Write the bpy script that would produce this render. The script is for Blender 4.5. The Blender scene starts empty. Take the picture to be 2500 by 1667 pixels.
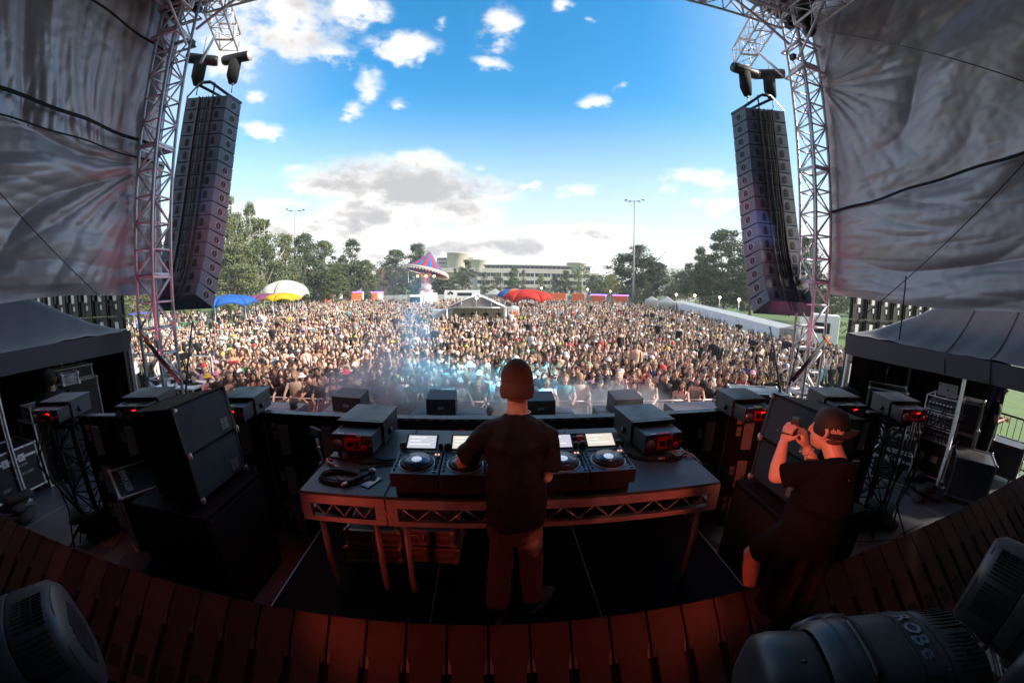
import bpy, math, random
import numpy as np
from mathutils import Matrix, Vector
R=math.radians
S=bpy.context.scene
C=S.collection
# ------------------------------------------------------------------ camera (12.8 mm stereographic fisheye on a 36 mm frame)
F_PX=890.; PITCH=R(8.6); ROLL=.0105; YAW=R(3.2); CZ=2.27
cd=bpy.data.cameras.new('camera'); cam=bpy.data.objects.new('camera',cd); C.objects.link(cam); S.camera=cam
cd.type='PANO'; cd.sensor_width=36; cd.sensor_height=24; cd.sensor_fit='HORIZONTAL'; cd.clip_start=.02; cd.clip_end=4000
cd.panorama_type='FISHEYE_LENS_POLYNOMIAL'; cd.fisheye_fov=R(220)
fmm=F_PX/2500*36
rr=np.linspace(.01,22.5,300); th=2*np.arctan(rr/2/fmm)
A=np.stack([rr,rr**2,rr**3,rr**4],1); kk=np.linalg.lstsq(A,th,rcond=None)[0]
cd.fisheye_polynomial_k0=0; cd.fisheye_polynomial_k1=-kk[0]; cd.fisheye_polynomial_k2=-kk[1]; cd.fisheye_polynomial_k3=-kk[2]; cd.fisheye_polynomial_k4=-kk[3]
cam.matrix_world=Matrix.Translation((0,0,CZ))@Matrix.Rotation(-YAW,4,'Z')@Matrix.Rotation(math.pi/2-PITCH,4,'X')@Matrix.Rotation(ROLL,4,'Z')
# ------------------------------------------------------------------ world
def nod(nt,t,**kw):
    n=nt.nodes.new(t)
    for k,v in kw.items():
        if k[0]=='i' and k[1:].isdigit():
            key=k[1:]; key=int(key) if key.isdigit() else key
            n.inputs[key].default_value=v
        else: setattr(n,k,v)
    return n
W=bpy.data.worlds.new('World'); S.world=W; W.use_nodes=True
nt=W.node_tree; nt.nodes.clear(); L=nt.links.new
SUN_EL,SUN_AZ=R(30),R(106)      # azimuth clockwise from +Y: behind and right of the camera
def M(op,a,b=None,c=None,clamp=False):
    n=nt.nodes.new('ShaderNodeMath'); n.operation=op; n.use_clamp=clamp
    for i,v in enumerate((a,b,c)):
        if v is None: continue
        if isinstance(v,(int,float)): n.inputs[i].default_value=v
        else: L(v,n.inputs[i])
    return n.outputs[0]
sky=nod(nt,'ShaderNodeTexSky',sky_type='NISHITA',sun_disc=False,sun_elevation=SUN_EL,sun_rotation=SUN_AZ,altitude=50,air_density=1.15,dust_density=.6,ozone_density=2.2)
tc=nod(nt,'ShaderNodeTexCoord'); sp=nod(nt,'ShaderNodeSeparateXYZ'); L(tc.outputs['Generated'],sp.inputs[0])
az=M('MULTIPLY',M('ARCTAN2',sp.outputs[0],sp.outputs[1]),57.2958)
el=M('MULTIPLY',M('ARCSINE',sp.outputs[2]),57.2958)
def fbm(scale,detail,zs=2.2,rough=.55,dist=0.):
    mp=nod(nt,'ShaderNodeMapping'); mp.inputs['Scale'].default_value=(1,1,zs); L(tc.outputs['Generated'],mp.inputs[0])
    n=nod(nt,'ShaderNodeTexNoise'); n.inputs['Scale'].default_value=scale; n.inputs['Detail'].default_value=detail; n.inputs['Roughness'].default_value=rough; n.inputs['Distortion'].default_value=dist
    L(mp.outputs[0],n.inputs['Vector']); return n.outputs[0]
n1=fbm(9,9,1.8,.6); n2=fbm(26,7,1.6,.6); n3=fbm(5,6,3.,.55)
# cloud banks: azimuth, elevation, half width, half height, weight, greyness
CL=[(-34,36.5,12,5.5,1.15,.55),(-41,31,6,4,1.0,.5),(-26,33,5,2.4,.9,.3),(-23.3,39.1,6,3,1.1,.05),(-14.9,34.8,7.0,2.6,1.05,.1),(-19.9,29.5,2.7,3.2,.8,.0),(-21.5,25.5,2.6,1.7,.9,0),
(.7,38.1,4,3.6,1.,0),(-.9,33.1,3.8,1.6,1.,0),(-9.5,38.3,1.2,1.3,.7,0),(16.3,27.6,3.3,1.7,1.,0),(20.8,29.3,2.3,1.1,.8,0),(11.1,41.1,2.4,1.,.8,0),(15.5,38.6,1.6,.9,.7,0),
(-35.5,21.3,5,2.,1.1,0),(-13.6,14.8,18,5.4,1.75,1.),(-11.7,18.4,6.5,2.9,1.2,.25),(-24.8,15.2,9,3.,1.2,.8),(-5.5,11.9,9,3.9,1.5,.7),(-18.1,10.4,13,3.2,1.5,.9),
(-1.6,17.5,2.2,1.1,.8,0),(5.9,15.8,2.4,.8,.8,0),(13.4,14.7,4.5,1.8,.8,.1),(30.5,16.1,9,2.6,.85,.05),(34,12.6,8,1.6,.8,.1),(1.3,6.6,26,2.2,1.3,.8),(-15.5,4.5,14,1.6,1.2,.7),(16.2,4.1,16,1.5,1.1,.5),(-36.7,26.4,2.,1.,.7,0),(-29.3,16.9,3.4,1.0,.7,0),(-15,27.1,2.0,1.2,.5,0),
(6,3,42,1.5,1.0,.7),(-26,8.5,16,2.0,1.1,.8),(14,9.,15,1.3,.9,.5),(-2,13.5,8,1.6,1.0,.5),(27,6,12,1.0,.8,.5),(-33,11.5,8,1.6,.9,.6),(-120,30,40,15,1,.5),(120,25,50,12,1,.5),(180,35,40,20,1,.5),(50,40,14,5,.8,.2)]
cv=nod(nt,'ShaderNodeCombineXYZ')
warp=M('MULTIPLY',M('SUBTRACT',n3,.5),5.)
L(M('ADD',az,warp),cv.inputs[0]); L(M('ADD',el,M('MULTIPLY',M('SUBTRACT',n1,.5),5.)),cv.inputs[1])
mask=None; grey=None
for a,e,ra,re,w,g in CL:
    v=nod(nt,'ShaderNodeVectorMath',operation='SUBTRACT'); L(cv.outputs[0],v.inputs[0]); v.inputs[1].default_value=(a,e,0)
    v2=nod(nt,'ShaderNodeVectorMath',operation='MULTIPLY'); L(v.outputs[0],v2.inputs[0]); v2.inputs[1].default_value=(1/ra/1.15,1/re/1.15,0)
    v3=nod(nt,'ShaderNodeVectorMath',operation='LENGTH'); L(v2.outputs[0],v3.inputs[0])
    m=M('MULTIPLY',M('SUBTRACT',1.0,v3.outputs['Value'],clamp=True),w)
    mask=m if mask is None else M('MAXIMUM',mask,m)
    if g>.3:
        gg=M('MULTIPLY',m,g); grey=gg if grey is None else M('MAXIMUM',grey,gg)
dens=M('ADD',mask,M('ADD',M('MULTIPLY',M('SUBTRACT',n1,.53),2.3),M('MULTIPLY',M('SUBTRACT',n2,.5),1.0)))
mr=nod(nt,'ShaderNodeMapRange',interpolation_type='SMOOTHSTEP'); L(dens,mr.inputs[0]); mr.inputs[1].default_value=.05; mr.inputs[2].default_value=1.0
has=M('MULTIPLY',mask,2.6,clamp=True)
cov=M('MULTIPLY',mr.outputs[0],has)
# thin veil towards the horizon
veil=nod(nt,'ShaderNodeMapRange',interpolation_type='SMOOTHSTEP'); L(el,veil.inputs[0]); veil.inputs[1].default_value=30; veil.inputs[2].default_value=2; veil.inputs[3].default_value=0; veil.inputs[4].default_value=.80
veil2=nod(nt,'ShaderNodeMapRange',interpolation_type='SMOOTHSTEP'); L(M('ABSOLUTE',M('SUBTRACT',az,2.)),veil2.inputs[0]); veil2.inputs[1].default_value=22; veil2.inputs[2].default_value=60; veil2.inputs[4].default_value=.5
vv=M('MAXIMUM',veil.outputs[0],veil2.outputs[0])
hs=nod(nt,'ShaderNodeHueSaturation'); hs.inputs['Saturation'].default_value=1.42; hs.inputs['Hue'].default_value=.490; hs.inputs['Value'].default_value=1.6; L(sky.outputs[0],hs.inputs['Color'])
mx0=nod(nt,'ShaderNodeMixRGB'); L(vv,mx0.inputs[0]); L(hs.outputs[0],mx0.inputs[1]); mx0.inputs[2].default_value=(6.3,6.25,6.2,1)
# cloud colour: bright tops, grey bodies
sh=nod(nt,'ShaderNodeMapRange',interpolation_type='SMOOTHSTEP'); L(M('ADD',M('MULTIPLY',grey,.85),M('ADD',M('MULTIPLY',M('SUBTRACT',n3,.5),1.3),M('ADD',M('MULTIPLY',M('SUBTRACT',n1,.5),2.2),M('MULTIPLY',M('SUBTRACT',n2,.5),1.1)))),sh.inputs[0]); sh.inputs[1].default_value=.05; sh.inputs[2].default_value=1.15
cm=nod(nt,'ShaderNodeMixRGB'); L(sh.outputs[0],cm.inputs[0]); cm.inputs[1].default_value=(8.2,7.7,7.0,1); cm.inputs[2].default_value=(3.5,3.5,3.6,1)
mx=nod(nt,'ShaderNodeMixRGB'); L(cov,mx.inputs[0]); L(mx0.outputs[0],mx.inputs[1]); L(cm.outputs[0],mx.inputs[2])
bg=nod(nt,'ShaderNodeBackground'); bg.inputs[1].default_value=.10; L(mx.outputs[0],bg.inputs[0])
wo=nod(nt,'ShaderNodeOutputWorld'); L(bg.outputs[0],wo.inputs[0])
# ------------------------------------------------------------------ sun
sl=bpy.data.lights.new('sun','SUN'); sl.energy=4.6; sl.angle=R(6); sl.color=(1,.90,.78)
so=bpy.data.objects.new('sun',sl); C.objects.link(so)
sd=Vector((math.sin(SUN_AZ)*math.cos(SUN_EL),math.cos(SUN_AZ)*math.cos(SUN_EL),math.sin(SUN_EL)))
so.rotation_euler=sd.to_track_quat('Z','Y').to_euler(); so.location=(0,0,40)
S.view_settings.view_transform='Standard'; S.view_settings.look='None'; S.view_settings.exposure=.85; S.view_settings.gamma=1
S.render.film_transparent=False
S.cycles.max_bounces=6; S.cycles.volume_bounces=0; S.cycles.transparent_max_bounces=12; S.cycles.caustics_reflective=False; S.cycles.caustics_refractive=False
S.cycles.sample_clamp_indirect=6; S.cycles.use_denoising=True
# the stage's own show lamps
def spot(name,loc,target,col,energy,size,blend=.6,rad=.08):
    l=bpy.data.lights.new(name,'SPOT'); l.energy=energy; l.color=col; l.spot_size=R(size); l.spot_blend=blend; l.shadow_soft_size=rad
    o=bpy.data.objects.new(name,l); C.objects.link(o); o.location=loc
    o.rotation_euler=(Vector(loc)-Vector(target)).to_track_quat('Z','Y').to_euler(); return o
RED=(1,.06,.035)
spot('stage_light_red',(-1.7,.70,.60),(.2,2.2,.75),(1,.13,.08),15,72)
spot('stage_light_red',(2.1,.70,.60),(-.1,2.2,.75),(1,.13,.08),15,72)
spot('stage_light_red',(-.9,.75,2.95),(.18,1.9,1.60),(1,.24,.15),9,12)
spot('stage_light_red',(1.2,.70,2.9),(.10,1.9,1.60),(1,.24,.15),8,12)
spot('stage_light_red',(.35,.62,1.75),(1.80,1.60,1.25),(1,.20,.12),62,38)
spot('stage_light_amber',(-1.5,.75,2.7),(.12,1.9,1.42),(1,.46,.34),30,20,.8)
spot('stage_light_amber',(1.5,.75,2.7),(.30,1.9,1.36),(1,.38,.27),26,20,.8)
spot('stage_light_red',(.1,.9,.55),(1.74,1.60,.32),(1,.10,.05),14,20)
spot('stage_light_red',(-.9,.95,1.95),(-1.09,2.54,1.05),(1,.06,.04),5,14)
spot('stage_light_red',(1.1,.95,1.95),(1.38,2.50,1.05),(1,.06,.04),5,14)
for x_,e_,c_ in ((-5.2,50,(1,.15,.07)),(-2.1,54,(1,.14,.06)),(1.9,38,(1,.21,.11)),(5.0,28,(1,.24,.12))): spot('stage_light_red',(x_,2.7,5.3),(x_,1.30,-.05),c_,e_,42,.5,.15)
spot('stage_light_cyan',(-.5,5.6,7.4),(.8,11.3,-.6),(.10,.66,1),9500,20,.6)
spot('stage_light_cyan',(.6,5.6,7.4),(-1.9,11.2,-.6),(.10,.68,1),9500,22,.6)
spot('stage_light_red',(-3.6,5.7,7.4),(-5.5,10.6,-.9),(1,.25,.22),900,62,.8)
spot('stage_light_red',(3.6,5.7,7.4),(5.0,10.6,-.9),(1,.3,.3),700,62,.8)
spot('stage_light_blue',(-5.0,4.8,7.6),(-6.4,7.4,3.2),(.05,.45,1),60,8,.3)
spot('stage_light_blue',(3.0,4.8,7.6),(6.3,7.2,2.9),(.05,.4,1),420,8,.3)
spot('stage_light_violet',(6.6,1.2,1.5),(7.0,2.6,.2),(.25,.12,1),2.5,110,.8)
spot('stage_light_magenta',(-5.1,4.5,-.2),(-6.0,5.45,4.2),(1,.16,.30),95,42,.7)
spot('stage_light_magenta',(5.4,5.1,-.2),(6.35,5.95,4.2),(1,.16,.32),85,42,.7)

# ------------------------------------------------------------------ pixel helper: used once to read positions off at a chosen real depth
def ray(x,y):
    u=x-1250; v=-(y-833.5); c,s=math.cos(ROLL),math.sin(ROLL); u,v=c*u-s*v,s*u+c*v
    r=math.hypot(u,v); t=2*math.atan(r/2/F_PX); k=math.sin(t)/max(r,1e-9)
    sx=u*k; up=v*k; fw=math.cos(t)
    X,Y,Z=(sx,fw*math.cos(PITCH)+up*math.sin(PITCH),up*math.cos(PITCH)-fw*math.sin(PITCH))
    c,s=math.cos(YAW),math.sin(YAW); return (X*c+Y*s,-X*s+Y*c,Z)
def atY(x,y,Y):
    d=ray(x,y); t=Y/d[1]; return Vector((d[0]*t,Y,CZ+d[2]*t))
def atD(x,y,D):
    d=ray(x,y); t=D/math.hypot(d[0],d[1]); return Vector((d[0]*t,d[1]*t,CZ+d[2]*t))
def azel(a,e,D):
    a=R(a); return Vector((D*math.sin(a),D*math.cos(a),CZ+D*math.tan(R(e))))

# ------------------------------------------------------------------ materials
MATS={}
def mat(name,col,rough=.6,metal=0.,var=0.,vscale=6.,bump=0.,bscale=40.,emit=None,est=1.,spec=None,sheen=0,coat=0.,alpha=None,trans=0.,attr=None,dirt=None,stretch=(1,1,1),transl=0.):
    if name in MATS: return MATS[name]
    m=bpy.data.materials.new(name); m.use_nodes=True; t=m.node_tree; b=t.nodes['Principled BSDF']
    b.inputs['Base Color'].default_value=(*col,1); b.inputs['Roughness'].default_value=rough; b.inputs['Metallic'].default_value=metal
    if spec is not None: b.inputs['Specular IOR Level'].default_value=spec
    if sheen: b.inputs['Sheen Weight'].default_value=sheen
    if coat: b.inputs['Coat Weight'].default_value=coat
    if trans: b.inputs['Transmission Weight'].default_value=trans
    if emit: b.inputs['Emission Color'].default_value=(*emit,1); b.inputs['Emission Strength'].default_value=est
    src=None
    if attr:
        a=t.nodes.new('ShaderNodeAttribute'); a.attribute_name=attr; src=a.outputs['Color']; t.links.new(src,b.inputs['Base Color'])
    if var or bump or dirt:
        tcx=t.nodes.new('ShaderNodeTexCoord'); mp=t.nodes.new('ShaderNodeMapping'); mp.inputs['Scale'].default_value=stretch; t.links.new(tcx.outputs['Object'],mp.inputs[0])
    if var:
        n=t.nodes.new('ShaderNodeTexNoise'); n.inputs['Scale'].default_value=vscale; n.inputs['Detail'].default_value=6; n.inputs['Roughness'].default_value=.65; t.links.new(mp.outputs[0],n.inputs['Vector'])
        mr=t.nodes.new('ShaderNodeMapRange'); t.links.new(n.outputs[0],mr.inputs[0]); mr.inputs[1].default_value=.25; mr.inputs[2].default_value=.75; mr.inputs[3].default_value=1-var; mr.inputs[4].default_value=1+var
        mu=t.nodes.new('ShaderNodeVectorMath'); mu.operation='SCALE'
        if src: t.links.new(src,mu.inputs[0])
        else: mu.inputs[0].default_value=col
        t.links.new(mr.outputs[0],mu.inputs['Scale']); t.links.new(mu.outputs[0],b.inputs['Base Color']); src=mu.outputs[0]
        mr2=t.nodes.new('ShaderNodeMapRange'); t.links.new(n.outputs[0],mr2.inputs[0]); mr2.inputs[1].default_value=.3; mr2.inputs[2].default_value=.7; mr2.inputs[3].default_value=max(.03,rough-.1); mr2.inputs[4].default_value=min(1,rough+.1); t.links.new(mr2.outputs[0],b.inputs['Roughness'])
    if dirt:
        n=t.nodes.new('ShaderNodeTexNoise'); n.inputs['Scale'].default_value=dirt[1]; n.inputs['Detail'].default_value=8; n.inputs['Roughness'].default_value=.75; t.links.new(mp.outputs[0],n.inputs['Vector'])
        mr=t.nodes.new('ShaderNodeMapRange'); t.links.new(n.outputs[0],mr.inputs[0]); mr.inputs[1].default_value=dirt[2]; mr.inputs[2].default_value=dirt[2]+.08
        mi=t.nodes.new('ShaderNodeMixRGB'); t.links.new(mr.outputs[0],mi.inputs[0]); mi.inputs[2].default_value=(*dirt[0],1)
        if src: t.links.new(src,mi.inputs[1])
        else: mi.inputs[1].default_value=(*col,1)
        t.links.new(mi.outputs[0],b.inputs['Base Color'])
    if bump:
        n=t.nodes.new('ShaderNodeTexNoise'); n.inputs['Scale'].default_value=bscale; n.inputs['Detail'].default_value=5; t.links.new(mp.outputs[0],n.inputs['Vector'])
        bu=t.nodes.new('ShaderNodeBump'); bu.inputs['Strength'].default_value=bump; bu.inputs['Distance'].default_value=.01; t.links.new(n.outputs[0],bu.inputs['Height']); t.links.new(bu.outputs[0],b.inputs['Normal'])
    if transl:
        tb=t.nodes.new('ShaderNodeBsdfTranslucent'); ms=t.nodes.new('ShaderNodeMixShader'); ms.inputs[0].default_value=transl; o_=t.nodes['Material Output']; t.links.new(b.outputs[0],ms.inputs[1]); t.links.new(tb.outputs[0],ms.inputs[2]); t.links.new(ms.outputs[0],o_.inputs['Surface'])
        if b.inputs['Base Color'].links: t.links.new(b.inputs['Base Color'].links[0].from_socket,tb.inputs[0])
        else: tb.inputs[0].default_value=(*col,1)
    MATS[name]=m; return m
BLK=mat('black_paint',(.018,.018,.02),.45,0,.3,9,.15,120)
BLKM=mat('black_metal',(.03,.03,.034),.38,.3,.3,12)
BOX=mat('black_cabinet',(.032,.034,.038),.5,0,.25,8,.35,260)
RUB=mat('rubber',(.015,.015,.015),.75,0,.3,20)
ALU=mat('aluminium',(.78,.78,.79),.34,.6,.25,14)
ALUD=mat('worn_aluminium',(.42,.41,.40),.42,.7,.35,10,dirt=((.12,.10,.09),9,.62))
STEEL=mat('steel',(.35,.35,.36),.4,.7,.3,10)
GREY=mat('grey_board',(.17,.17,.18),.62,0,.25,5,dirt=((.08,.08,.08),7,.66))
WHITE=mat('white_plastic',(.75,.75,.74),.45,0,.06,5)
REDP=mat('red_plastic',(.65,.02,.03),.4)
PINK=mat('pink_tape',(.85,.12,.25),.5)
YEL=mat('yellow_label',(.8,.72,.05),.5)
ORG=mat('orange_label',(.85,.38,.05),.5)
SKIN=mat('skin',(.60,.38,.29),.48,0,.1,14,.12,60)

# ------------------------------------------------------------------ mesh builder
class MB:
    def __init__(s): s.v=[]; s.f=[]; s.m=[]; s.sm=[]; s.T=Matrix.Identity(4)
    def add(s,vs,fs,m=0,sm=False):
        o=len(s.v); T=s.T
        s.v+= [tuple(T@Vector(p)) for p in vs]
        for f in fs: s.f.append([i+o for i in f]); s.m.append(m); s.sm.append(sm)
        return s
    def box(s,c,d,m=0,rot=None,taper=None):
        x,y,z=[a/2 for a in d]; t=taper or 1
        vs=[Vector((i*x*(t if k>0 else 1),j*y*(t if k>0 else 1),k*z)) for k in(-1,1) for j in(-1,1) for i in(-1,1)]
        if rot is not None: vs=[rot@p for p in vs]
        c=Vector(c); vs=[p+c for p in vs]
        return s.add(vs,[(0,2,3,1),(4,5,7,6),(0,1,5,4),(2,6,7,3),(0,4,6,2),(1,3,7,5)],m)
    def bb(s,lo,hi,m=0):
        return s.box([(a+b)/2 for a,b in zip(lo,hi)],[abs(b-a) for a,b in zip(lo,hi)],m)
    def tube(s,pts,r,n=8,m=0,caps=True,sm=True,ref=None):
        pts=[Vector(p) for p in pts]; k=len(pts)
        rs=r if isinstance(r,(list,tuple)) else [r]*k
        prev=None; vs=[]
        for i,p in enumerate(pts):
            t=(pts[min(i+1,k-1)]-pts[max(i-1,0)])
            t=t.normalized() if t.length>1e-9 else Vector((0,0,1))
            if prev is None:
                a=Vector(ref) if ref else (Vector((1,0,0)) if abs(t.x)<.9 else Vector((0,1,0)))
                u=(a-t*a.dot(t)).normalized()
            else: u=(prev-t*prev.dot(t)).normalized()
            prev=u; w=t.cross(u); q=rs[i]; ra,rb=(q if isinstance(q,(tuple,list)) else (q,q))
            for j in range(n):
                a=2*math.pi*j/n; vs.append(p+u*(math.cos(a)*ra)+w*(math.sin(a)*rb))
        fs=[(i*n+j,i*n+(j+1)%n,(i+1)*n+(j+1)%n,(i+1)*n+j) for i in range(k-1) for j in range(n)]
        if caps: fs+=[tuple(reversed(range(n))),tuple(range((k-1)*n,k*n))]
        return s.add(vs,fs,m,sm)
    def ell(s,c,r,n=12,k=8,m=0,rot=None):
        c=Vector(c); vs=[]
        for i in range(k+1):
            a=math.pi*i/k
            for j in range(n):
                b=2*math.pi*j/n; p=Vector((r[0]*math.sin(a)*math.cos(b),r[1]*math.sin(a)*math.sin(b),r[2]*math.cos(a)))
                if rot is not None: p=rot@p
                vs.append(c+p)
        fs=[(i*n+j,(i+1)*n+j,(i+1)*n+(j+1)%n,i*n+(j+1)%n) for i in range(k) for j in range(n)]
        return s.add(vs,fs,m,True)
    def prism(s,poly,d,m=0,frame=None,sm=False):
        # poly in local XZ extruded along +Y by d; frame = Matrix
        n=len(poly); fr=frame or Matrix.Identity(4)
        vs=[fr@Vector((p[0],0,p[1])) for p in poly]+[fr@Vector((p[0],d,p[1])) for p in poly]
        fs=[tuple(range(n)),tuple(reversed(range(n,2*n)))]
        s.add(vs,fs,m); o=len(s.v)-2*n
        for i in range(n):
            j=(i+1)%n; s.f.append([o+i,o+n+i,o+n+j,o+j]); s.m.append(m); s.sm.append(sm)
        return s
    def sheet(s,fn,nu,nv,m=0,sm=True):
        vs=[fn(i/nu,j/nv) for j in range(nv+1) for i in range(nu+1)]
        fs=[(j*(nu+1)+i,j*(nu+1)+i+1,(j+1)*(nu+1)+i+1,(j+1)*(nu+1)+i) for j in range(nv) for i in range(nu)]
        return s.add(vs,fs,m,sm)
    def lathe(s,prof,n=20,m=0,frame=None,a0=0,a1=2*math.pi,rad=None):
        fr=frame or Matrix.Identity(4); full=abs(a1-a0-2*math.pi)<1e-6; k=n if full else n+1; vs=[]
        for r,z in prof:
            for j in range(k):
                a=a0+(a1-a0)*j/n; q=rad(a) if rad else 1; vs.append(fr@Vector((r*q*math.cos(a),r*q*math.sin(a),z)))
        P=len(prof); fs=[(i*k+j,i*k+(j+1)%k,(i+1)*k+(j+1)%k,(i+1)*k+j) for i in range(P-1) for j in range(k if full else k-1)]
        return s.add(vs,fs,m,True)
    def build(s,name,mats,parent=None,origin=None,bevel=0,solid=0,sub=0):
        if not isinstance(mats,(list,tuple)): mats=[mats]
        me=bpy.data.meshes.new(name); o3=Vector(origin) if origin is not None else None
        vs=s.v if o3 is None else [(p[0]-o3[0],p[1]-o3[1],p[2]-o3[2]) for p in s.v]
        me.from_pydata(vs,[],s.f)
        for mm in mats: me.materials.append(mm)
        me.polygons.foreach_set('material_index',s.m); me.polygons.foreach_set('use_smooth',s.sm); me.update()
        o=bpy.data.objects.new(name,me); C.objects.link(o)
        if origin is not None and parent is None: o.location=o3
        if parent is not None: o.parent=parent
        if solid:
            q=o.modifiers.new('solid','SOLIDIFY'); q.thickness=solid; q.offset=0
        if bevel:
            q=o.modifiers.new('bevel','BEVEL'); q.width=bevel; q.segments=2; q.limit_method='ANGLE'; q.angle_limit=R(40)
        if sub:
            q=o.modifiers.new('sub','SUBSURF'); q.levels=sub; q.render_levels=sub
        return o
def tag(o,label,cat,group=None,kind=None):
    o['label']=label
    if cat: o['category']=cat
    if group: o['group']=group
    if kind: o['kind']=kind
    return o
def thing(name,label,cat,loc=(0,0,0),rz=0,group=None,mtx=None):
    o=bpy.data.objects.new(name,None); C.objects.link(o); o.empty_display_size=.1
    if mtx is not None: o.matrix_world=mtx
    else: o.location=loc; o.rotation_euler=(0,0,rz)
    return tag(o,label,cat,group)
def struct(o): o['kind']='structure'; return o
KIDS={}
def copy_tree(o,parent=None):
    c=o.copy(); C.objects.link(c)
    if parent is not None: c.parent=parent
    for ch in list(o.children): copy_tree(ch,c)
    return c
def text(body,size,parent,M4,m,name='lettering',ext=.001,mirror=False,bold=False):
    cu=bpy.data.curves.new(name,'FONT'); cu.body=body; cu.size=size; cu.extrude=ext; cu.align_x='CENTER'; cu.align_y='CENTER'; cu.resolution_u=2
    if bold: cu.offset=size*.02
    t=bpy.data.objects.new(name,cu); C.objects.link(t)
    dg=bpy.context.evaluated_depsgraph_get(); me=bpy.data.meshes.new_from_object(t.evaluated_get(dg)); bpy.data.objects.remove(t); bpy.data.curves.remove(cu)
    Mx=M4@Matrix.Diagonal((-1 if mirror else 1,1,1,1)); me.transform(Mx); me.name=name
    if mirror: me.flip_normals()
    me.materials.clear(); me.materials.append(m); o=bpy.data.objects.new(name,me); C.objects.link(o); o.parent=parent; return o
def remeshed(o,vox,smooth=3):
    q=o.modifiers.new('re','REMESH'); q.mode='VOXEL'; q.voxel_size=vox; q.use_smooth_shade=True
    q=o.modifiers.new('sm','SMOOTH'); q.factor=.5; q.iterations=smooth; return o
# ================================================================== THE FIELD
GZ=-2.1
rnd=random.Random(7)
GRASS=mat('grass',(.085,.15,.03),.9,0,.45,1.6,.5,60,dirt=((.16,.13,.07),.35,.6))
g=MB().bb((-420,-60,GZ-1),(420,420,GZ)); struct(g.build('ground',GRASS))
def bp(x,y,Y): return atY(x,y,Y)
CONC=mat('concrete',(.46,.43,.38),.8,0,.12,.12)
CONL=mat('concrete_warm',(.60,.54,.44),.75,0,.08,.2)
GLS=mat('dark_window',(.015,.022,.03),.12,0)
ROOFG=mat('roof_edge',(.30,.34,.30),.6)
def rect(mb,x0,y0,x1,y1,Y,d,m=0):
    a=bp(x0,y0,Y); b=bp(x1,y1,Y); mb.bb((a.x,Y,b.z),(b.x,Y+d,a.z),m)
def office():
    Y=180; o=bp(1250,700,Y); t=thing('office_building','long pale concrete office block with three round roof towers and dark window bands','building',(o.x,Y,GZ)); O=t.location
    gz=GZ
    w=MB(); x0=bp(1165,700,Y).x; x1=bp(1440,700,Y).x; top=bp(1300,648,Y).z
    fl=[GZ+.02,GZ+1.6]
    zt=lambda y: bp(1300,y,Y).z
    for ya,yb in ((656,667),(676,685),(694,702)): w.bb((x0,Y-.6,zt(yb)),(x1,Y,zt(ya)))
    w.bb((x0,Y,GZ),(x1,Y+26,zt(652))); w.bb((bp(1050,700,Y).x,Y-1.2,zt(667)),(x0+6,Y+20,zt(656)))
    w.bb((bp(1045,700,Y).x,Y+.6,GZ),(x0+4,Y+18,zt(660))); w.bb((x1,Y+.4,GZ),(bp(1463,700,Y).x,Y+20,zt(663)))
    for k in range(7):
        xx=x0+(x1-x0)*(k+.5)/7; w.bb((xx-.28,Y-.5,GZ),(xx+.28,Y-.02,zt(657)))
    w.build('wall',CONC,t,O)
    for ya,yb in ((649,656),(667,676),(685,694)):
        f=MB(); n=26
        for k in range(n):
            a=x0+(x1-x0)*k/n; f.bb((a+.12,Y-.012,zt(yb)),(a+(x1-x0)/n-.12,Y-.002,zt(ya)))
        f.build('window_band',GLS,t,O)
    r=MB().bb((x0-.5,Y-1.0,zt(649.2)),(x1+.5,Y+26.5,zt(647))); r.build('roof',ROOFG,t,O)
    for xa,xb,ya,yb,m in ((1089,1141,618,658,CONL),(1148,1190,635,664,CONL),(1388,1437,638,668,CONL)):
        a,b=bp(xa,ya,Y),bp(xb,yb,Y); rad=(b.x-a.x)/2; c=(a.x+b.x)/2
        l=MB(); l.lathe([(rad*.98,zt(yb)),(rad,zt(yb)+.2),(rad,zt(ya)-.5),(rad*1.03,zt(ya)-.45),(rad*1.03,zt(ya)),(0,zt(ya))],40,0,Matrix.Translation((c,Y+rad-1.5,0)))
        l.build('round_tower',m,t,O)
    u=MB(); rect(u,1066,629,1092,660,Y+4,14); rect(u,1138,628,1155,650,Y+6,12); u.build('upper_block',CONC,t,O)
    f=MB(); rect(f,1068,631,1090,634,Y+3.98,.01); rect(f,1072,641,1100,643.5,Y+3.97,.01); f.build('window_band',GLS,t,O)
office()
def office2():
    Y=150; O=Vector((bp(1660,700,Y).x,Y,GZ)); t=thing('office_building','small white office block with antennas behind the trees left of the right speaker array','building',O)
    w=MB(); rect(w,1623,653,1664,676,Y,12); rect(w,1630,682,1706,692,Y-1,14); w.bb((bp(1640,700,Y).x,Y+.5,GZ),(bp(1700,700,Y).x,Y+10,bp(1640,684,Y).z)); w.build('wall',mat('white_render',(.62,.62,.6),.7,0,.06,.3),t,O)
    f=MB(); rect(f,1632,676.2,1700,682,Y-.2,2); f.build('window_band',GLS,t,O)
    a=MB()
    for px in (1624,1630,1636,1645): p=bp(px,653,Y); q=bp(px,641,Y); a.tube([(p.x,Y+3,p.z),(p.x,Y+3,q.z)],.09,6)
    a.build('antenna',BLKM,t,O)
office2()
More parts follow.
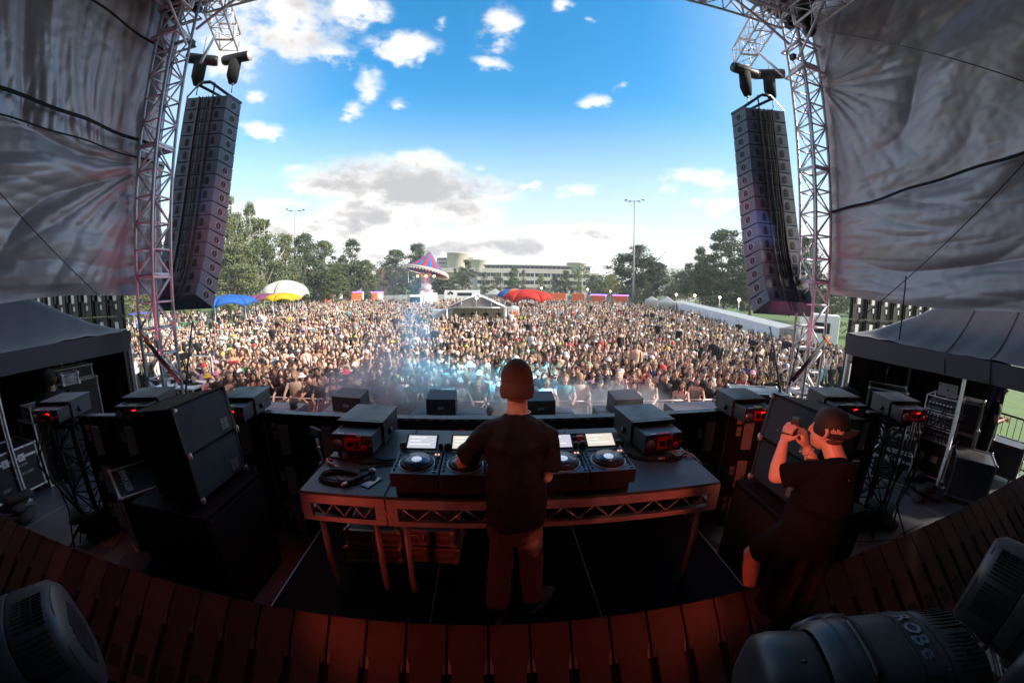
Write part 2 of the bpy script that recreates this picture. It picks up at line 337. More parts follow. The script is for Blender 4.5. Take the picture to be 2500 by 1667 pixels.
# ---- trees
from mathutils import noise as MN
def MNOISE(p): return MN.noise(Vector(p))
LEAFC=[((.065,.095,.042),'dark'),((.100,.135,.050),'mid'),((.140,.160,.065),'olive'),((.20,.21,.045),'yellow'),((.17,.13,.06),'rusty')]
LM=[]
for c,n in LEAFC:
    m=mat('leaf_'+n,c,.65,0,.45,.9,attr=None); LM.append(m)
    m.node_tree.nodes['Principled BSDF'].inputs['Subsurface Weight'].default_value=0
BARK=mat('bark',(.22,.18,.14),.85,0,.3,3); BARKP=mat('pale_bark',(.42,.37,.30),.8,0,.3,2)
def limb_set(r,kind):
    ends=[];segs=[]
    th=.42 if kind=='gum' else .25
    segs.append(([(0,0,0),(.01,.005,th*.5),(r.uniform(-.03,.03),0,th)],[.022,.018,.014]))
    n=9 if kind=='gum' else 8
    for i in range(n):
        a=2*math.pi*i/n+r.uniform(-.3,.3); z0=th*(.65+.5*r.random()); reach=r.uniform(.14,.36); z1=r.uniform(.5,.96)
        if i>=n-2: reach=.08; z1=.97
        p1=(math.cos(a)*reach*.5,math.sin(a)*reach*.5,z0+(z1-z0)*.55); p2=(math.cos(a)*reach,math.sin(a)*reach,z1*.96)
        segs.append(([(0,0,z0),p1,p2],[.010,.007,.003])); ends.append((p2,1.)); ends.append(((p1[0],p1[1],p1[2]+.05),.7))
        for q in range(3):
            b=a+r.uniform(-1.2,1.2); l=r.uniform(.06,.16); p3=(p1[0]+math.cos(b)*l,p1[1]+math.sin(b)*l,p1[2]+r.uniform(-.06,.16)); segs.append(([p1,p3],[.005,.002])); ends.append((p3,.8))
    return segs,ends
def tree_proto(seed,kind,N):
    r=random.Random(seed); segs,ends=limb_set(r,kind)
    tm=MB()
    for p,q in segs: tm.tube(p,q,6)
    g=np.random.RandomState(seed); ctr=[]
    K={'gum':70,'dense':110,'bush':70}[kind]
    while len(ctr)<K:
        z=g.uniform(.02,1.) if kind=='bush' else (g.uniform(.10,1.) if kind=='dense' else g.uniform(.30,1.))
        if kind=='bush': rad=.36*(1-z)**.55+.03
        elif kind=='dense': rad=.36*min(1,(1.03-z)/.42)**.6*min(1,.75+z*.7)
        else: rad=.36*min(1,(1.04-z)/.35)**.6*min(1,max(.25,(z-.15)/.4))
        a=g.uniform(0,2*np.pi); q=rad*math.sqrt(g.uniform(.05,1))*(.8+.25*math.sin(a*3+seed)+.12*math.sin(a*5+z*9))
        c=np.array([q*math.cos(a),q*math.sin(a),z*.96])
        if kind=='gum' and MNOISE(c*3.2+seed)<-.06: continue
        if kind=='dense' and MNOISE(c*3.0+seed)<-.28: continue
        ctr.append((c,g.uniform(.045,.085)))
    for (e,w) in ends[::2]:
        if kind!='bush': ctr.append((np.array(e),.045))
    per=N//len(ctr); P=[]
    for c,rad in ctr:
        d=g.normal(0,1,(per,3)); d/=np.linalg.norm(d,axis=1)[:,None]; q=c+d*rad*(g.uniform(.3,1.1,(per,1)))*np.array([1.2,1.2,.72]); P.append(q)
    P=np.concatenate(P); n=len(P); s=g.uniform(.008,.017,n)
    A=g.normal(0,1,(n,3)); A/=np.linalg.norm(A,axis=1)[:,None]; B=np.cross(A,g.normal(0,1,(n,3))); B/=np.linalg.norm(B,axis=1)[:,None]
    V=np.stack([P-A*s[:,None],P+B*s[:,None]*.6,P+A*s[:,None],P-B*s[:,None]*.6],1).reshape(-1,3)
    me=bpy.data.meshes.new('crown'); me.vertices.add(len(V)); me.vertices.foreach_set('co',V.astype(np.float32).ravel()); me.loops.add(len(V)); me.loops.foreach_set('vertex_index',np.arange(len(V),dtype=np.int32)); me.polygons.add(n); me.polygons.foreach_set('loop_start',np.arange(0,len(V),4,dtype=np.int32)); me.polygons.foreach_set('loop_total',np.full(n,4,dtype=np.int32)); me.update()
    return me,tm
TP={('gum',i):tree_proto(11+i,'gum',9000) for i in range(3)}; TP.update({('dense',i):tree_proto(31+i,'dense',11000) for i in range(3)}); TP.update({('bush',i):tree_proto(51+i,'bush',5000) for i in range(2)})
TMESH={}
def tree(name,kind,var,leaf,px,wpx,ytop,D,label,bark=BARK,group='trees beyond the crowd'):
    b=atD(px,690,D); top=atD(px,ytop,D); h=top.z-GZ; a=atD(px-wpx/2,680,D); c=atD(px+wpx/2,680,D); w=(c-a).length*(1.75 if kind!='bush' else 1.5)
    t=thing(name,label,'tree',(b.x,b.y,GZ),rnd.uniform(0,6.28),group)
    cme,tm=TP[(kind,var)]
    key=(kind,var,leaf)
    if key not in TMESH:
        m2=cme.copy(); m2.materials.append(LM[leaf]); TMESH[key]=m2
    o=bpy.data.objects.new('crown',TMESH[key]); C.objects.link(o); o.parent=t; o.scale=(w/.72,w/.72,h)
    if (kind,var,'t',bark.name) not in TMESH:
        q=tm.build('trunk',bark,t); TMESH[(kind,var,'t',bark.name)]=q.data
    else:
        q=bpy.data.objects.new('trunk',TMESH[(kind,var,'t',bark.name)]); C.objects.link(q); q.parent=t
    q.scale=(w/.72,w/.72,h)
    return t
TL=[('gum_tree','gum',0,2,556,62,468,72,'tall loose olive gum tree right beside the left speaker array',BARKP),
('gum_tree','gum',1,1,605,56,492,76,'tall gum tree with a dark top, second from the left speaker array',BARKP),
('gum_tree','dense',0,2,575,90,590,68,'low bushy olive tree in front of the tall gums by the left speaker array',BARK),
('gum_tree','dense',1,1,640,80,532,80,'broad green gum tree just left of the left floodlight mast',BARKP),
('gum_tree','gum',2,2,520,60,520,74,'gum tree half hidden behind the left speaker array',BARKP),
('dense_tree','dense',2,2,695,52,566,84,'rounded green tree directly behind the left floodlight mast',BARK),
('dense_tree','dense',0,0,745,66,566,88,'dark tall tree just right of the left floodlight mast',BARK),
('dense_tree','dense',1,1,790,62,586,92,'green tree above the orange and white booth on the left',BARK),
('dense_tree','gum',1,0,856,62,582,96,'dark peaked tree standing highest midway between mast and swing ride',BARK),
('dense_tree','dense',2,1,822,44,640,84,'low pale green tree under the dark peaked tree',BARK),
('dense_tree','dense',0,1,895,40,632,96,'small green tree at the right end of the tall row',BARK),
('dense_tree','bush',0,4,930,46,650,100,'rusty brown low tree behind the left fence',BARK),
('dense_tree','dense',1,0,965,62,608,104,'dark round tree just left of the swing ride canopy',BARK),
('dense_tree','dense',2,0,1022,52,592,112,'dark tree rising straight behind the swing ride canopy',BARK),
('dense_tree','dense',0,0,1080,60,668,108,'dark low tree right of the swing ride tower',BARK),
('slim_tree','gum',2,0,1135,34,632,118,'dark slim tree in front of the round roof towers on the left',BARK),
('slim_tree','bush',1,1,1110,60,674,116,'wide green bush at the left foot of the office block',BARK),
('slim_tree','bush',0,1,1183,24,662,120,'first small green tree along the office front',BARK),
('slim_tree','bush',1,2,1213,36,664,120,'second small olive tree along the office front',BARK),
('slim_tree','dense',1,1,1254,26,650,120,'tallest slender green tree along the office front',BARK),
('slim_tree','bush',0,4,1278,16,656,121,'thin rusty tree beside the tallest slender green one',BARK),
('slim_tree','bush',1,3,1321,26,668,120,'small yellowish tree before the middle of the office',BARK),
('slim_tree','bush',0,0,1355,32,672,119,'low dark bush above the red dome tent end',BARK),
('slim_tree','dense',2,1,1380,24,658,120,'green tree just left of the right round roof tower',BARK),
('slim_tree','bush',1,3,1410,26,660,120,'yellow green tree under the right round roof tower',BARK),
('slim_tree','bush',0,1,1448,32,668,118,'green tree at the right corner of the office block',BARK),
('slim_tree','bush',1,3,1490,48,670,116,'bright yellow tree between the office and the right mast',BARK),
('dense_tree','gum',0,0,1550,88,596,96,'big dark open tree right behind the right floodlight mast',BARK),
('dense_tree','dense',1,0,1604,58,640,98,'dark tree at the right shoulder of the big open tree',BARK),
('slim_tree','bush',0,2,1581,30,686,90,'small conical shrub right of the right mast foot',BARK),
('slim_tree','bush',1,1,1645,40,692,100,'green bush under the small white office',BARK),
('dense_tree','gum',2,1,1682,34,640,94,'slim gum tree right of the small white office',BARKP),
('gum_tree','gum',1,1,1712,52,602,90,'leaning gum tree left of the great round tree',BARKP),
('gum_tree','dense',0,1,1770,96,556,84,'great round grey green tree left of the right speaker array',BARK),
('gum_tree','dense',2,1,1835,80,590,80,'pale green tree partly behind the right speaker array',BARK),
('gum_tree','gum',0,2,1720,80,640,86,'loose olive tree under the leaning gum',BARKP),
('gum_tree','dense',1,1,1965,80,575,76,'tree seen through the right tower truss',BARK),
('gum_tree','dense',0,2,2035,80,690,66,'low olive tree between right tower and video wall',BARKP),
('gum_tree','dense',2,2,320,70,668,66,'low olive tree left of the left tower under the tarp',BARKP),
('gum_tree','dense',1,2,430,90,560,72,'green tree behind the left tower',BARKP),
('gum_tree','bush',0,2,80,120,690,60,'olive hedge tree glimpsed above the left gazebo',BARK),
('gum_tree','bush',1,2,2240,120,680,60,'olive hedge tree glimpsed above the right gazebo',BARK)]
for (n,k,v,lf,px,w,yt,D,lab,bk) in TL: tree(n,k,v,lf,px,w,yt,D,lab,bk)
def far_wood():
    g=np.random.RandomState(77); V=[]
    for i in range(46):
        a=-66+132*i/45+g.uniform(-1,1); D=135+g.uniform(-8,8)
        if -9<a<17: D=198+g.uniform(-4,4)
        h=g.uniform(8,13.5)*(1.15 if D>180 else 1); w=g.uniform(7,10); cx,cy=D*math.sin(R(a)),D*math.cos(R(a)); n=1500
        for k in range(10):
            c=np.array([cx+g.uniform(-w,w),cy+g.uniform(-3,3),GZ+h*g.uniform(.15,.85)]); d=g.normal(0,1,(n//10,3)); d/=np.linalg.norm(d,axis=1)[:,None]; q=c+d*np.array([3.2,2.6,2.4])*g.uniform(.4,1.1,(n//10,1)); V.append(q)
    P=np.concatenate(V); n=len(P); s=g.uniform(.3,.55,n); A=g.normal(0,1,(n,3)); A/=np.linalg.norm(A,axis=1)[:,None]; B=np.cross(A,g.normal(0,1,(n,3))); B/=np.linalg.norm(B,axis=1)[:,None]
    Q=np.stack([P-A*s[:,None],P+B*s[:,None]*.6,P+A*s[:,None],P-B*s[:,None]*.6],1).reshape(-1,3)
    me=bpy.data.meshes.new('distant_trees'); me.vertices.add(len(Q)); me.vertices.foreach_set('co',Q.astype(np.float32).ravel()); me.loops.add(len(Q)); me.loops.foreach_set('vertex_index',np.arange(len(Q),dtype=np.int32)); me.polygons.add(n); me.polygons.foreach_set('loop_start',np.arange(0,len(Q),4,dtype=np.int32)); me.polygons.foreach_set('loop_total',np.full(n,4,dtype=np.int32)); me.materials.append(LM[1]); me.update()
    o=bpy.data.objects.new('distant_trees',me); C.objects.link(o); tag(o,'continuous belt of far off trees closing the field','wood',None,'stuff')
far_wood()
# ---- floodlight masts
def mast(px,ytop,D,label):
    b=atD(px,690,D); b.z=GZ; top=atD(px,ytop,D).z; t=thing('floodlight_mast',label,'floodlight mast',b,math.atan2(-b.x,b.y),'floodlight masts')
    h=top-GZ; MB().tube([(0,0,0),(0,0,h*.5),(0,0,h)],[.26,.18,.10],12).build('pole',mat('galvanised',(.34,.35,.37),.5,.2,.1,2),t)
    MB().tube([(-1.9,0,h-.25),(1.9,0,h-.25)],.06,6).build('crossbar',STEEL,t)
    for x in (-1.9,-1.0,1.0,1.9):
        l=MB(); l.box((x,-.35,h-.05 if abs(x)>1.5 else h-.35),(.62,.5,.16),0,Matrix.Rotation(R(18 if x>0 else -18),3,'Y')); l.build('floodlight',BLKM,t,bevel=.03)
mast(721,512,92,'slim floodlight mast standing left behind the white dome tent'); mast(1546,489,84,'slim floodlight mast standing on the right in front of the big dark tree')
# ---- boundary fence and booths
FEN=mat('fence_mesh',(.30,.31,.32),.7,0,.2,3)
def bfence(x0,x1,D,label):
    a=atD(x0,700,D); b=atD(x1,700,D); a.z=b.z=GZ; t=thing('site_fence',label,'fence',a,0); d=b-a; n=int(d.length/3.4)
    for k in range(n+1):
        p=d*(k/n); MB().tube([p,p+Vector((0,0,2.3))],.04,6).build('post',STEEL,t)
    q=MB(); u=d.normalized(); nn=Vector((-u.y,u.x,0))*.02; q.add([(0,0,.15),d+Vector((0,0,.15)),d+Vector((0,0,2.2)),(0,0,2.2),nn+Vector((0,0,.15)),d+nn+Vector((0,0,.15)),d+nn+Vector((0,0,2.2)),nn+Vector((0,0,2.2))],[(0,1,2,3),(7,6,5,4),(3,2,6,7)]); q.build('panel',FEN,t)
bfence(735,1100,100,'long grey site fence behind the crowd left of the centre tent'); bfence(1100,1545,100,'long grey site fence behind the crowd right of the centre tent')
OR=mat('orange_board',(.80,.16,.04),.6); WB=mat('white_board',(.74,.74,.74),.6); PUR=mat('violet_led',(.2,.05,.6),.5,emit=(.35,.15,1),est=2.5)
def booth(x0,x1,yt,D,split,purple,label):
    a=atD(x0,yt,D); b=atD(x1,yt,D); w=(Vector((a.x,a.y))-Vector((b.x,b.y))).length; c=(a+b)/2; h=c.z-GZ
    t=thing('food_booth',label,'booth',(c.x,c.y,GZ),math.atan2(-c.x,c.y),'booths along the back fence')
    q=MB(); q.bb((-w/2,-.0,0),(w*(split-.5),2.4,h)); q.build('orange_side',OR,t,bevel=.03)
    q=MB(); q.bb((w*(split-.5)+.01,.03,0),(w/2,2.4,h*.98)); q.build('white_side',WB,t,bevel=.03)
    q=MB(); q.bb((-w*.3,-.25,h*.4),(w*(split-.62),-.02,h*.44)); q.build('counter',WB,t)
    if purple: q=MB(); q.bb((-w/2-.1,-.12,h+.01),(w/2+.1,.15,h+.22)); q.build('light_bar',PUR,t)
booth(742,779,716,90,.5,0,'leftmost orange and white booth, beside the white dome tent'); booth(793,836,716,94,.42,0,'orange and white booth second from the white dome tent')
booth(857,888,714,92,.85,1,'orange booth with violet light bar, nearer to the white dome tent'); booth(906,936,714,93,.5,1,'orange and white booth with violet light bar, left of the swing ride')
booth(1341,1385,716,86,.92,0,'orange booth just right of the red dome tent'); booth(1396,1432,717,86,.85,0,'orange booth second from the red dome tent')
booth(1443,1481,721,84,.9,1,'orange booth with violet light bar, left of the right mast'); booth(1496,1534,722,84,.95,1,'orange booth with violet light bar, at the foot of the right mast')
TW=mat('tent_white',(.78,.78,.77),.7,0,.05,2,transl=.45)
def marquee(x0,x1,yeave,ypeak,D,label,depth=4,wallh=True,name='white_marquee',col=None,grp='white marquees at the edge of the field'):
    a=atD(x0,yeave,D); b=atD(x1,yeave,D); w=(Vector((a.x,a.y))-Vector((b.x,b.y))).length; c=(a+b)/2; h=c.z-GZ; pk=atD((x0+x1)/2,ypeak,D).z-GZ
    t=thing(name,label,'marquee',(c.x,c.y,GZ),math.atan2(-c.x,c.y),grp)
    q=MB(); q.prism([(-w/2,h),(w/2,h),(0,pk)],depth); q.build('roof',col or TW,t)
    q=MB()
    for sx in(-1,1): q.bb((sx*(w/2-.06)-.05,0,0),(sx*(w/2-.06)+.05,depth,h-.01))
    q.bb((-w/2+.1,depth-.06,0),(w/2-.1,depth,h-.01)); q.build('side_wall',col or TW,t)
    q=MB(); q.bb((-w/2,-.04,h-.3),(w/2,-.01,h+.0)); q.build('valance',col or TW,t); return t
marquee(1190,1228,716,704,88,'small white peaked marquee between the trailer and the red dome tent')
marquee(1575,1608,733,724,62,'small white marquee with green sign right of the right mast'); marquee(1606,1650,738,724,56,'white gable marquee at the left end of the long white awning')
def trailer(x0,x1,yt,D,label,name='white_trailer',dark=True):
    a=atD(x0,yt,D); b=atD(x1,yt,D); w=(a-b).length; c=(a+b)/2; h=c.z-GZ
    t=thing(name,label,'trailer',(c.x,c.y,GZ),math.atan2(-c.x,c.y))
    q=MB(); q.bb((-w/2,0,.6),(w/2,2.4,h)); q.build('body',WB,t,bevel=.08)
    q=MB(); q.bb((-w*.13,-.03,h-1.3),(w*.27,-.005,h-.55)); q.build('hatch',GLS,t)
    for s in(-.25,.25): MB().lathe([(.0,-.12),(.4,-.12),(.4,.12),(0,.12)],18,0,Matrix.Translation((w*s,.1,.4))@Matrix.Rotation(R(90),4,'X')).build('wheel',RUB,t)
trailer(1084,1172,709,88,'long white trailer right of the swing ride')
trailer(1955,2052,768,30,'white box trailer seen through the right tower beside the video wall')
# long awning on the right, running towards the stage
def awning():
    A=atD(1648,727,60); B=Vector((31.,30.,0)); B=atD(1905,778,27)
    A.z=.60; B.z=.22; t=thing('long_awning','long white marquee row with scalloped blue printed valance along the right edge','marquee',(A.x,A.y,GZ)); O=t.location
    d=(B-A); n=9; u=d.normalized(); s=Vector((u.y,-u.x,0)); 
    if s.x<0: s=-s
    VAL=mat('printed_valance',(.72,.76,.82),.7,0,0,1,dirt=((.14,.25,.55),1.1,.60))
    q=MB(); v=MB(); l=MB()
    for k in range(n):
        p=A+d*(k/n); p2=A+d*((k+1)/n)
        q.add([p,p2,p2+s*1+Vector((0,0,.22)),p+s*1+Vector((0,0,.22)),p+s*2,p2+s*2],[(0,1,2,3),(3,2,5,4),(0,3,4),(1,5,2)])
        v.add([p-Vector((0,0,.02)),p2-Vector((0,0,.02)),p2-Vector((0,0,.75)),p-Vector((0,0,.75))],[(3,2,1,0)])
        for h in range(6):
            a=p+(p2-p)*(h/6); b=p+(p2-p)*((h+1)/6); v.add([a-Vector((0,0,.75)),b-Vector((0,0,.75)),(a+b)/2-Vector((0,0,.95))],[(0,2,1)])
        l.tube([p-Vector((0,0,.1)),Vector((p.x,p.y,GZ))],.05,6)
    w=MB(); p=A+s*2; w.add([p,p+d,Vector((*(p+d).xy,GZ)),Vector((*p.xy,GZ))],[(0,1,2,3)]); w.build('back_wall',TW,t,O,solid=.03)
    q.build('roof',TW,t,O,solid=.02); v.build('valance',VAL,t,O,solid=.01); l.build('leg_row',ALU,t,O)
awning()
# ---- dome shades (sail umbrellas)
def dome(x0,x1,xt,ye,yt,D,cols,label,name='dome_shade',seg=6,depth=.75):
    a=atD(x0,ye,D); b=atD(x1,ye,D); w=(Vector((a.x,a.y))-Vector((b.x,b.y))).length; c=(a+b)/2; top=atD(xt,yt,D).z-GZ; e=c.z-GZ
    t=thing(name,label,'shade tent',(c.x,c.y,GZ),math.atan2(-c.x,c.y),'arched dome shades in the field')
    # each gore scallops up between the legs
    for gi in range(seg):
        q=MB()
        def fn(u,v,gi=gi):
            ang=2*math.pi*(gi+u)/seg+math.pi/seg*0; sc=math.sin(math.pi*u); rr_=v; 
            zz=e+(top-e)*math.cos(rr_*math.pi/2)**.9 if rr_<1 else e
            lift=(top-e)*.34*sc*max(0,v-.35)/.65
            return Vector((math.cos(ang)*w/2*math.sin(rr_*math.pi/2),math.sin(ang)*w/2*depth*math.sin(rr_*math.pi/2),zz+lift*.9))
        q.sheet(fn,8,8); q.build('canopy_panel',cols[gi%len(cols)],t,solid=.02)
    q=MB()
    for gi in range(seg):
        a_=2*math.pi*gi/seg; q.tube([(math.cos(a_)*w/2,math.sin(a_)*w/2*depth,e+.05),(math.cos(a_)*w/2*1.02,math.sin(a_)*w/2*depth*1.02,0)],.05,6)
    q.build('leg_frame',STEEL,t); return t
cl=lambda n,c: mat('cloth_'+n,c,.75,0,.08,1.2,transl=.4)
dome(636,757,690,735,684,60,[cl('white',(.78,.76,.68))],'large white dome shade behind the yellow one',depth=.9)
dome(592,708,662,736,716,50,[cl('purple',(.32,.09,.20))],'purple dome shade between the blue and the yellow',)
dome(644,738,682,736,715,47,[cl('yellow',(.82,.56,.02))],'yellow dome shade in front of the large white dome')
dome(490,632,560,749,719,42,[cl('blue',(.03,.16,.55))],'blue dome shade next to the left speaker array')
dome(1212,1300,1255,732,704,60,[cl('orange',(.80,.22,.04)),cl('blue',(.03,.16,.55))],'orange and blue dome shade half behind the red one')
dome(1226,1350,1287,738,706,54,[cl('red',(.75,.045,.03))],'bright red dome shade right of the control tent')
dome(312,372,342,768,762,40,[cl('blue2',(.12,.16,.5))],'small blue canopy seen through the left tower')
# ---- swing ride
def swing():
    D=74; c=atD(1040,700,D); O=Vector((c.x,c.y,GZ)); t=thing('swing_ride','swing carousel with tilted red and blue striped canopy and ornate tower','swing ride',O,math.atan2(-c.x,c.y))
    T=Matrix.Translation((0,0,0)); zc=atD(1043,662,D).z-GZ; rad=4.45
    tilt=Matrix.Translation((0,0,zc))@Matrix.Rotation(R(13),4,'Y')@Matrix.Rotation(R(-6),4,'X')
    ca=[cl('ride_red',(.62,.07,.09)),cl('ride_blue',(.05,.22,.55))]
    for k in range(20):
        q=MB(); a0=2*math.pi*k/20; a1=2*math.pi*(k+1)/20
        q.lathe([(rad,0),(rad*.72,.8),(rad*.4,2.0),(.35,3.7),(.05,3.9)],3,0,tilt,a0,a1); q.build('canopy_stripe',ca[k%2],t,solid=.03)
    q=MB(); q.lathe([(rad*1.01,.2),(rad*1.04,.05),(rad*1.01,-.38),(rad*.95,-.35)],60,0,tilt,rad=None)
    for k in range(48):
        a=2*math.pi*k/48; q.ell(tilt@Vector((rad*1.06*math.cos(a),rad*1.06*math.sin(a),-.42)),(.13,.13,.16),6,4)
    q.build('rounding_board',mat('cream_rounding',(.72,.62,.52),.6,0,.5,3,dirt=((.55,.08,.12),2.2,.56)),t)
    for k in range(24):
        a=2*math.pi*k/24; p=tilt@Vector((rad*1.04*math.cos(a),rad*1.04*math.sin(a),-.5)); 
    q=MB(); q.lathe([(1.7,0),(1.7,1.2),(1.1,1.6),(1.15,3.0),(1.5,3.5),(1.3,4.2),(.9,5.2),(1.0,6.1),(1.5,6.6),(.6,zc)],12); q.build('tower',mat('ride_tower',(.75,.45,.35),.5,0,0,1,dirt=((.35,.12,.5),.9,.5)),t)
    q=MB(); q.ell((-.75,-1.3,2.6),(.8,.6,.9),12,8); q.ell((.75,-1.3,2.6),(.8,.6,.9),12,8); q.ell((0,-1.2,4.3),(1.0,.5,.8),12,8); q.build('ornament',mat('ride_ornament',(.8,.72,.72),.5,0,0,1,dirt=((.8,.3,.1),1.5,.57)),t)
    LMP=mat('ride_lamp',(1,.6,.2),.5,emit=(1,.5,.12),est=9)
    for x in(-1.6,0,1.6): q=MB(); q.ell((x,-1.5,6.4),(.22,.22,.22),8,6); q.build('lamp',LMP,t)
    q=MB()
    for k in range(14):
        a=2*math.pi*k/14; p=tilt@Vector((rad*.9*math.cos(a),rad*.9*math.sin(a),-.4)); e=p+Vector((math.cos(a)*1.4,math.sin(a)*1.4,-3.2)); q.tube([p,e],.02,4)
        q.box(e,(.45,.4,.5))
    q.build('swing_seat',BLKM,t)
swing()
def truck():
    D=66; c=atD(1035,712,D); O=Vector((c.x,c.y,GZ)); t=thing('white_truck','white truck parked at the foot of the swing ride','truck',O,math.atan2(-c.x,c.y))
    q=MB(); q.bb((-2.6,0,.5),(-.2,2.2,2.9)); q.build('cab',WB,t,bevel=.12)
    q=MB(); q.bb((-2.55,-.02,1.6),(-.7,.02,2.5)); q.build('windscreen',GLS,t)
    q=MB(); q.bb((-.1,0,.6),(2.4,2.3,3.2)); q.build('body',WB,t,bevel=.05)
    for x in(-1.9,1.6): MB().lathe([(0,-.1),(.42,-.1),(.42,.14),(0,.14)],16,0,Matrix.Translation((x,.05,.42))@Matrix.Rotation(R(90),4,'X')).build('wheel',RUB,t)
truck()
# street lamps behind the right awning and lamp by the ride
WLAMP=mat('warm_lamp',(1,.8,.5),.5,emit=(1,.72,.35),est=14)
for i,(px,yt,D,lab) in enumerate([(997,655,96,'lit park lamp left of the swing ride tower'),(1322,704,95,'lit park lamp above the red dome shade'),(1435,707,95,'lit park lamp under the right round roof tower'),(1490,712,95,'lit park lamp left of the right mast'),(1612,700,92,'street lamp with a bent arm right of the right mast'),(1651,720,80,'lit lamp above the left end of the long awning'),(1696,722,74,'lit lamp above the long awning, second from its left end'),(1757,727,64,'bright lit lamp above the middle of the long awning'),(1804,733,58,'lit lamp above the long awning nearest the right array')]):
    p=atD(px,yt,D); t=thing('park_lamp',lab,'lamp post',(p.x,p.y,GZ),0,'lamp posts behind the field'); h=p.z-GZ
    MB().tube([(0,0,0),(0,0,h)],[.09,.05],8).build('pole',STEEL,t); MB().ell((0,-.05,h+.08),(.2,.2,.2),10,6).build('lamp_head',WLAMP if i!=4 else ALU,t)
# ---- control tent in the middle of the crowd
def foh():
    Y=34; pk=atY(1163,719,Y); e0=atY(1096,750,Y); e1=atY(1240,752,Y); O=Vector((pk.x,Y,GZ)); t=thing('control_tent','white gable control tent standing open in the middle of the crowd','tent',O)
    w=(e1.x-e0.x)/2; h=(e0.z+e1.z)/2-GZ; p=pk.z-GZ; d=5
    TG=mat('tent_lining',(.50,.42,.43),.8,0,.06,2,transl=.5); 
    q=MB()
    for s in(-1,1): q.add([(s*w,0,h),(0,0,p),(0,d,p),(s*w,d,h)],[(0,1,2,3)])
    q.build('roof',TW,t,solid=.03)
    q=MB()
    for s in(-1,1): q.tube([(s*w,-.03,h),(0,-.03,p)],.07,8); q.tube([(s*w,0,h),(s*w,0,0)],.06,8); q.tube([(s*w*.5,-.02,(h+p)/2),(s*w*.5,-.02,h)],.03,6)
    q.tube([(-w,0,h),(w,0,h)],.04,6); q.tube([(0,0,h),(0,0,p)],.03,6); q.build('frame',ALU,t)
    q=MB(); q.add([(-w,d-.1,0),(w,d-.1,0),(w,d-.1,h),(0,d-.1,p-.05),(-w,d-.1,h)],[(0,1,2,3,4)]); q.build('back_wall',mat('tan_wall',(.62,.52,.38),.8,transl=.55),t,solid=.02)
    q=MB(); q.add([(-w+.05,.1,h+.02),(w-.05,.1,h+.02),(0,.1,p-.1)],[(0,1,2)]); q.build('gable_panel',TG,t,solid=.01)
    q=MB(); 
    for s in(-1,1): q.bb((s*(w-.02)-.02,.05,0),(s*(w-.02)+.02,d,h-.02))
    q.build('side_wall',TW,t)
    q=MB(); q.bb((-w*.8,1.0,.9),(w*.75,1.7,1.12)); q.bb((-w*.78,1.1,0),(w*.73,1.6,.9)); q.build('desk',BLK,t)
    q=MB(); q.ell((0,-.08,p-.32),(.09,.05,.09),8,6); q.build('lamp',mat('tent_lamp',(1,1,1),.5,emit=(1,1,.95),est=12),t)
    q=MB(); q.bb((-w-1.5,.3,0),(-w-.15,1.6,h*.9)); tag(q.build('equipment_shelter',mat('shelter_grey',(.45,.45,.47),.7),None,None,bevel=.05),'grey equipment shelter joined to the left side of the control tent','shelter').location=O
    a=atY(1243,755,Y); b=atY(1268,775,Y); tt=thing('portable_toilet','orange portable toilet with white roof beside the control tent','portable toilet',((a.x+b.x)/2,Y+.6,GZ))
    ww=(b.x-a.x)/2; hh=atY(1255,751,Y).z-GZ
    MB().bb((-ww,-ww,0),(ww,ww,hh-.12)).build('cabin',mat('toilet_white',(.6,.6,.6),.5),tt,bevel=.04); MB().bb((-ww*.75,-ww-.03,.1),(ww*.75,-ww-.005,hh-.35)).build('door',OR,tt); 
    q=MB(); q.lathe([(ww*1.45,hh-.12),(ww*1.3,hh+.05),(0,hh+.18)],4,0,Matrix.Rotation(R(45),4,'Z')); q.build('roof',TW,tt)
foh()
for i,(px,D,sz) in enumerate([(520,14.0,3)]): pass
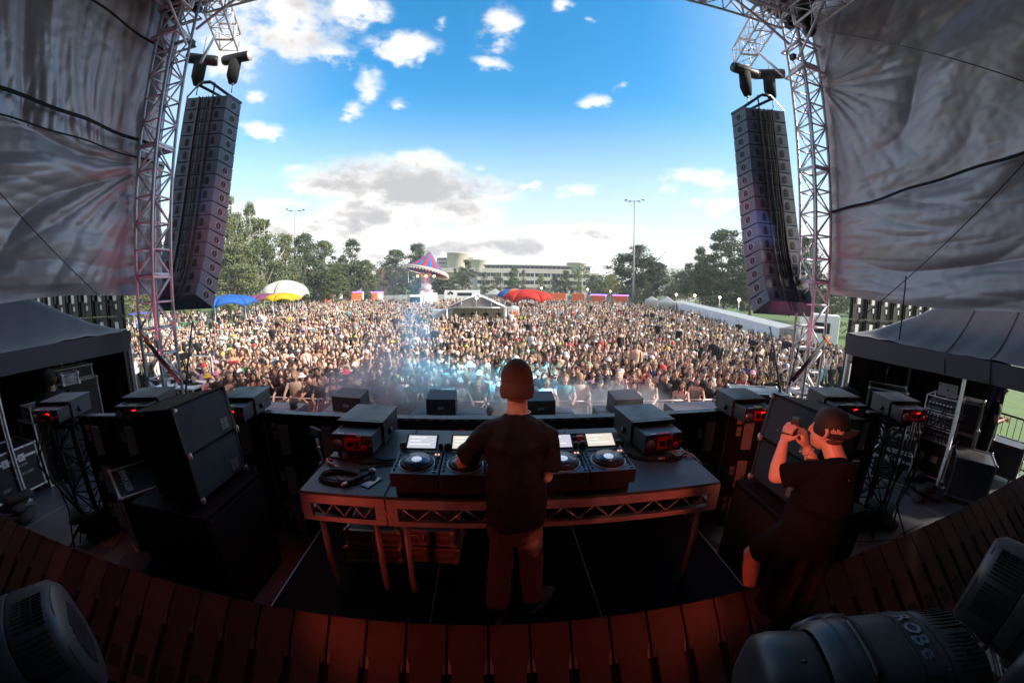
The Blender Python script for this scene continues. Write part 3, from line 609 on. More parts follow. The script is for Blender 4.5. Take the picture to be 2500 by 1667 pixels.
# ================================================================== CROWD
rg=np.random.RandomState(3)
class NP_:
    def __init__(s): s.v=[];s.f=[];s.c=[];s.n=0
    def tube(s,pts,rad,n,c,squash=None):
        pts=np.array(pts,float); k=len(pts); T=np.gradient(pts,axis=0); T/=np.linalg.norm(T,axis=1)[:,None]+1e-9
        ref=np.array([1,0,0.]) 
        vs=[]
        for i in range(k):
            r_=ref if abs(T[i]@ref)<.95 else np.array([0,1,0.])
            u=r_-T[i]*(r_@T[i]); u/=np.linalg.norm(u); w=np.cross(T[i],u); q=rad[i]; ra,rb=q if isinstance(q,tuple) else (q,q)
            a=np.arange(n)*2*np.pi/n; vs.append(pts[i]+u*(np.cos(a)*ra)[:,None]+w*(np.sin(a)*rb)[:,None])
        vs=np.concatenate(vs); o=s.n
        for i in range(k-1):
            for j in range(n): s.f.append((o+i*n+j,o+i*n+(j+1)%n,o+(i+1)*n+(j+1)%n,o+(i+1)*n+j))
        s.v.append(vs); s.c.append(np.full(len(vs),c)); s.n+=len(vs)
    def ell(s,ctr,r,n,k,c,z0=0.08,z1=math.pi-.08,rx=0.,rz=0.):
        a=np.linspace(z0,z1,k); b=np.arange(n)*2*np.pi/n
        X=np.outer(np.sin(a),np.cos(b))*r[0]; Y=np.outer(np.sin(a),np.sin(b))*r[1]; Z=np.outer(np.cos(a),np.ones(n))*r[2]
        P=np.stack([X,Y,Z],-1).reshape(-1,3); c_,s_=math.cos(rx),math.sin(rx); P=P@np.array([[1,0,0],[0,c_,s_],[0,-s_,c_]]); P=P+np.array(ctr); o=s.n
        for i in range(k-1):
            for j in range(n): s.f.append((o+i*n+j,o+(i+1)*n+j,o+(i+1)*n+(j+1)%n,o+i*n+(j+1)%n))
        s.v.append(P); s.c.append(np.full(len(P),c)); s.n+=len(P)
    def out(s): return np.concatenate(s.v),np.array(s.f),np.concatenate(s.c)
# component codes: 0 top, 1 trousers, 2 skin, 3 hair, 4 cap, 5 glasses, 6 phone
def body(hi,sex,pose,hair,cap,glass,lean=0.,r=None,only=None):
    N=NP_(); w=.235 if sex=='m' else .20; n=10 if hi else 6
    def want(k): return only is None or k in only
    bare=(sex=='f' and r.rand()<.45)
    if want('body'):
        N.tube([(0,.02,.0),(0,.02,.5),(0,0,.95)],[(.16,.08),(.17,.10),(.17,.12)],n,1)
        sh=(0,-.06*lean,0)
        N.tube([(0,0,.9),(0,-.02*lean,1.12),(0,-.05*lean,1.32),(0,-.06*lean,1.42),(0,-.06*lean,1.47)],[(w*.82,.12),(w*.84,.115),(w,.125),(w*.9,.10),(w*.45,.07)],n,0)
        if bare: N.tube([(0,-.05*lean,1.36),(0,-.06*lean,1.45),(0,-.06*lean,1.485)],[(w*1.0,.118),(w*.92,.10),(w*.42,.068)],n,2)
        N.tube([(0,-.05*lean,1.44),(0,-.06*lean,1.56)],[.055,.052],6,2)
        hc=(0,-.02-.07*lean,1.635)
        N.ell(hc,(.076,.095,.118),n if hi else 7,8 if hi else 5,2)
        if hi:
            N.ell((0,hc[1]-.095,1.625),(.014,.022,.022),5,4,2); N.ell((-.079,hc[1],1.63),(.012,.022,.03),5,4,2); N.ell((.079,hc[1],1.63),(.012,.022,.03),5,4,2)
            if not glass:
                for s_ in(-1,1): N.ell((s_*.03,hc[1]-.088,1.65),(.013,.006,.008),5,4,3)
            N.ell((0,hc[1]-.088,1.582),(.024,.008,.007),5,4,7)
    hy=-.02-.07*lean
    if want('hair'):
        if not cap: N.ell((0,hy+.018,1.665),(.088,.102,.105),n,6 if hi else 4,3,rx=-.25,z1=2.0)
        N.ell((0,hy+.045,1.63),(.084,.078,.10),n,5 if hi else 4,3)
        if hair=='long': N.tube([(0,hy+.05,1.66),(0,hy+.085,1.5),(0,hy+.10,1.3)],[(.085,.05),(.11,.05),(.07,.02)],n,3); 
        if hair=='long' and hi:
            for s_ in(-1,1): N.tube([(s_*.07,hy-.0,1.68),(s_*.088,hy-.02,1.55),(s_*.10,hy-.05,1.36)],[.03,.032,.012],6,3)
        if hair=='bun': N.ell((0,hy+.06,1.77),(.045,.045,.04),6,4,3)
    if cap and want('cap'):
        N.ell((0,hy+.01,1.685),(.092,.108,.092),n,5 if hi else 4,4,z1=1.6)
        if cap=='cap': N.tube([(0,hy-.08,1.70),(0,hy-.17,1.685)],[(.075,.012),(.055,.006)],8 if hi else 4,4)
        elif cap=='bucket': N.tube([(0,hy,1.70),(0,hy,1.655)],[(.10,.112),(.155,.165)],n,4)
    if glass and want('sunglasses'):
        N.tube([(-.066,hy-.06,1.652),(-.05,hy-.094,1.65),(0,hy-.098,1.652),(.05,hy-.094,1.65),(.066,hy-.06,1.652)],[(.004,.014),(.004,.02),(.004,.009),(.004,.02),(.004,.014)],5,5)
    if want('body'):
        long=sex=='m' and r.rand()<.10 or (sex=='f' and r.rand()<.12)
        for s_ in(-1,1):
            S_=np.array([s_*w*.93,-.05*lean,1.40]); ps=pose[0 if s_<0 else 1]; ph=False
            if ps=='down': E=S_+[s_*.05,.02,-.28]; H=E+[-s_*.02,-.10,-.23]
            elif ps=='up': E=S_+[s_*.14,-.08,.20]; H=E+[-s_*.05,-.06,.26]
            elif ps=='out': E=S_+[s_*.2,-.1,.08]; H=E+[s_*.05,-.05,.25]
            elif ps=='phone': E=S_+[s_*.06,-.20,-.08]; H=E+[-s_*.13,-.10,.26]; ph=True
            elif ps=='rail': E=S_+[s_*.08,-.16,-.24]; H=E+[-s_*.05,-.24,-.05]
            elif ps=='fold': E=S_+[s_*.06,-.04,-.26]; H=E+[-s_*.24,-.14,.03]
            elif ps=='clap': E=S_+[s_*.06,-.14,-.16]; H=E+[-s_*.16,-.16,.22]
            m_=(S_+E)/2
            N.tube([S_+[0,0,.02],m_],[.052,.05],6 if hi else 4,2 if bare else 0)
            N.tube([m_,E,(E+H)/2,H],[.043,.038,.034,.026],6 if hi else 4,0 if long else 2)
            d=(H-E)/np.linalg.norm(H-E); 
            N.tube([H,H+d*.05,H+d*.11],[(.026,.018),(.042,.018),(.03,.012)],6 if hi else 4,2)
            if hi:
                for q in range(4):
                    u=np.cross(d,[0,1,0.]); u/=np.linalg.norm(u)+1e-9; f0=H+d*.10+u*(q-1.5)*.019; N.tube([f0,f0+d*(.05+.01*(q%3))+np.array([0,-.012,0])],[.009,.006],4,2)
            if ph: N.ell(tuple(H+[0,-.02,.10]),(.038,.006,.075),6,4,6)
    V_,F_,C_=N.out()
    m_=(C_!=0)&(V_[:,2]>1.5)&(np.abs(V_[:,0])<.17); V_[m_]=(V_[m_]-[0,0,1.5])*1.13+[0,0,1.5]
    return V_,F_,C_
TOPC=[(.012,.012,.014)]*26+[(.03,.03,.035)]*2+[(.62,.60,.58)]*7+[(.75,.73,.70)]*2+[(.30,.24,.18),(.42,.34,.26),(.25,.26,.27),(.16,.17,.19),(.03,.05,.13),(.05,.09,.25),(.10,.13,.09),(.35,.03,.03),(.55,.25,.28),(.60,.45,.06),(.10,.30,.34),(.06,.25,.10),(.45,.30,.45),(.5,.42,.33)]
TROC=[(.02,.02,.022)]*4+[(.06,.08,.13)]*3+[(.15,.17,.2),(.35,.30,.24),(.5,.48,.45)]
SKC=[(.66,.45,.35),(.70,.49,.39),(.62,.41,.31),(.72,.52,.43),(.50,.32,.23),(.34,.20,.14),(.66,.44,.33)]
HAC=[(.018,.012,.008)]*7+[(.05,.028,.014)]*7+[(.11,.06,.03)]*3+[(.30,.20,.09)]*2+[(.22,.14,.07),(.10,.035,.015)]
CAC=[(.02,.02,.02)]*12+[(.75,.74,.72)]*10+[(.04,.06,.16),(.5,.4,.28),(.6,.05,.05),(.25,.3,.2),(.8,.35,.45),(.75,.6,.08),(.8,.35,.05)]
def cname(c,kind):
    if kind=='hair': return {(.018,.012,.008):'black',(.05,.028,.014):'dark brown',(.11,.06,.03):'brown',(.30,.20,.09):'blond',(.22,.14,.07):'light brown',(.10,.035,.015):'auburn'}.get(tuple(c),'brown')
    r,g,b=c; mx=max(c); mn=min(c)
    if mx<.05: return 'black'
    if mx-mn<.06: return 'white' if mx>.5 else ('grey' if mx>.12 else 'charcoal')
    if r>.7 and g>.5 and b<.2: return 'yellow'
    if r>.5 and .25<g<.5 and b<.1: return 'orange' if g<.4 else 'mustard'
    if r>.3 and g<.1: return 'red'
    if r>.5 and b>.25 and g<.4: return 'pink'
    if b>r*1.8 and b>g*1.15: return 'navy' if b<.2 else 'blue'
    if g>r*1.3 and b>g: return 'teal'
    if g>r and g>b: return 'green'
    if r>.4 and b>.4 and g<.35: return 'lilac'
    return 'beige' if r>.35 else 'brown'
CROWD=mat('crowd_cloth_and_skin',(.5,.5,.5),.7,0,.1,9,attr='Col')
def mkmesh(name,V,Fc,Cl,m):
    me=bpy.data.meshes.new(name); n=len(Fc); me.vertices.add(len(V)); me.vertices.foreach_set('co',V.astype(np.float32).ravel()); me.loops.add(n*4); me.loops.foreach_set('vertex_index',Fc.astype(np.int32).ravel()); me.polygons.add(n)
    me.polygons.foreach_set('loop_start',np.arange(0,4*n,4,dtype=np.int32)); me.polygons.foreach_set('loop_total',np.full(n,4,dtype=np.int32)); me.polygons.foreach_set('use_smooth',np.ones(n,dtype=bool))
    a=me.color_attributes.new('Col','FLOAT_COLOR','POINT'); col=np.concatenate([Cl,np.ones((len(Cl),1))],1).astype(np.float32); a.data.foreach_set('color',col.ravel()); me.materials.append(m); me.update(); return me
def palette(r): return [TOPC[r.randint(len(TOPC))],TROC[r.randint(len(TROC))],SKC[r.randint(len(SKC))],HAC[r.randint(len(HAC))],CAC[r.randint(len(CAC))],(.008,.008,.01),(.01,.01,.012),(.45,.14,.12)]
POSES=[('down','down')]*12+[('fold','fold')]*4+[('up','down')]+[('down','up')]+[('up','up')]+[('clap','clap')]*2+[('phone','down'),('down','phone'),('out','down'),('phone','phone')]
# positions: jittered rows in polar coordinates
BY=9.95
def front_y(x): return BY+.28 if x<2 else BY+.28-.075*(x-2)
pts=[]
# front rows parallel to the rail
x=-10.4; row=[]
for k in range(5):
    x=-11.5-k*.3+(k%2)*.25
    while x<11.5+k*.3:
        pts.append((x+rg.uniform(-.09,.09),front_y(x)+k*.52+rg.uniform(-.10,.10)+(0 if k==0 else .05),k)); x+=rg.uniform(.43,.55)
d=12.9; kk_=5
while d<90:
    sp=.47+.011*max(0,d-13); dr=.44+.012*max(0,d-13)
    if d>45: sp*=1+(d-45)*.013; dr*=1+(d-45)*.01
    a=-57.; 
    while a<55:
        aa=a+rg.uniform(-.3,.3)*math.degrees(sp/d); dd=d+rg.uniform(-.3,.3)*dr*1.3; X=dd*math.sin(R(aa)); Yy=dd*math.cos(R(aa))
        ok=Yy>front_y(X)+2.4 and rg.rand()>.06
        if 32.2<Yy<40.5 and -5.9<X<3.3: ok=False
        if -8<X<4 and 29<Yy<33: ok=ok
        if aa<-36 and d>26: ok=ok and rg.rand()<.42
        if aa<-30 and d>42: ok=ok and rg.rand()<.6
        if d>30 and aa>38: ok=ok and X<atD(1905,778,27).x-1.5+(Yy-18)*.0
        if aa>36 and d>24 : ok=ok and X<21+(.35*(60-Yy))*.0
        if ok: pts.append((X,Yy,kk_))
        a+=math.degrees(sp/d)
    d+=dr; kk_+=1
fr=[p for p in pts]
def vis(p):
    a=math.degrees(math.atan2(p[0],p[1])); return -51<a<48.5
pts=[p for p in pts if -57<math.degrees(math.atan2(p[0],p[1]))<54]
near=sorted([p for p in pts if vis(p) and not(-1.0<math.degrees(math.atan2(p[0],p[1]))-0<8 and p[1]<10.6 and False)],key=lambda p:(p[2],math.hypot(p[0],p[1])))[:292]
nearset=set(near); mass=[p for p in pts if p not in nearset]
ROWN=['front row against the rail','second row','third row','fourth row','fifth row','sixth row','seventh row','eighth row','ninth row']
near.sort(key=lambda p:(p[2],p[0]))
rows={}
for p in near: rows.setdefault(p[2],[]).append(p)
# people the photograph singles out: pixel x on the front rows -> look
SPEC=[(0,498,dict(sex='f',cap='bucket',capc=(.85,.55,.03),top=(.72,.45,.45),pose=('rail','rail'),glass=False)),
(0,545,dict(sex='m',cap='cap',capc=(.85,.28,.40),top=(.02,.02,.02),pose=('rail','rail'))),
(0,630,dict(sex='f',hair='long',top=(.012,.012,.014),pose=('rail','down'),hairc=(.018,.012,.008))),
(0,668,dict(sex='m',top=(.03,.03,.03),pose=('phone','phone'),glass=True)),(0,708,dict(sex='m',top=(.012,.012,.014),glass=True,pose=('rail','rail'))),
(0,752,dict(sex='m',top=(.03,.03,.035),pose=('rail','rail'))),(0,792,dict(sex='f',hair='bun',top=(.02,.02,.02),pose=('rail','rail'))),
(1,838,dict(sex='f',cap='bucket',capc=(.65,.03,.06),top=(.02,.02,.02))),(0,832,dict(sex='f',hair='long',top=(.02,.02,.02),hairc=(.05,.028,.014),pose=('rail','rail'))),
(0,878,dict(sex='m',top=(.35,.5,.6),glass=True,pose=('down','down'))),(0,908,dict(sex='m',top=(.02,.08,.45),pose=('rail','rail'),hairc=(.11,.06,.03))),
(0,938,dict(sex='m',top=(.62,.58,.6),pose=('rail','rail'))),(1,968,dict(sex='m',top=(.7,.7,.7))),(0,1030,dict(sex='m',cap='cap',capc=(.06,.07,.09),top=(.04,.08,.10),pose=('rail','rail'))),
(1,1088,dict(sex='f',hair='long',top=(.02,.02,.02))),(1,1112,dict(sex='f',hair='long',top=(.4,.4,.38),glass=True)),
(0,1123,dict(sex='m',cap='cap',capc=(.75,.74,.72),top=(.75,.73,.70),pose=('rail','rail'))),(1,1152,dict(sex='m',cap='cap',capc=(.75,.74,.72),top=(.03,.03,.03),glass=True)),
(0,1338,dict(sex='m',top=(.62,.60,.62),pose=('rail','rail'))),(0,1372,dict(sex='m',top=(.10,.35,.42),pose=('rail','rail'))),(0,1406,dict(sex='m',top=(.55,.45,.42),pose=('rail','rail'))),
(0,1452,dict(sex='m',cap='cap',capc=(.05,.06,.09),top=(.03,.035,.05),pose=('rail','rail'))),(0,1512,dict(sex='m',cap='cap',capc=(.45,.36,.26),top=(.08,.07,.06),pose=('phone','phone'))),
(0,1555,dict(sex='f',hair='long',top=(.02,.02,.02),hairc=(.018,.012,.008))),(0,1625,dict(sex='m',top=(.02,.02,.022),pose=('rail','down'))),(0,1662,dict(sex='f',hair='long',top=(.7,.6,.62))),
(0,1722,dict(sex='m',top=(.02,.02,.022),hairc=(.018,.012,.008),pose=('rail','rail'))),(0,1758,dict(sex='m',top=(.012,.012,.014),glass=True,pose=('rail','rail'))),(1,1700,dict(sex='m',cap='cap',capc=(.02,.02,.02),top=(.02,.02,.02))),
(0,1800,dict(sex='m',top=(.75,.70,.70),pose=('rail','rail'))),(0,1848,dict(sex='m',top=(.02,.02,.02),pose=('rail','rail')))]
used_={}
for rr_i,px,sp in SPEC:
    q=atY(px,940,BY+.3+rr_i*.5); best=min((p for p in rows[rr_i] if p not in used_),key=lambda p:abs(p[0]-q.x)); used_[best]=sp
ordn=lambda i: '%d%s'%(i,'th' if 10<=i%100<=20 else {1:'st',2:'nd',3:'rd'}.get(i%10,'th'))
for k,rw in rows.items():
    for i,p in enumerate(rw):
        sp=used_.get(p,{}); sex=sp.get('sex','m' if rg.rand()<.58 else 'f'); cap=sp.get('cap',None if sp else ('cap' if rg.rand()<.2 else ('bucket' if rg.rand()<.05 else None)))
        glass=sp.get('glass',rg.rand()<.28); hair=sp.get('hair','short' if sex=='m' else ('long' if rg.rand()<.8 else 'bun'))
        pose=sp.get('pose',(('rail','rail') if k==0 else POSES[rg.randint(len(POSES))])); pal=palette(rg)
        if 'top' in sp: pal[0]=sp['top']
        if 'capc' in sp: pal[4]=sp['capc']
        if 'hairc' in sp: pal[3]=sp['hairc']
        pal=[tuple(np.array(c)*rg.uniform(.88,1.1)) if q in(2,) else c for q,c in enumerate(pal)]
        seed=rg.randint(1e9); PA=np.array(pal)
        sc=rg.uniform(.96,1.09)*(1.0 if sex=='m' else .95); lean=1. if k==0 else rg.uniform(0,.6)
        where='in the '+ROWN[k] if k else 'in the front row against the rail'
        at=(' with %s %s'%(cname(pal[4],'c'),'cap' if cap=='cap' else 'bucket hat') if cap else ' with %s %s hair'%(hair if hair!='bun' else 'tied',cname(pal[3],'hair')))
        lab='person in %s top%s%s, %s from left, row %s'%(cname(pal[0],'c'),at,' and sunglasses' if glass else '',ordn(i+1),['one','two','three','four','five','six','seven','eight','nine'][k])
        t=None
        V,Fc,Cc=body(True,sex,pose,hair,cap,glass,lean,np.random.RandomState(seed),only=('body',))
        o=bpy.data.objects.new('person',mkmesh('person',V,Fc,PA[Cc],CROWD)); C.objects.link(o); o.location=(p[0],p[1],GZ); o.scale=(sc,sc,sc); o.rotation_euler=(0,0,math.atan2(p[0],-p[1])*.9+(0 if abs(p[0])<0 else 0)+rg.uniform(-.4,.4))
        ang=math.atan2(-p[0],p[1])  # face the booth
        o.rotation_euler=(0,0,ang+rg.uniform(-.35,.35)); tag(o,lab,'person','crowd at the front rail')
        for nm,cond in (('hair',True),('cap' if cap=='cap' else 'hat',bool(cap)),('sunglasses',glass)):
            if not cond: continue
            key='cap' if nm in('cap','hat') else nm
            if key=='hair' and hair=='short' and cap and False: continue
            V,Fc,Cc=body(True,sex,pose,hair,cap,glass,lean,np.random.RandomState(seed),only=(key,))
            h=bpy.data.objects.new(nm,mkmesh(nm,V,Fc,PA[Cc],CROWD)); C.objects.link(h); h.parent=o
# two people up on shoulders in the left crowd
# the rest as one mass
temps=[]
for i in range(60):
    r=np.random.RandomState(100+i); sex='m' if i%2 else 'f'
    temps.append(body(False,sex,POSES[r.randint(len(POSES))],'short' if sex=='m' else 'long','cap' if r.rand()<.18 else None,r.rand()<.2,.3,r))
VV=[];FF=[];CC=[];off=0
for p in mass:
    V,Fc,Cc=temps[rg.randint(len(temps))]; dist=math.hypot(p[0],p[1])
    PA=np.array(palette(rg)); sc=rg.uniform(.9,1.07); a=math.atan2(-p[0],p[1])+rg.uniform(-.6,.6)
    if rg.rand()<.03 and dist<50: sc_z=.55
    else: sc_z=0
    c_,s_=math.cos(a),math.sin(a); P=V*sc; P=np.stack([P[:,0]*c_-P[:,1]*s_+p[0],P[:,0]*s_+P[:,1]*c_+p[1],P[:,2]+GZ+sc_z],1)
    VV.append(P); FF.append(Fc+off); CC.append(PA[Cc]); off+=len(V)
me=mkmesh('crowd',np.concatenate(VV),np.concatenate(FF),np.concatenate(CC),CROWD)
o=bpy.data.objects.new('crowd',me); C.objects.link(o); tag(o,'dense festival crowd filling the field behind the front rows','crowd',None,'stuff')
print('crowd mass',len(mass),'faces',len(me.polygons))
# ---- crowd barrier
def barrier():
    BR=mat('barrier_aluminium',(.50,.46,.46),.45,.5,.15,6); BP=mat('barrier_panel',(.22,.20,.21),.6,.2,.3,3)
    x=-10.3; i=0
    while x<10.3:
        y=BY if x<2 else BY-.075*(x-2); y2=BY if x+1.0<2 else BY-.075*(x+1-2); sl=math.atan2(y2-y,1.0)
        t=thing('crowd_barrier','aluminium crowd barrier section, %s from the left end of the rail line'%ordn(i+1),'barrier',(x,y,GZ),sl,'crowd barrier sections')
        if i==0:
            q=MB(); q.tube([(.0,0,1.12),(1.0,0,1.12)],.028,8); q.build('top_rail',BR,t)
            q=MB()
            for xx in(.04,.95): q.bb((xx-.022,-.022,.02),(xx+.022,.022,1.1))
            for xx in(.04,.95): q.tube([(xx,-.02,1.0),(xx,-.75,.04)],.02,6)
            q.build('post',BR,t)
            q=MB(); q.bb((.07,-.008,.08),(.92,.008,1.05)); q.build('panel',BP,t)
            q=MB(); q.bb((.02,-.85,0),(.97,.6,.03)); q.build('foot_plate',BR,t)
            pro=t
        else:
            for ch in list(pro.children):
                c=ch.copy(); C.objects.link(c); c.parent=t
        x+=1.01; i+=1
barrier()
# ================================================================== THE STAGE
def onz(x,y,z):
    d=ray(x,y); t=(z-CZ)/d[2]; return Vector((d[0]*t,d[1]*t,z))
def RZ(a): return Matrix.Rotation(a,4,'Z')
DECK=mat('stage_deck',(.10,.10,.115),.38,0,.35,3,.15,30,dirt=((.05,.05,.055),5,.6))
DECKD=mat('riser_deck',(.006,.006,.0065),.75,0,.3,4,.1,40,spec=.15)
DRAPE=mat('black_drape',(.012,.012,.014),.9,0,.3,4,.2,12)
WZ=-.5
q=MB(); q.bb((-9.5,-4,WZ-.25),(-1.72,7.1,WZ)); q.bb((-1.70,3.5,WZ-.25),(1.98,7.1,WZ-.002)); q.bb((2.0,-4,WZ-.25),(9.5,7.1,WZ)); q.bb((-1.70,-4,WZ-.25),(1.98,3.48,WZ-.03)); SF=struct(q.build('stage_floor',DECK))
q=MB()
for k in range(-7,8):
    if abs(k*1.22)>1.9: q.bb((k*1.22-.006,-4,WZ+.0005),(k*1.22+.006,7.1,WZ+.003))
q.build('floor_joint',mat('deck_joint',(.35,.35,.36),.5,.4),SF)
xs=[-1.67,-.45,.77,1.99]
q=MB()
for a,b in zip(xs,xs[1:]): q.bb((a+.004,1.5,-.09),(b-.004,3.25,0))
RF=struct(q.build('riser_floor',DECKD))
q=MB()
for x in xs: q.bb((x-.004,1.5,-.0005),(x+.004,3.25,.003))
q.build('edge_trim',mat('riser_trim',(.55,.55,.56),.35,.6),RF)
q=MB(); q.bb((-9.5,7.02,GZ),(9.5,7.12,WZ-.26)); tag(q.build('stage_skirt',DRAPE),'black cloth skirt closing the audience side of the stage','skirt')
q=MB(); q.bb((-11,-4.05,WZ),(11,-4,9.0)); tag(q.build('rear_drape',DRAPE),'tall black drape closing the stage behind the camera','drape')  # unseen; widened beyond the roof to keep sky light off the stage
ROOFM=mat('roof_skin',(.035,.035,.04),.7,0,.2,1)
def roof(u,v):
    x=-6.7+13.4*u; y=-4.3+10.6*v; return Vector((x,y,8.75+1.1*math.cos(x/6.7*math.pi/2)+.04*math.sin(y*2.6)))
q=MB(); q.sheet(roof,40,30); tag(q.build('stage_roof',ROOFM,solid=.03),'dark arched fabric stage roof spanning over the whole stage','roof')
# ---- trusses
def truss_parts(par,p0,p1,s,step=.5,cr=.026,br=.013,up=(0,0,1),kind='H',O=(0,0,0),mt=None):
    p0=Vector(p0);p1=Vector(p1); d=(p1-p0); Ln=d.length; d.normalize(); a=Vector(up) if abs(Vector(up).dot(d))<.9 else Vector((1,0,0)); a=(a-d*a.dot(d)).normalized(); b=d.cross(a); h=s/2; mt=mt or ALU
    cs=[(a*h*i+b*h*j) for i,j in((1,1),(1,-1),(-1,-1),(-1,1))]
    for c in cs: q=MB(); q.tube([p0+c,p1+c],cr,10); q.build('chord',mt,par,O)
    n=max(1,round(Ln/step)); q=MB(); st=Ln/n
    for k in range(n+1):
        P=p0+d*(st*k)
        for i in range(4):
            q.tube([P+cs[i],P+cs[(i+1)%4]],br*1.15 if k not in(0,n) else br*1.4,7)
    for k in range(n):
        for i in range(4):
            A,B=(i,(i+1)%4) if (k+i)%2==0 else ((i+1)%4,i); q.tube([p0+d*(st*k)+cs[A],p0+d*(st*(k+1))+cs[B]],br,7)
    q.build('bracing',mt,par,O)
    q=MB()
    for k in range(0,n+1,5):
        P=p0+d*(st*k)
        for i in range(4):
            m_=(cs[i]+cs[(i+1)%4])/2; w=(cs[(i+1)%4]-cs[i]); 
            rot=Matrix([w.normalized(),m_.normalized(),d]).transposed(); q.box(P+m_,(w.length*.98,.012,.09),0,rot)
    q.build('splice_plate',mt,par,O)
TWX={-1:(-6.1,5.33),1:(6.52,5.92)}
TOWER=mat('tower_aluminium',(.80,.77,.80),.38,.35,.12,9)
for s,lab in((-1,'tall silver box truss tower at the left front of the stage'),(1,'tall silver box truss tower at the right front of the stage')):
    O=Vector((*TWX[s],GZ)); t=thing('truss_tower',lab,'truss tower',O,0,'roof truss towers')
    truss_parts(t,(O.x,O.y,GZ+.1),(O.x,O.y,9.1),.44,.46,.031,.017,O=O,mt=TOWER)
    q=MB(); q.bb((O.x-.6,O.y-.6,GZ),(O.x+.6,O.y+.6,GZ+.09)); q.build('base_plate',STEEL,t,O)
    # head block and sleeve
    q=MB()
    for z in(7.1,7.75):
        q.tube([(O.x-.3,O.y-.3,z),(O.x+.3,O.y-.3,z),(O.x+.3,O.y+.3,z),(O.x-.3,O.y+.3,z),(O.x-.3,O.y-.3,z)],.03,8)
    q.build('sleeve_block',TOWER,t,O)
for lab,p0,p1,st in(('silver box truss along the front edge of the stage roof',(-6.0,5.62,8.35),(6.0,5.62,8.35),.5),):
    O=Vector(p0); t=thing('roof_truss',lab,'truss',O); truss_parts(t,p0,p1,.5,.5,O=O,mt=TOWER)
for s in(-1,1):
    O=Vector((s*5.9,5.2,8.2)); t=thing('side_truss','silver box truss running back under the roof on the %s side'%('left' if s<0 else 'right'),'truss',O,0,'side roof trusses'); truss_parts(t,(s*6.02,5.3,8.0),(s*6.02,-3.5,8.0),.44,.5,O=O,mt=TOWER)
    # boom that carries the speaker array
    a=azel(-43.2 if s<0 else 41.0,34.6 if s<0 else 34.4,9.75); a.z=8.62
    p1=Vector((a.x,a.y+.5,8.62)); p0=Vector((s*5.55,5.0,8.62)); O=p0
    t=thing('truss_boom','silver truss boom reaching out over the %s speaker array'%('left' if s<0 else 'right'),'truss boom',O,0,'array booms'); truss_parts(t,p0,p1,.46,.5,O=O,mt=TOWER)
    q=MB(); q.tube([(s*5.85,5.9,6.9),(p1.x-s*.15,p1.y-.7,8.42)],.033,8); q.tube([(s*5.75,5.5,7.4),(s*4.6,5.6,8.2)],.028,8); q.tube([(s*5.8,5.4,7.0),(s*5.8,4.2,8.0)],.028,8); q.build('brace_tube',TOWER,t,O)
# corner hoist and clutter at tower heads
for s in(-1,1):
    O=Vector((s*6.2,5.3,7.9)); t=thing('tower_hoist','black chain hoist bag and clamps at the head of the %s tower'%('left' if s<0 else 'right'),'hoist',O,0,'tower head hoists')
    q=MB(); q.ell((0,0,0),(.16,.16,.28),12,8); q.box((0,.1,.35),(.3,.3,.22)); q.build('chain_bag',BLKM,t); q=MB(); q.tube([(-.3*s,.2,.2),(.1*s,.5,.3),(-.1*s,.1,.8)],.03,6); q.box((-s*.25,.3,.1),(.16,.12,.12)); q.box((-s*.3,.3,-.7),(.1,.12,.1)); q.build('clamp',BLKM,t)
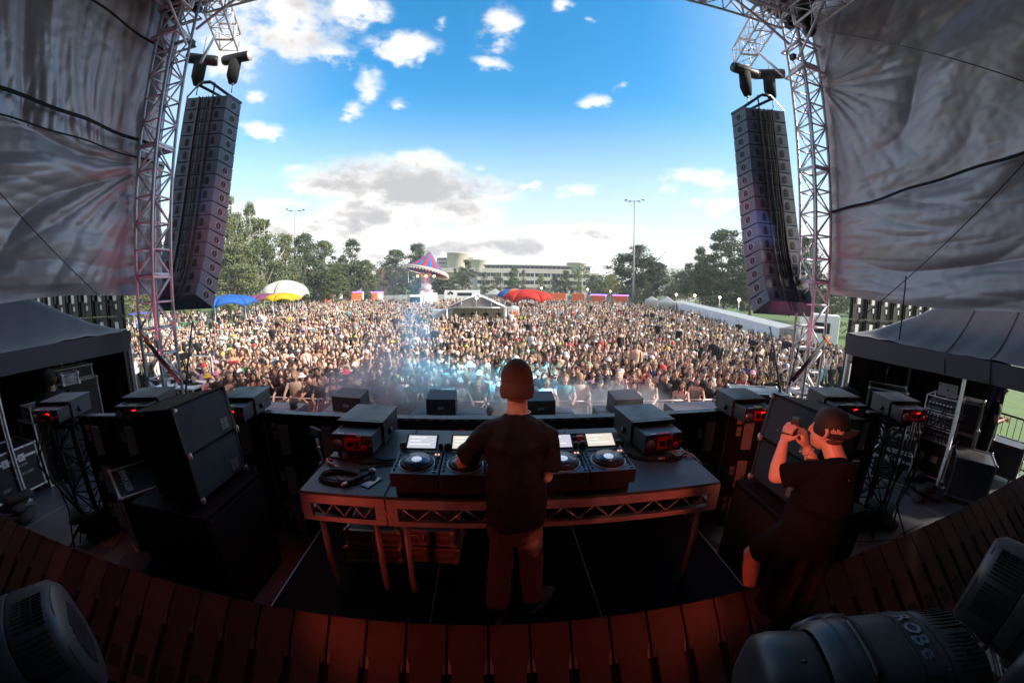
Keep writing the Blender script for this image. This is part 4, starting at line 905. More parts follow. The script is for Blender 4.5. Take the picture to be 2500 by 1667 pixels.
# ---- speaker arrays
CAB=mat('array_cabinet',(.085,.105,.15),.5,0,.15,5,.2,220)
def array(s):
    AZ,PHI,D=(-42.6,R(17),9.75) if s<0 else (41.0,R(-16),9.6); top=azel(AZ,24.6,D)
    side='left' if s<0 else 'right'
    n=15; H=.325; y=0; z=0; ang=0; W1=.67; W0=.50; dp=.5; G='speaker array '+side
    base=Matrix.Translation(top)@RZ(PHI)
    angs=[4,.4,.6,.8,1,1.2,1.4,1.6,2,2.4,3,3.6,4.4,5,5.5]
    P=Matrix.Identity(4)
    proto=None
    for k in range(n):
        ang=R(sum(angs[:k+1])); 
        P=P if k else Matrix.Identity(4)
        Mx=base@Matrix.Translation((0,y,z))@Matrix.Rotation(-ang,4,'X')
        # pivot at the rear? cabinets hang from the front top edge
        t=thing('line_array_speaker','black line array cabinet, %s from the top of the %s hanging array'%(ordn(k+1),side),'speaker',group='cabinets of the hanging arrays',mtx=Mx)
        if proto is None:
            q=MB(); h=H-.022
            poly=[(-W1,dp/2),(W1,dp/2),(W1,dp/2-.06),(W0,-dp/2),(-W0,-dp/2),(-W1,dp/2-.06)]
            fr=Matrix.Rotation(R(-90),4,'X')@Matrix.Identity(4)
            # polygon in XY extruded down in Z
            vs=[(a,b,0) for a,b in poly]+[(a,b,-h) for a,b in poly]; nn=len(poly)
            q.add(vs,[tuple(reversed(range(nn))),tuple(range(nn,2*nn))]+[(i,(i+1)%nn,nn+(i+1)%nn,nn+i) for i in range(nn)]); q.build('cabinet',CAB,t,bevel=.008)
            for sg in(-1,1):
                # handles on slanted side and on rear flank
                u=Vector((sg*(W1-W0),dp-.06,0)); L_=u.length; u.normalize(); nrm=Vector((u.y*sg,-u.x*sg,0)); c=Vector((sg*(W0+(W1-W0)*.55),-dp/2+(dp-.06)*.55,-h*.5))
                rot=Matrix([u*sg,Vector((0,0,1)),nrm]).transposed()
                q=MB()
                for o_ in(-1,1):
                    pts_=[(o_*(.012+.055*math.sin(math.pi*j/10)),.075*math.cos(math.pi*j/10)) for j in range(11)]
                    vs=[c+nrm*.003+rot@Vector((a_,b_,0)) for a_,b_ in pts_]; q.add(vs,[tuple(range(11))] if o_*1>0 else [tuple(range(11))])
                q.build('handle',RUB,t,solid=.002)
                q=MB(); ring=[c+nrm*.002+rot@Vector((.085*math.cos(2*math.pi*j/20),.095*math.sin(2*math.pi*j/20),0)) for j in range(21)]; q.tube(ring,.004,5); q.build('handle_rim',mat('handle_rim',(.5,.52,.55),.4),t)
                q=MB(); cc=Vector((sg*W0*.62,-dp/2-.003,-h*.48))
                q.add([cc+Vector((a_,0,b_)) for a_,b_ in((-.045,-.09),(.045,-.09),(.045,.02),(.03,.07),(0,.09),(-.03,.07),(-.045,.02))],[tuple(range(7))]); q.build('rear_handle',RUB,t,solid=.003)
            q=MB(); q.bb((-.30*W0-.03,-dp/2-.05,-h),( -.30*W0+.0,-dp/2-.001,0.0)); q.bb((.30*W0-.0,-dp/2-.05,-h),(.30*W0+.03,-dp/2-.001,0)); q.build('rear_rigging',mat('rigging_bronze',(.13,.10,.10),.35,.6),t)
            q=MB(); q.bb((-.07,-dp/2-.012,-h*.85),(.07,-dp/2-.001,-h*.2)); q.build('rear_panel',mat('amp_panel',(.03,.03,.03),.3),t)
            proto=t
        else:
            for ch in list(proto.children): c_=ch.copy(); C.objects.link(c_); c_.parent=t
        # next cabinet hangs off this one's rear bottom edge: rotate about front
        nx=ang
        y+=-math.sin(nx)*H; z+=-math.cos(nx)*H
        if k+1<n:
            a2=R(angs[k+1]); 
    # fly frame
    t=thing('fly_frame','black steel fly frame on top of the %s hanging array'%side,'rigging frame',group='array fly frames',mtx=base)
    q=MB()
    for sg in(-1,1): q.tube([(sg*W1,dp/2,.05),(sg*W0,-dp/2+.02,.05),(sg*.12,-dp/2-.15,.30)],[(.015,.045)]*3,6,sm=False)
    q.tube([(-.12,-dp/2-.15,.30),(.12,-dp/2-.15,.30)],[(.015,.045)]*2,6); q.tube([(-W1,dp/2,.05),(W1,dp/2,.05)],.03,6); q.tube([(-.2,-dp/2-.1,.28),(.2,.5,.28)],[(.02,.04)]*2,6); q.tube([(.2,-dp/2-.1,.28),(-.2,.5,.28)],[(.02,.04)]*2,6)
    q.build('frame',BLKM,t)
    for i,(dx,dy,rz_) in enumerate(((-.34,-.1,R(20)),(.42,.15,R(-15)))):
        Mx=base@Matrix.Translation((dx,dy,.62+(.14*i)))@RZ(rz_)@Matrix.Scale(1.12,4); t=thing('chain_hoist','black motor chain hoist, %s one above the %s array'%('left' if i==0 else 'right',side),'chain hoist',group='chain hoists on the arrays',mtx=Mx)
        q=MB(); q.lathe([(0,-.34),(.10,-.34),(.115,-.3),(.115,.28),(.1,.33),(0,.33)],16,0,Matrix.Translation((0,0,.42))@Matrix.Rotation(R(90),4,'Y')); q.build('motor',BLKM,t)
        q=MB(); q.tube([(-.02,0,.36),(-.03,0,.0),(0,0,-.18)],[(.14,.12),(.14,.12),(.10,.08)],12); q.build('chain_bag',DRAPE,t)
        q=MB(); q.lathe([(0,0),(.112,0),(.112,.006),(0,.006)],16,0,Matrix.Translation((.33,0,.42))@Matrix.Rotation(R(90),4,'Y')); q.build('end_cap',mat('cap_grey',(.45,.45,.47),.5),t)
        q=MB(); w0=Mx@Vector((0,0,.5)); w1=Vector((w0.x,w0.y,8.45)); inv=Mx.inverted(); q.tube([inv@w0,inv@w1],.008,5); q.build('chain',STEEL,t)
        q=MB(); q.tube([(0,0,-.18),(0,0,-.42)],.012,6); q.box((0,0,-.2),(.05,.05,.07)); q.build('hook',STEEL,t)
    # loom of cables down the back
    q=MB(); pts_=[]; yy=0;zz=0
    for k in range(n+1):
        ang=R(sum(angs[:k+1])); pts_.append((.0+.03*math.sin(k*1.7),yy-dp/2*math.cos(ang)-.07,zz-math.sin(-ang)*0)); yy+=-math.sin(ang)*H; zz+=-math.cos(ang)*H
    for o_ in(-.05,.03,.09): q.tube([(p[0]*.4+o_+.008*math.sin(i*1.3+o_*40),p[1]-.01*abs(math.sin(i+o_*9)),p[2]) for i,p in enumerate(pts_)],.009,5)
    o=q.build('cable_loom',RUB); o.matrix_world=base; tag(o,'bundle of black cables hanging down the back of the %s array'%side,'cable loom','array cable looms')
    for i,(px0,py0,px1,py1) in enumerate([(470,785,452,985)] if s<0 else [(1880,798,1905,962),(1960,800,1926,942)]):
        p=atD(px0,py0,D-.2); e=atD(px1,py1,7.6); q=MB(); q.tube([p,e],.022,6); o=q.build('tie_strap',RUB,origin=p); tag(o,'black strap tying the %s array down%s'%(side,'' if s<0 else (', left one of two' if i==0 else ', right one of two')),'strap','array tie straps')
array(-1); array(1)
# ---- tarpaulin walls
from mathutils import noise as MN
TARP=mat('silver_tarp',(.47,.43,.455),.42,.28,.06,1.2,.30,5,stretch=(1,1,1.6))
STRAP=mat('black_strap',(.008,.008,.008),.8)
def rn(a,b,sd):   # soft ridged noise: broad valleys, narrow creases
    n=MN.noise(Vector((a,b,sd))); return (1-abs(n)*2.2)
def fold(y,z,s,lower):
    w=MN.noise(Vector((y*.45,z*.45,3.1*s)))
    if s<0 and not lower:
        sl=y+.16*(z-5)+.25*w; f=.20*rn(sl*1.0,z*.10,1)+.075*rn(sl*3.1+w,z*.22,2)*(.5+.5*MN.noise(Vector((y,z*.5,8)))+.3)+.012*rn(sl*8,z*.6,4)
        cz=max(0,1-abs(z-5.05)/1.1); f+=cz*.030*rn(y*5.5,z*.8,5)
    elif s<0:
        dx,dz=y-5.7,z-4.9; a=math.atan2(dz,-dx+.001); rr_=math.hypot(dx,dz)
        k=min(1,rr_/1.5); f=.16*rn(a*2.8+w*.5,rr_*.22,1)*k+.040*rn(a*8,rr_*.5,2)*k+.045*rn(y*.35,z*2.1+w*.7,3)+.010*rn(y*.9,z*6,4)
    elif not lower:
        arc=math.hypot(y-6.6,z-10.4); an=math.atan2(z-10.4,y-6.6); k=min(1,max(0,(5.6-y)/2.0))
        dx,dz=y-5.8,z-6.9; rr_=math.hypot(dx,dz); a=math.atan2(-dz,-dx+.001)
        f=.28*rn(arc*.55+w*.4,an*1.0,1)*k+.055*rn(arc*1.7+w,an*2.,2)*k+.008*rn(arc*4.5+w,an*5,7)+.05*rn(a*5,rr_*.3,3)*math.exp(-rr_/2.2)+.007*rn(y*1.2,z*5,4)
    else:
        arc=math.hypot(y-4.2,z-8.4); an=math.atan2(z-8.4,y-4.2); k=min(1,max(.15,(5.7-y)/1.6))
        f=.19*rn(arc*.9+w*.5,an*.9,1)*k+.042*rn(arc*2.7+w,an*2.2,2)*k+.012*rn(y*.8,z*5.5,3)
    f+=.007*MN.noise(Vector((y*7,z*7,s)))
    return f-.10
def tarp(s):
    TX=6.50 if s<0 else 6.95; side='left' if s<0 else 'right'
    zs=4.78 if s<0 else 4.62
    O=Vector((s*TX,1,zs)); 
    def zseam(y): # seam sags
        return (4.80-.0*y if s<0 else 4.10+.095*max(0,5.6-y)**1.15)
    def up(u,v):
        y=-4+9.85*u; z0=zseam(y); z=z0+(9.2-z0)*v; return Vector((s*(TX+fold(y,z,s,False)),y,z))
    def lo(u,v):
        y=-4+9.85*u; z1=zseam(y)+.06; zb=2.34+(.03*math.sin(y*2.1) if s<0 else .05*math.sin(y*1.3)); z=zb+(z1-zb)*v; return Vector((s*(TX+.015+fold(y,z,s,True)*min(1,(z-zb)/.25+.3)),y,z))
    t=thing('tarpaulin_wall','creased silver tarpaulin side wall on the %s of the stage'%side,'tarpaulin',O,0,'tarpaulin side walls')
    q=MB(); q.sheet(up,300,200); q.build('upper_panel',TARP,t,O)
    q=MB(); q.sheet(lo,300,130); q.build('lower_panel',TARP,t,O)
    q=MB()
    def band(fz,w,off=.075):
        pts_=[Vector((s*(TX-off+.02*math.sin(y_*3)),y_,fz(y_)+.015*math.sin(y_*5))) for y_ in np.linspace(-4,5.8,50)]
        q.tube(pts_,[(.006,w)]*50,6,sm=False,ref=(1,0,0))
    if s<0: band(lambda y:5.10+.012*max(0,5.6-y),.036); band(lambda y:4.78,.016); band(lambda y:7.05+.02*(5.6-y),.030)
    else: band(lambda y:zseam(y),.028)
    q.build('seam_strap',STRAP,t,O)
    if s>0:
        for yy in (3.75,1.8): q=MB(); q.tube([(6.36,yy,2.75),(6.37,yy+.02,2.3),(6.3,yy-.02,1.75)],[(.02,.004)]*3,6); tag(q.build('tie_tail',STRAP,None,(6.36,yy,2.3)),'black strap tail dangling from the right tarpaulin hem, %s one'%('longer' if yy<3 else 'shorter'),'strap','tarp strap tails')
tarp(-1); tarp(1)
# guy wires
WIRE=mat('wire',(.10,.10,.11),.4,.6)
for i,(A_,B_,lab) in enumerate([(azel(-66.6,12.0,6.2),azel(-50.7,-4.9,7.9),'thin steel guy wire crossing in front of the left tarpaulin'),(azel(72.9,16.1,6.2),azel(52.0,-4.2,7.9),'thin steel guy wire crossing in front of the right tarpaulin'),(azel(51.7,33.5,8.0),azel(74.1,24.1,6.3),'thin pale wire across the top of the right tarpaulin')]):
    q=MB(); q.tube([A_,B_],.008,5); tag(q.build('guy_wire',WIRE,None,A_),lab,'wire','guy wires')
for s in(-1,1):
    p=azel(-50.6 if s<0 else 50.0,-5.2,7.9); q=MB(); q.tube([p+Vector((-.1,0,.08)),p,p+Vector((.16,0,-.1))],.022,6); q.tube([p+Vector((-.05,0,-.06)),p+Vector((.1,0,.05))],.018,6); tag(q.build('ratchet_strap',mat('orange_webbing',(.75,.30,.02),.7),None,p),'orange ratchet strap knotted on the %s tower'%('left' if s<0 else 'right'),'strap','orange ratchet straps')
    q=MB(); q.tube([p,p+Vector((-s*.75,0,-.75))],[(.05,.02)]*2,6); tag(q.build('black_bag',RUB,None,p+Vector((0,-.02,0))),'black roll of cable slung across the %s tower below the orange strap'%('left' if s<0 else 'right'),'cable roll','slung cable rolls')
# ---- side video walls, seen from behind
LEDF=mat('led_frame',(.012,.012,.014),.55); LEDP=mat('led_backplate',(.50,.38,.38),.5)
def videowall(s):
    side='left' if s<0 else 'right'; a=azel(s*53.0,0,11.0); Y0=6.6; x0=math.tan(R(52.9))*Y0*s
    grp='%s video wall'%side
    t=thing('video_wall','tall %s video wall seen from behind as black frames with white plates'%side,'video wall',(x0,Y0,GZ),0,'side video walls')
    n=8; w=.62; hgt=1.0; rows=5
    for r_ in range(rows):
        for k in range(n):
            xa=s*k*w; z0=GZ*0+.0+r_*hgt-.05; q=MB(); xb=xa+s*w; lo_,hi_=min(xa,xb),max(xa,xb); z1=z0+hgt; cx=(lo_+hi_)/2
            # frame with a tall slot and a small slot
            sw=.085; 
            q.bb((lo_+.004,0,z0+.004),(cx-sw,.05,z1-.004)); q.bb((cx+sw,0,z0+.004),(hi_-.004,.05,z1-.004))
            q.bb((cx-sw,0.01,z0+.004),(cx+sw,.05,z1-.004)); wp=MB(); wp.bb((cx-sw+.012,-.004,z0+.37),(cx+sw-.012,.009,z1-.13)); wp.build('white_plate',WHITE,t,bevel=.01); wp=MB(); wp.bb((cx+.0,-.004,z0+.17),(cx+sw-.012,.009,z0+.29)); wp.build('small_plate',WHITE,t,bevel=.008)
            q.bb((lo_+.03,-.035,z0+.03),(lo_+.06,-.001,z1-.03)); q.bb((hi_-.06,-.035,z0+.03),(hi_-.03,-.001,z1-.03)); q.bb((lo_+.03,-.03,z1-.05),(hi_-.03,-.001,z1-.02))
            q.bb((lo_+.09,-.06,z0+.40),(lo_+.17,-.001,z0+.72))
            q.build('panel_frame',LEDF,t)
    q=MB(); xx=[s*(k+.5)*w for k in range(n)]
    for k in range(n): q.tube([(s*k*w+.02,-.05,-.05),(s*k*w+.05,-.07,2.5),(s*k*w,-.05,5)],.009,5)
    q.build('cabling',RUB,t)
    # the pale rectangles are white plates fixed on the frames
videowall(-1); videowall(1)
# ---- gazebos on the wings
GAZ=mat('gazebo_cloth',(.070,.064,.082),.62,0,.12,1.5,.15,8,sheen=.3)
def gazebo(s):
    side='left' if s<0 else 'right'; xi=s*(6.85 if s<0 else 6.55); y1=5.3 if s<0 else 5.0; y0=-.1; ze=1.66; dpt=2.6; xo=xi+s*dpt
    O=Vector((xi,2.4,WZ)); t=thing('gazebo','black pop-up gazebo with sagging roof on the %s wing of the stage'%side,'gazebo',O,0,'wing gazebos')
    def rf(u,v):
        y=y0+(y1-y0)*u; x=xi+(xo-xi)*v
        ey=min(1,(y1-y)/1.75); ex=1-abs(v-.5)*2; h=min(ex,ey); hh=h**1.35
        z=ze+1.05*hh+ (.07*math.sin((y-y0)*3.3)*(1-ex)*.3); 
        z+=.05*(1-min(1,abs(y1-y)/.6))*(1-ex)
        return Vector((x,y,z+.008*math.sin(y*14+x*5)))
    q=MB(); q.sheet(rf,60,40); q.build('roof_cloth',GAZ,t,O)
    def val(ya,yb,xa,xb):
        q=MB(); q.sheet(lambda u,v: Vector((xa+(xb-xa)*u+ (0 if xa!=xb else s*-.012*math.sin(u*33+v*2)),ya+(yb-ya)*u,ze+.0-.33*v+.03*math.sin(u*5)*v+ (.02 if abs(u-1)<.01 else 0))),60,5); q.build('valance',GAZ,t,O)
    val(y0,y1,xi,xi); val(y1,y1,xi,xo)
    for (x,y) in((xi,y1-.05),(xi,2.70),(xo,y1-.05),(xo,y0)):
        q=MB(); xx=x+(-s*-.05); q.bb((xx-.022,y-.022,WZ+.02),(xx+.022,y+.022,ze-.02),0); q.bb((xx+.03,y+.01,WZ+.02),(xx+.055,y+.035,ze-.05)); q.bb((xx-.07,y-.07,WZ),(xx+.07,y+.07,WZ+.02)); q.build('leg',ALU,t,O)
    q=MB()
    for k in range(3): yk=y1-.2-k*1.5; q.tube([(xi+s*.05,yk,ze-.05),(xi+s*.05,yk-1.4,ze-.3)],.012,5); q.tube([(xi+s*.05,yk-1.4,ze-.05),(xi+s*.05,yk,ze-.3)],.012,5)
    q.build('scissor_frame',ALUD,t,O)
    if s>0:
        for k,y in enumerate((3.05,2.35,1.75,1.2)):
            q=MB(); pts_=[rf((y-y0)/(y1-y0),v)+Vector((-.004,0,.012)) for v in np.linspace(0,.45,12)]; pts_[0:0]=[Vector((xi-.015,y-.05,ze-.30))]; q.tube(pts_,[(.004,.010)]*13,6); q.build('strap',STRAP,t,O)
    # side drape inside at the downstage end
    q=MB(); q.sheet(lambda u,v: Vector((xi+s*.12+s*2.9*u,y1-.12+.06*math.sin(u*40)+.1*u,WZ+.02+(ze-.1-WZ)*v)),90,4); q.build('end_drape',DRAPE,t,O)
    q=MB(); q.sheet(lambda u,v: Vector((xo-s*.1+.05*math.sin(u*60),(y0+(2.95 if s>0 else 0))+(y1-y0-(3.05 if s>0 else .1))*u,WZ+.02+(ze-.1-WZ)*v)),90,4); q.build('back_drape',DRAPE,t,O)
gazebo(-1); gazebo(1)
def sandbags(p,n,label,sc=1.):
    t=thing('sandbag_pile',label,'sandbags',p,0,'sandbag piles'); r=random.Random(int(abs(p[0])*100))
    for k in range(n):
        q=MB(); c=Vector((r.uniform(-.13,.13)*sc,r.uniform(-.16,.16)*sc,.06+.11*(k//2))); a=r.uniform(0,3.1)
        q.tube([c+Vector((-.22*math.cos(a),-.22*math.sin(a),0)),c+Vector((-.15*math.cos(a),-.15*math.sin(a),.01)),c,c+Vector((.15*math.cos(a),.15*math.sin(a),.01)),c+Vector((.22*math.cos(a),.22*math.sin(a),0))],[(.03,.02),(.11,.06),(.085,.05),(.11,.06),(.03,.02)],12); q.build('sandbag',mat('sandbag_cloth',(.035,.033,.035),.85,0,.3,14,.4,40),t)
sandbags(Vector((-6.42,2.42,WZ)),5,'grey sandbags heaped on the left gazebo leg beside the road cases',1.2)
sandbags(Vector((6.30,2.85,WZ)),5,'grey sandbags heaped on the right gazebo leg beside the racks',1.2)
sandbags(Vector((-4.9,2.62,WZ+.01)),6,'black sandbags on the base of the left truss stand',1.1); sandbags(Vector((4.75,2.66,WZ+.01)),6,'black sandbags on the base of the right truss stand',1.1)
# ---- subs and front monitors
SUB=mat('sub_cabinet',(.10,.105,.12),.5,0,.2,3,.15,160)
def subw(px0,px1,py,label):
    a=onz(px0,py,WZ); b=onz(px1,py,WZ); w=b.x-a.x; t=thing('subwoofer',label,'subwoofer',((a.x+b.x)/2,7.16,GZ),0,'subwoofers in front of the stage')
    q=MB(); q.bb((-w/2,0,0),(w/2,.95,WZ-GZ)); q.build('cabinet',SUB,t,bevel=.015); q=MB(); q.bb((-w/2+.04,.955,.05),(w/2-.04,.965,1.5)); q.build('grille',BLKM,t)
    q=MB(); q.bb((-w/2+.01,.46,WZ-GZ+.001),(w/2-.01,.468,WZ-GZ+.004)); q.build('seam',RUB,t)
subw(560,706,1013,'grey topped subwoofer in front of the stage at the far left'); subw(767,913,1018,'grey topped subwoofer under the leftmost front monitor'); subw(1000,1180,1020,'grey topped subwoofer left of the booth centre'); subw(1262,1410,1020,'grey topped subwoofer just right of the booth centre'); subw(1470,1602,1018,'grey topped subwoofer under the rightmost front monitor'); subw(1665,1800,1014,'grey topped subwoofer standing bare at the far right')
def monitor(px0,px1,py,ytop,label,rz=0):
    a=onz(px0,py,WZ); b=onz(px1,py,WZ); w=b.x-a.x; c=(a+b)/2; h=atY((px0+px1)/2,ytop,c.y).z-WZ+.06; d=.48
    t=thing('fill_speaker',label,'speaker',(c.x,c.y,WZ),rz,'front fill speakers')
    q=MB(); q.add([(-w/2,0,0),(w/2,0,0),(w/2,d,0),(-w/2,d,0),(-w/2,.0,h*.80),(w/2,0,h*.80),(w/2*.96,d,h),(-w/2*.96,d,h)],[(0,3,2,1),(4,5,6,7),(0,1,5,4),(1,2,6,5),(2,3,7,6),(3,0,4,7)]); q.build('cabinet',BOX,t,bevel=.012)
    q=MB(); q.bb((-.07,-.006,h*.28),(.07,-.001,h*.42)); q.build('connector_panel',STEEL,t); q=MB(); q.tube([(.12,-.02,h*.35),(.05,-.1,h*.1),(-.1,-.2,.02),(-.35,-.25,.015)],.008,5); q.build('cable',RUB,t)
monitor(808,885,1006,967,'front fill speaker farthest left on the subwoofers',R(-8)); monitor(1041,1113,1013,972,'front fill speaker left of the man in the beanie',0); monitor(1283,1356,1013,976,'front fill speaker right of the man in the beanie',0); monitor(1497,1572,1010,971,'front fill speaker farthest right on the subwoofers',R(6))
# ---- low video wall around the booth (rear side)
FP=[Vector((-4.75,2.72,0)),Vector((-2.45,3.36,0)),Vector((2.62,3.36,0)),Vector((4.6,2.78,0))]
def fascia(a,b,label,rr_=0):
    d=b-a; Ln=d.length; ang=math.atan2(d.y,d.x); n=round(Ln/.5); w=Ln/n; zt=.97
    t=thing('booth_video_wall',label,'video wall',(a.x,a.y,WZ),ang,'low video walls around the booth')
    for k in range(n):
        for r_ in range(3):
            z0=r_*(zt-WZ)/3; z1=(r_+1)*(zt-WZ)/3
            q=MB(); q.bb((k*w+.003,0,z0+.003),((k+1)*w-.003,.08,z1-.003)); q.bb((k*w+.03,-.02,z0+.03),((k+1)*w-.03,-.001,z1-.03)) ; f=q.build('panel',LEDF,t,bevel=.004)
            q=MB(); q.bb((k*w+.19,-.045,z0+.06),(k*w+.31,-.021,z1-.08)); q.build('power_box',LEDP,f,bevel=.01)
            if (k*3+r_)%2==0: q=MB(); q.bb((k*w+.10,-.028,z1-.13),(k*w+.16,-.0215,z1-.07)); q.build('number_label',ORG,f)
            q=MB(); q.bb((k*w+.11,-.028,z1-.21),(k*w+.165,-.0215,z1-.16)); q.bb((k*w+.11,-.028,z1-.27),(k*w+.165,-.0215,z1-.22)); q.build('paper_label',LEDP,f)
    q=MB(); q.bb((0,-.01,zt-WZ+.001),(Ln,.09,zt-WZ+.03))
    q.build('top_rail',BLKM,t)
    q=MB()
    for k in range(int(Ln/.12)): q.bb((k*.12+.02,-.013,zt-WZ+.010),(k*.12+.075,-.0105,zt-WZ+.022))
    q.build('rail_teeth',STEEL,t)
fascia(FP[0],FP[1],'low black video wall angled back on the left of the booth'); fascia(FP[1],FP[2],'low black video wall straight behind the equipment table'); fascia(FP[2],FP[3],'low black video wall angled back on the right of the booth')

for s_ in(-1,1):  # drapes added beyond the wings to keep low sun off the stage
    q=MB(); xx=s_*9.6; q.sheet(lambda u,v: Vector((xx+.04*math.sin(u*90),-4.0+(5.4 if s_<0 else 5.0)*u,WZ+4.6*v)),120,4); tag(q.build('light_block_drape',DRAPE,solid=.01),'added black drape blocking daylight at the %s end of the stage behind the gazebo'%('left' if s_<0 else 'right'),'drape','added daylight blocking drapes')
# ================================================================== STAGE GEAR
GRIL=mat('speaker_grille',(.05,.052,.06),.5,.2,.05,5)
def grille_mat():
    m=GRIL; t=m.node_tree; b=t.nodes['Principled BSDF']; tcx=t.nodes.new('ShaderNodeTexCoord'); mp=t.nodes.new('ShaderNodeMapping'); t.links.new(tcx.outputs['Object'],mp.inputs[0])
    w=t.nodes.new('ShaderNodeTexWave'); w.wave_type='BANDS'; w.bands_direction='Z'; w.inputs['Scale'].default_value=22; w.inputs['Distortion'].default_value=0; t.links.new(mp.outputs[0],w.inputs[0])
    bu=t.nodes.new('ShaderNodeBump'); bu.inputs['Strength'].default_value=.8; bu.inputs['Distance'].default_value=.004; t.links.new(w.outputs[0],bu.inputs['Height']); t.links.new(bu.outputs[0],b.inputs['Normal'])
    rp=t.nodes.new('ShaderNodeMixRGB'); rp.inputs[1].default_value=(.006,.006,.007,1); rp.inputs[2].default_value=(.045,.047,.055,1); t.links.new(w.outputs[0],rp.inputs[0]); t.links.new(rp.outputs[0],b.inputs['Base Color'])
grille_mat()
def sidefill(s):
    side='left' if s<0 else 'right'
    # local: x along face width (towards downstage), faces the booth
    X=s*2.36; y0=2.12 if s<0 else 1.86; W_=.66; grp='side fill speakers'
    def cab(z,tilt,yoff,xoff,lab,big=False,h=.40):
        fr=Matrix.Translation((X+xoff*-s,y0+W_/2+yoff,z))@RZ(R(90) if s<0 else R(-90))@Matrix.Rotation(R(tilt),4,'X')
        # local -Y is the face, +Y the back
        t=thing('side_fill_speaker',lab,'speaker',group=grp,mtx=fr)
        w=W_/2; q=MB(); q.add([(-w,0,0),(w,0,0),(w,0,h),(-w,0,h),(-w*.82,.52,0),(w*.82,.52,0),(w*.82,.52,h),(-w*.82,.52,h)],[(0,3,2,1)[::-1],(4,5,6,7)[::-1],(0,1,5,4),(2,3,7,6),(1,2,6,5),(0,4,7,3)]); q.build('cabinet',mat('side_fill_black',(.006,.006,.007),.6,0,.2,6,spec=.2),t,bevel=.008)
        q=MB(); q.add([(-w+.03,-.012,.015),(w-.03,-.012,.015),(w-.03,-.012,h-.015),(-w+.03,-.012,h-.015)],[(0,1,2,3)]); q.build('grille',GRIL,t,solid=.006)
        q=MB()
        for sg in(-1,1): q.bb((sg*(w-.014)-.014,-.02,.0),(sg*(w-.014)+.014,-.002,h))
        q.build('grille_edge',BOX,t)
        for sg in(-1,1): q=MB(); q.box((sg*(w-.02),-.03,.01),(.035,.03,.03)); q.box((sg*(w-.02),-.03,h-.02),(.03,.03,.02)); q.tube([(sg*(w-.02),-.045,-.02),(sg*(w-.02),-.045,.04)],.008,6); q.build('rigging_pin',ALU,t)
        if not big:
            q=MB()
            for i in range(2):
                for j in range(2): q.box((w*.58+(i-.5)*.05,-.021,h*.26+(j-.5)*.05),(.045,.002,.045))
            q.build('badge',mat('grille_badge',(.16,.165,.18),.4),t)
        return t
    cab(1.04,-9,0,0,'upper side fill cabinet with ribbed grille on the %s, facing the booth'%side); cab(.63,-3,.04,-.02,'lower side fill cabinet with ribbed grille on the %s, under the upper one'%side)
    t=thing('side_fill_subwoofer','black side fill subwoofer under the two %s cabinets'%side,'subwoofer',(X,y0+W_/2,WZ),0,'side fill subwoofers'); q=MB(); a,b=sorted((s*.0,s*.75)); q.bb((a-(.12 if s>0 else 0),-.42,0),(b+(.12 if s<0 else 0),.42,1.08)); q.build('cabinet',mat('side_fill_black',(.014,.014,.016)),t,bevel=.012)
    q=MB(); q.bb((-s*.125-.006,-.38,.06),(-s*.125+.006,.38,1.02)); q.build('grille',BLKM,t)
sidefill(-1); sidefill(1)
# wedge monitors on the floor beside them
def wedge(p,rz,label):
    t=thing('wedge_monitor',label,'speaker',p,rz,'wedge monitors'); q=MB(); q.prism([(-.3,0),(.3,0),(.3,.12),(.05,.36),(-.3,.36)],.55); q.build('cabinet',BOX,t,bevel=.012); q=MB(); q.prism([(.295,.13),(.30,.14),(.06,.365),(.05,.36)],.47,0,Matrix.Translation((0,.04,0))); q.build('grille',BLKM,t)
wedge(Vector((-3.15,1.75,WZ)),R(25),'black wedge monitor on the floor behind the left side fill stack'); wedge(Vector((3.0,1.75,WZ)),R(160),'black wedge monitor on the floor behind the right side fill stack')
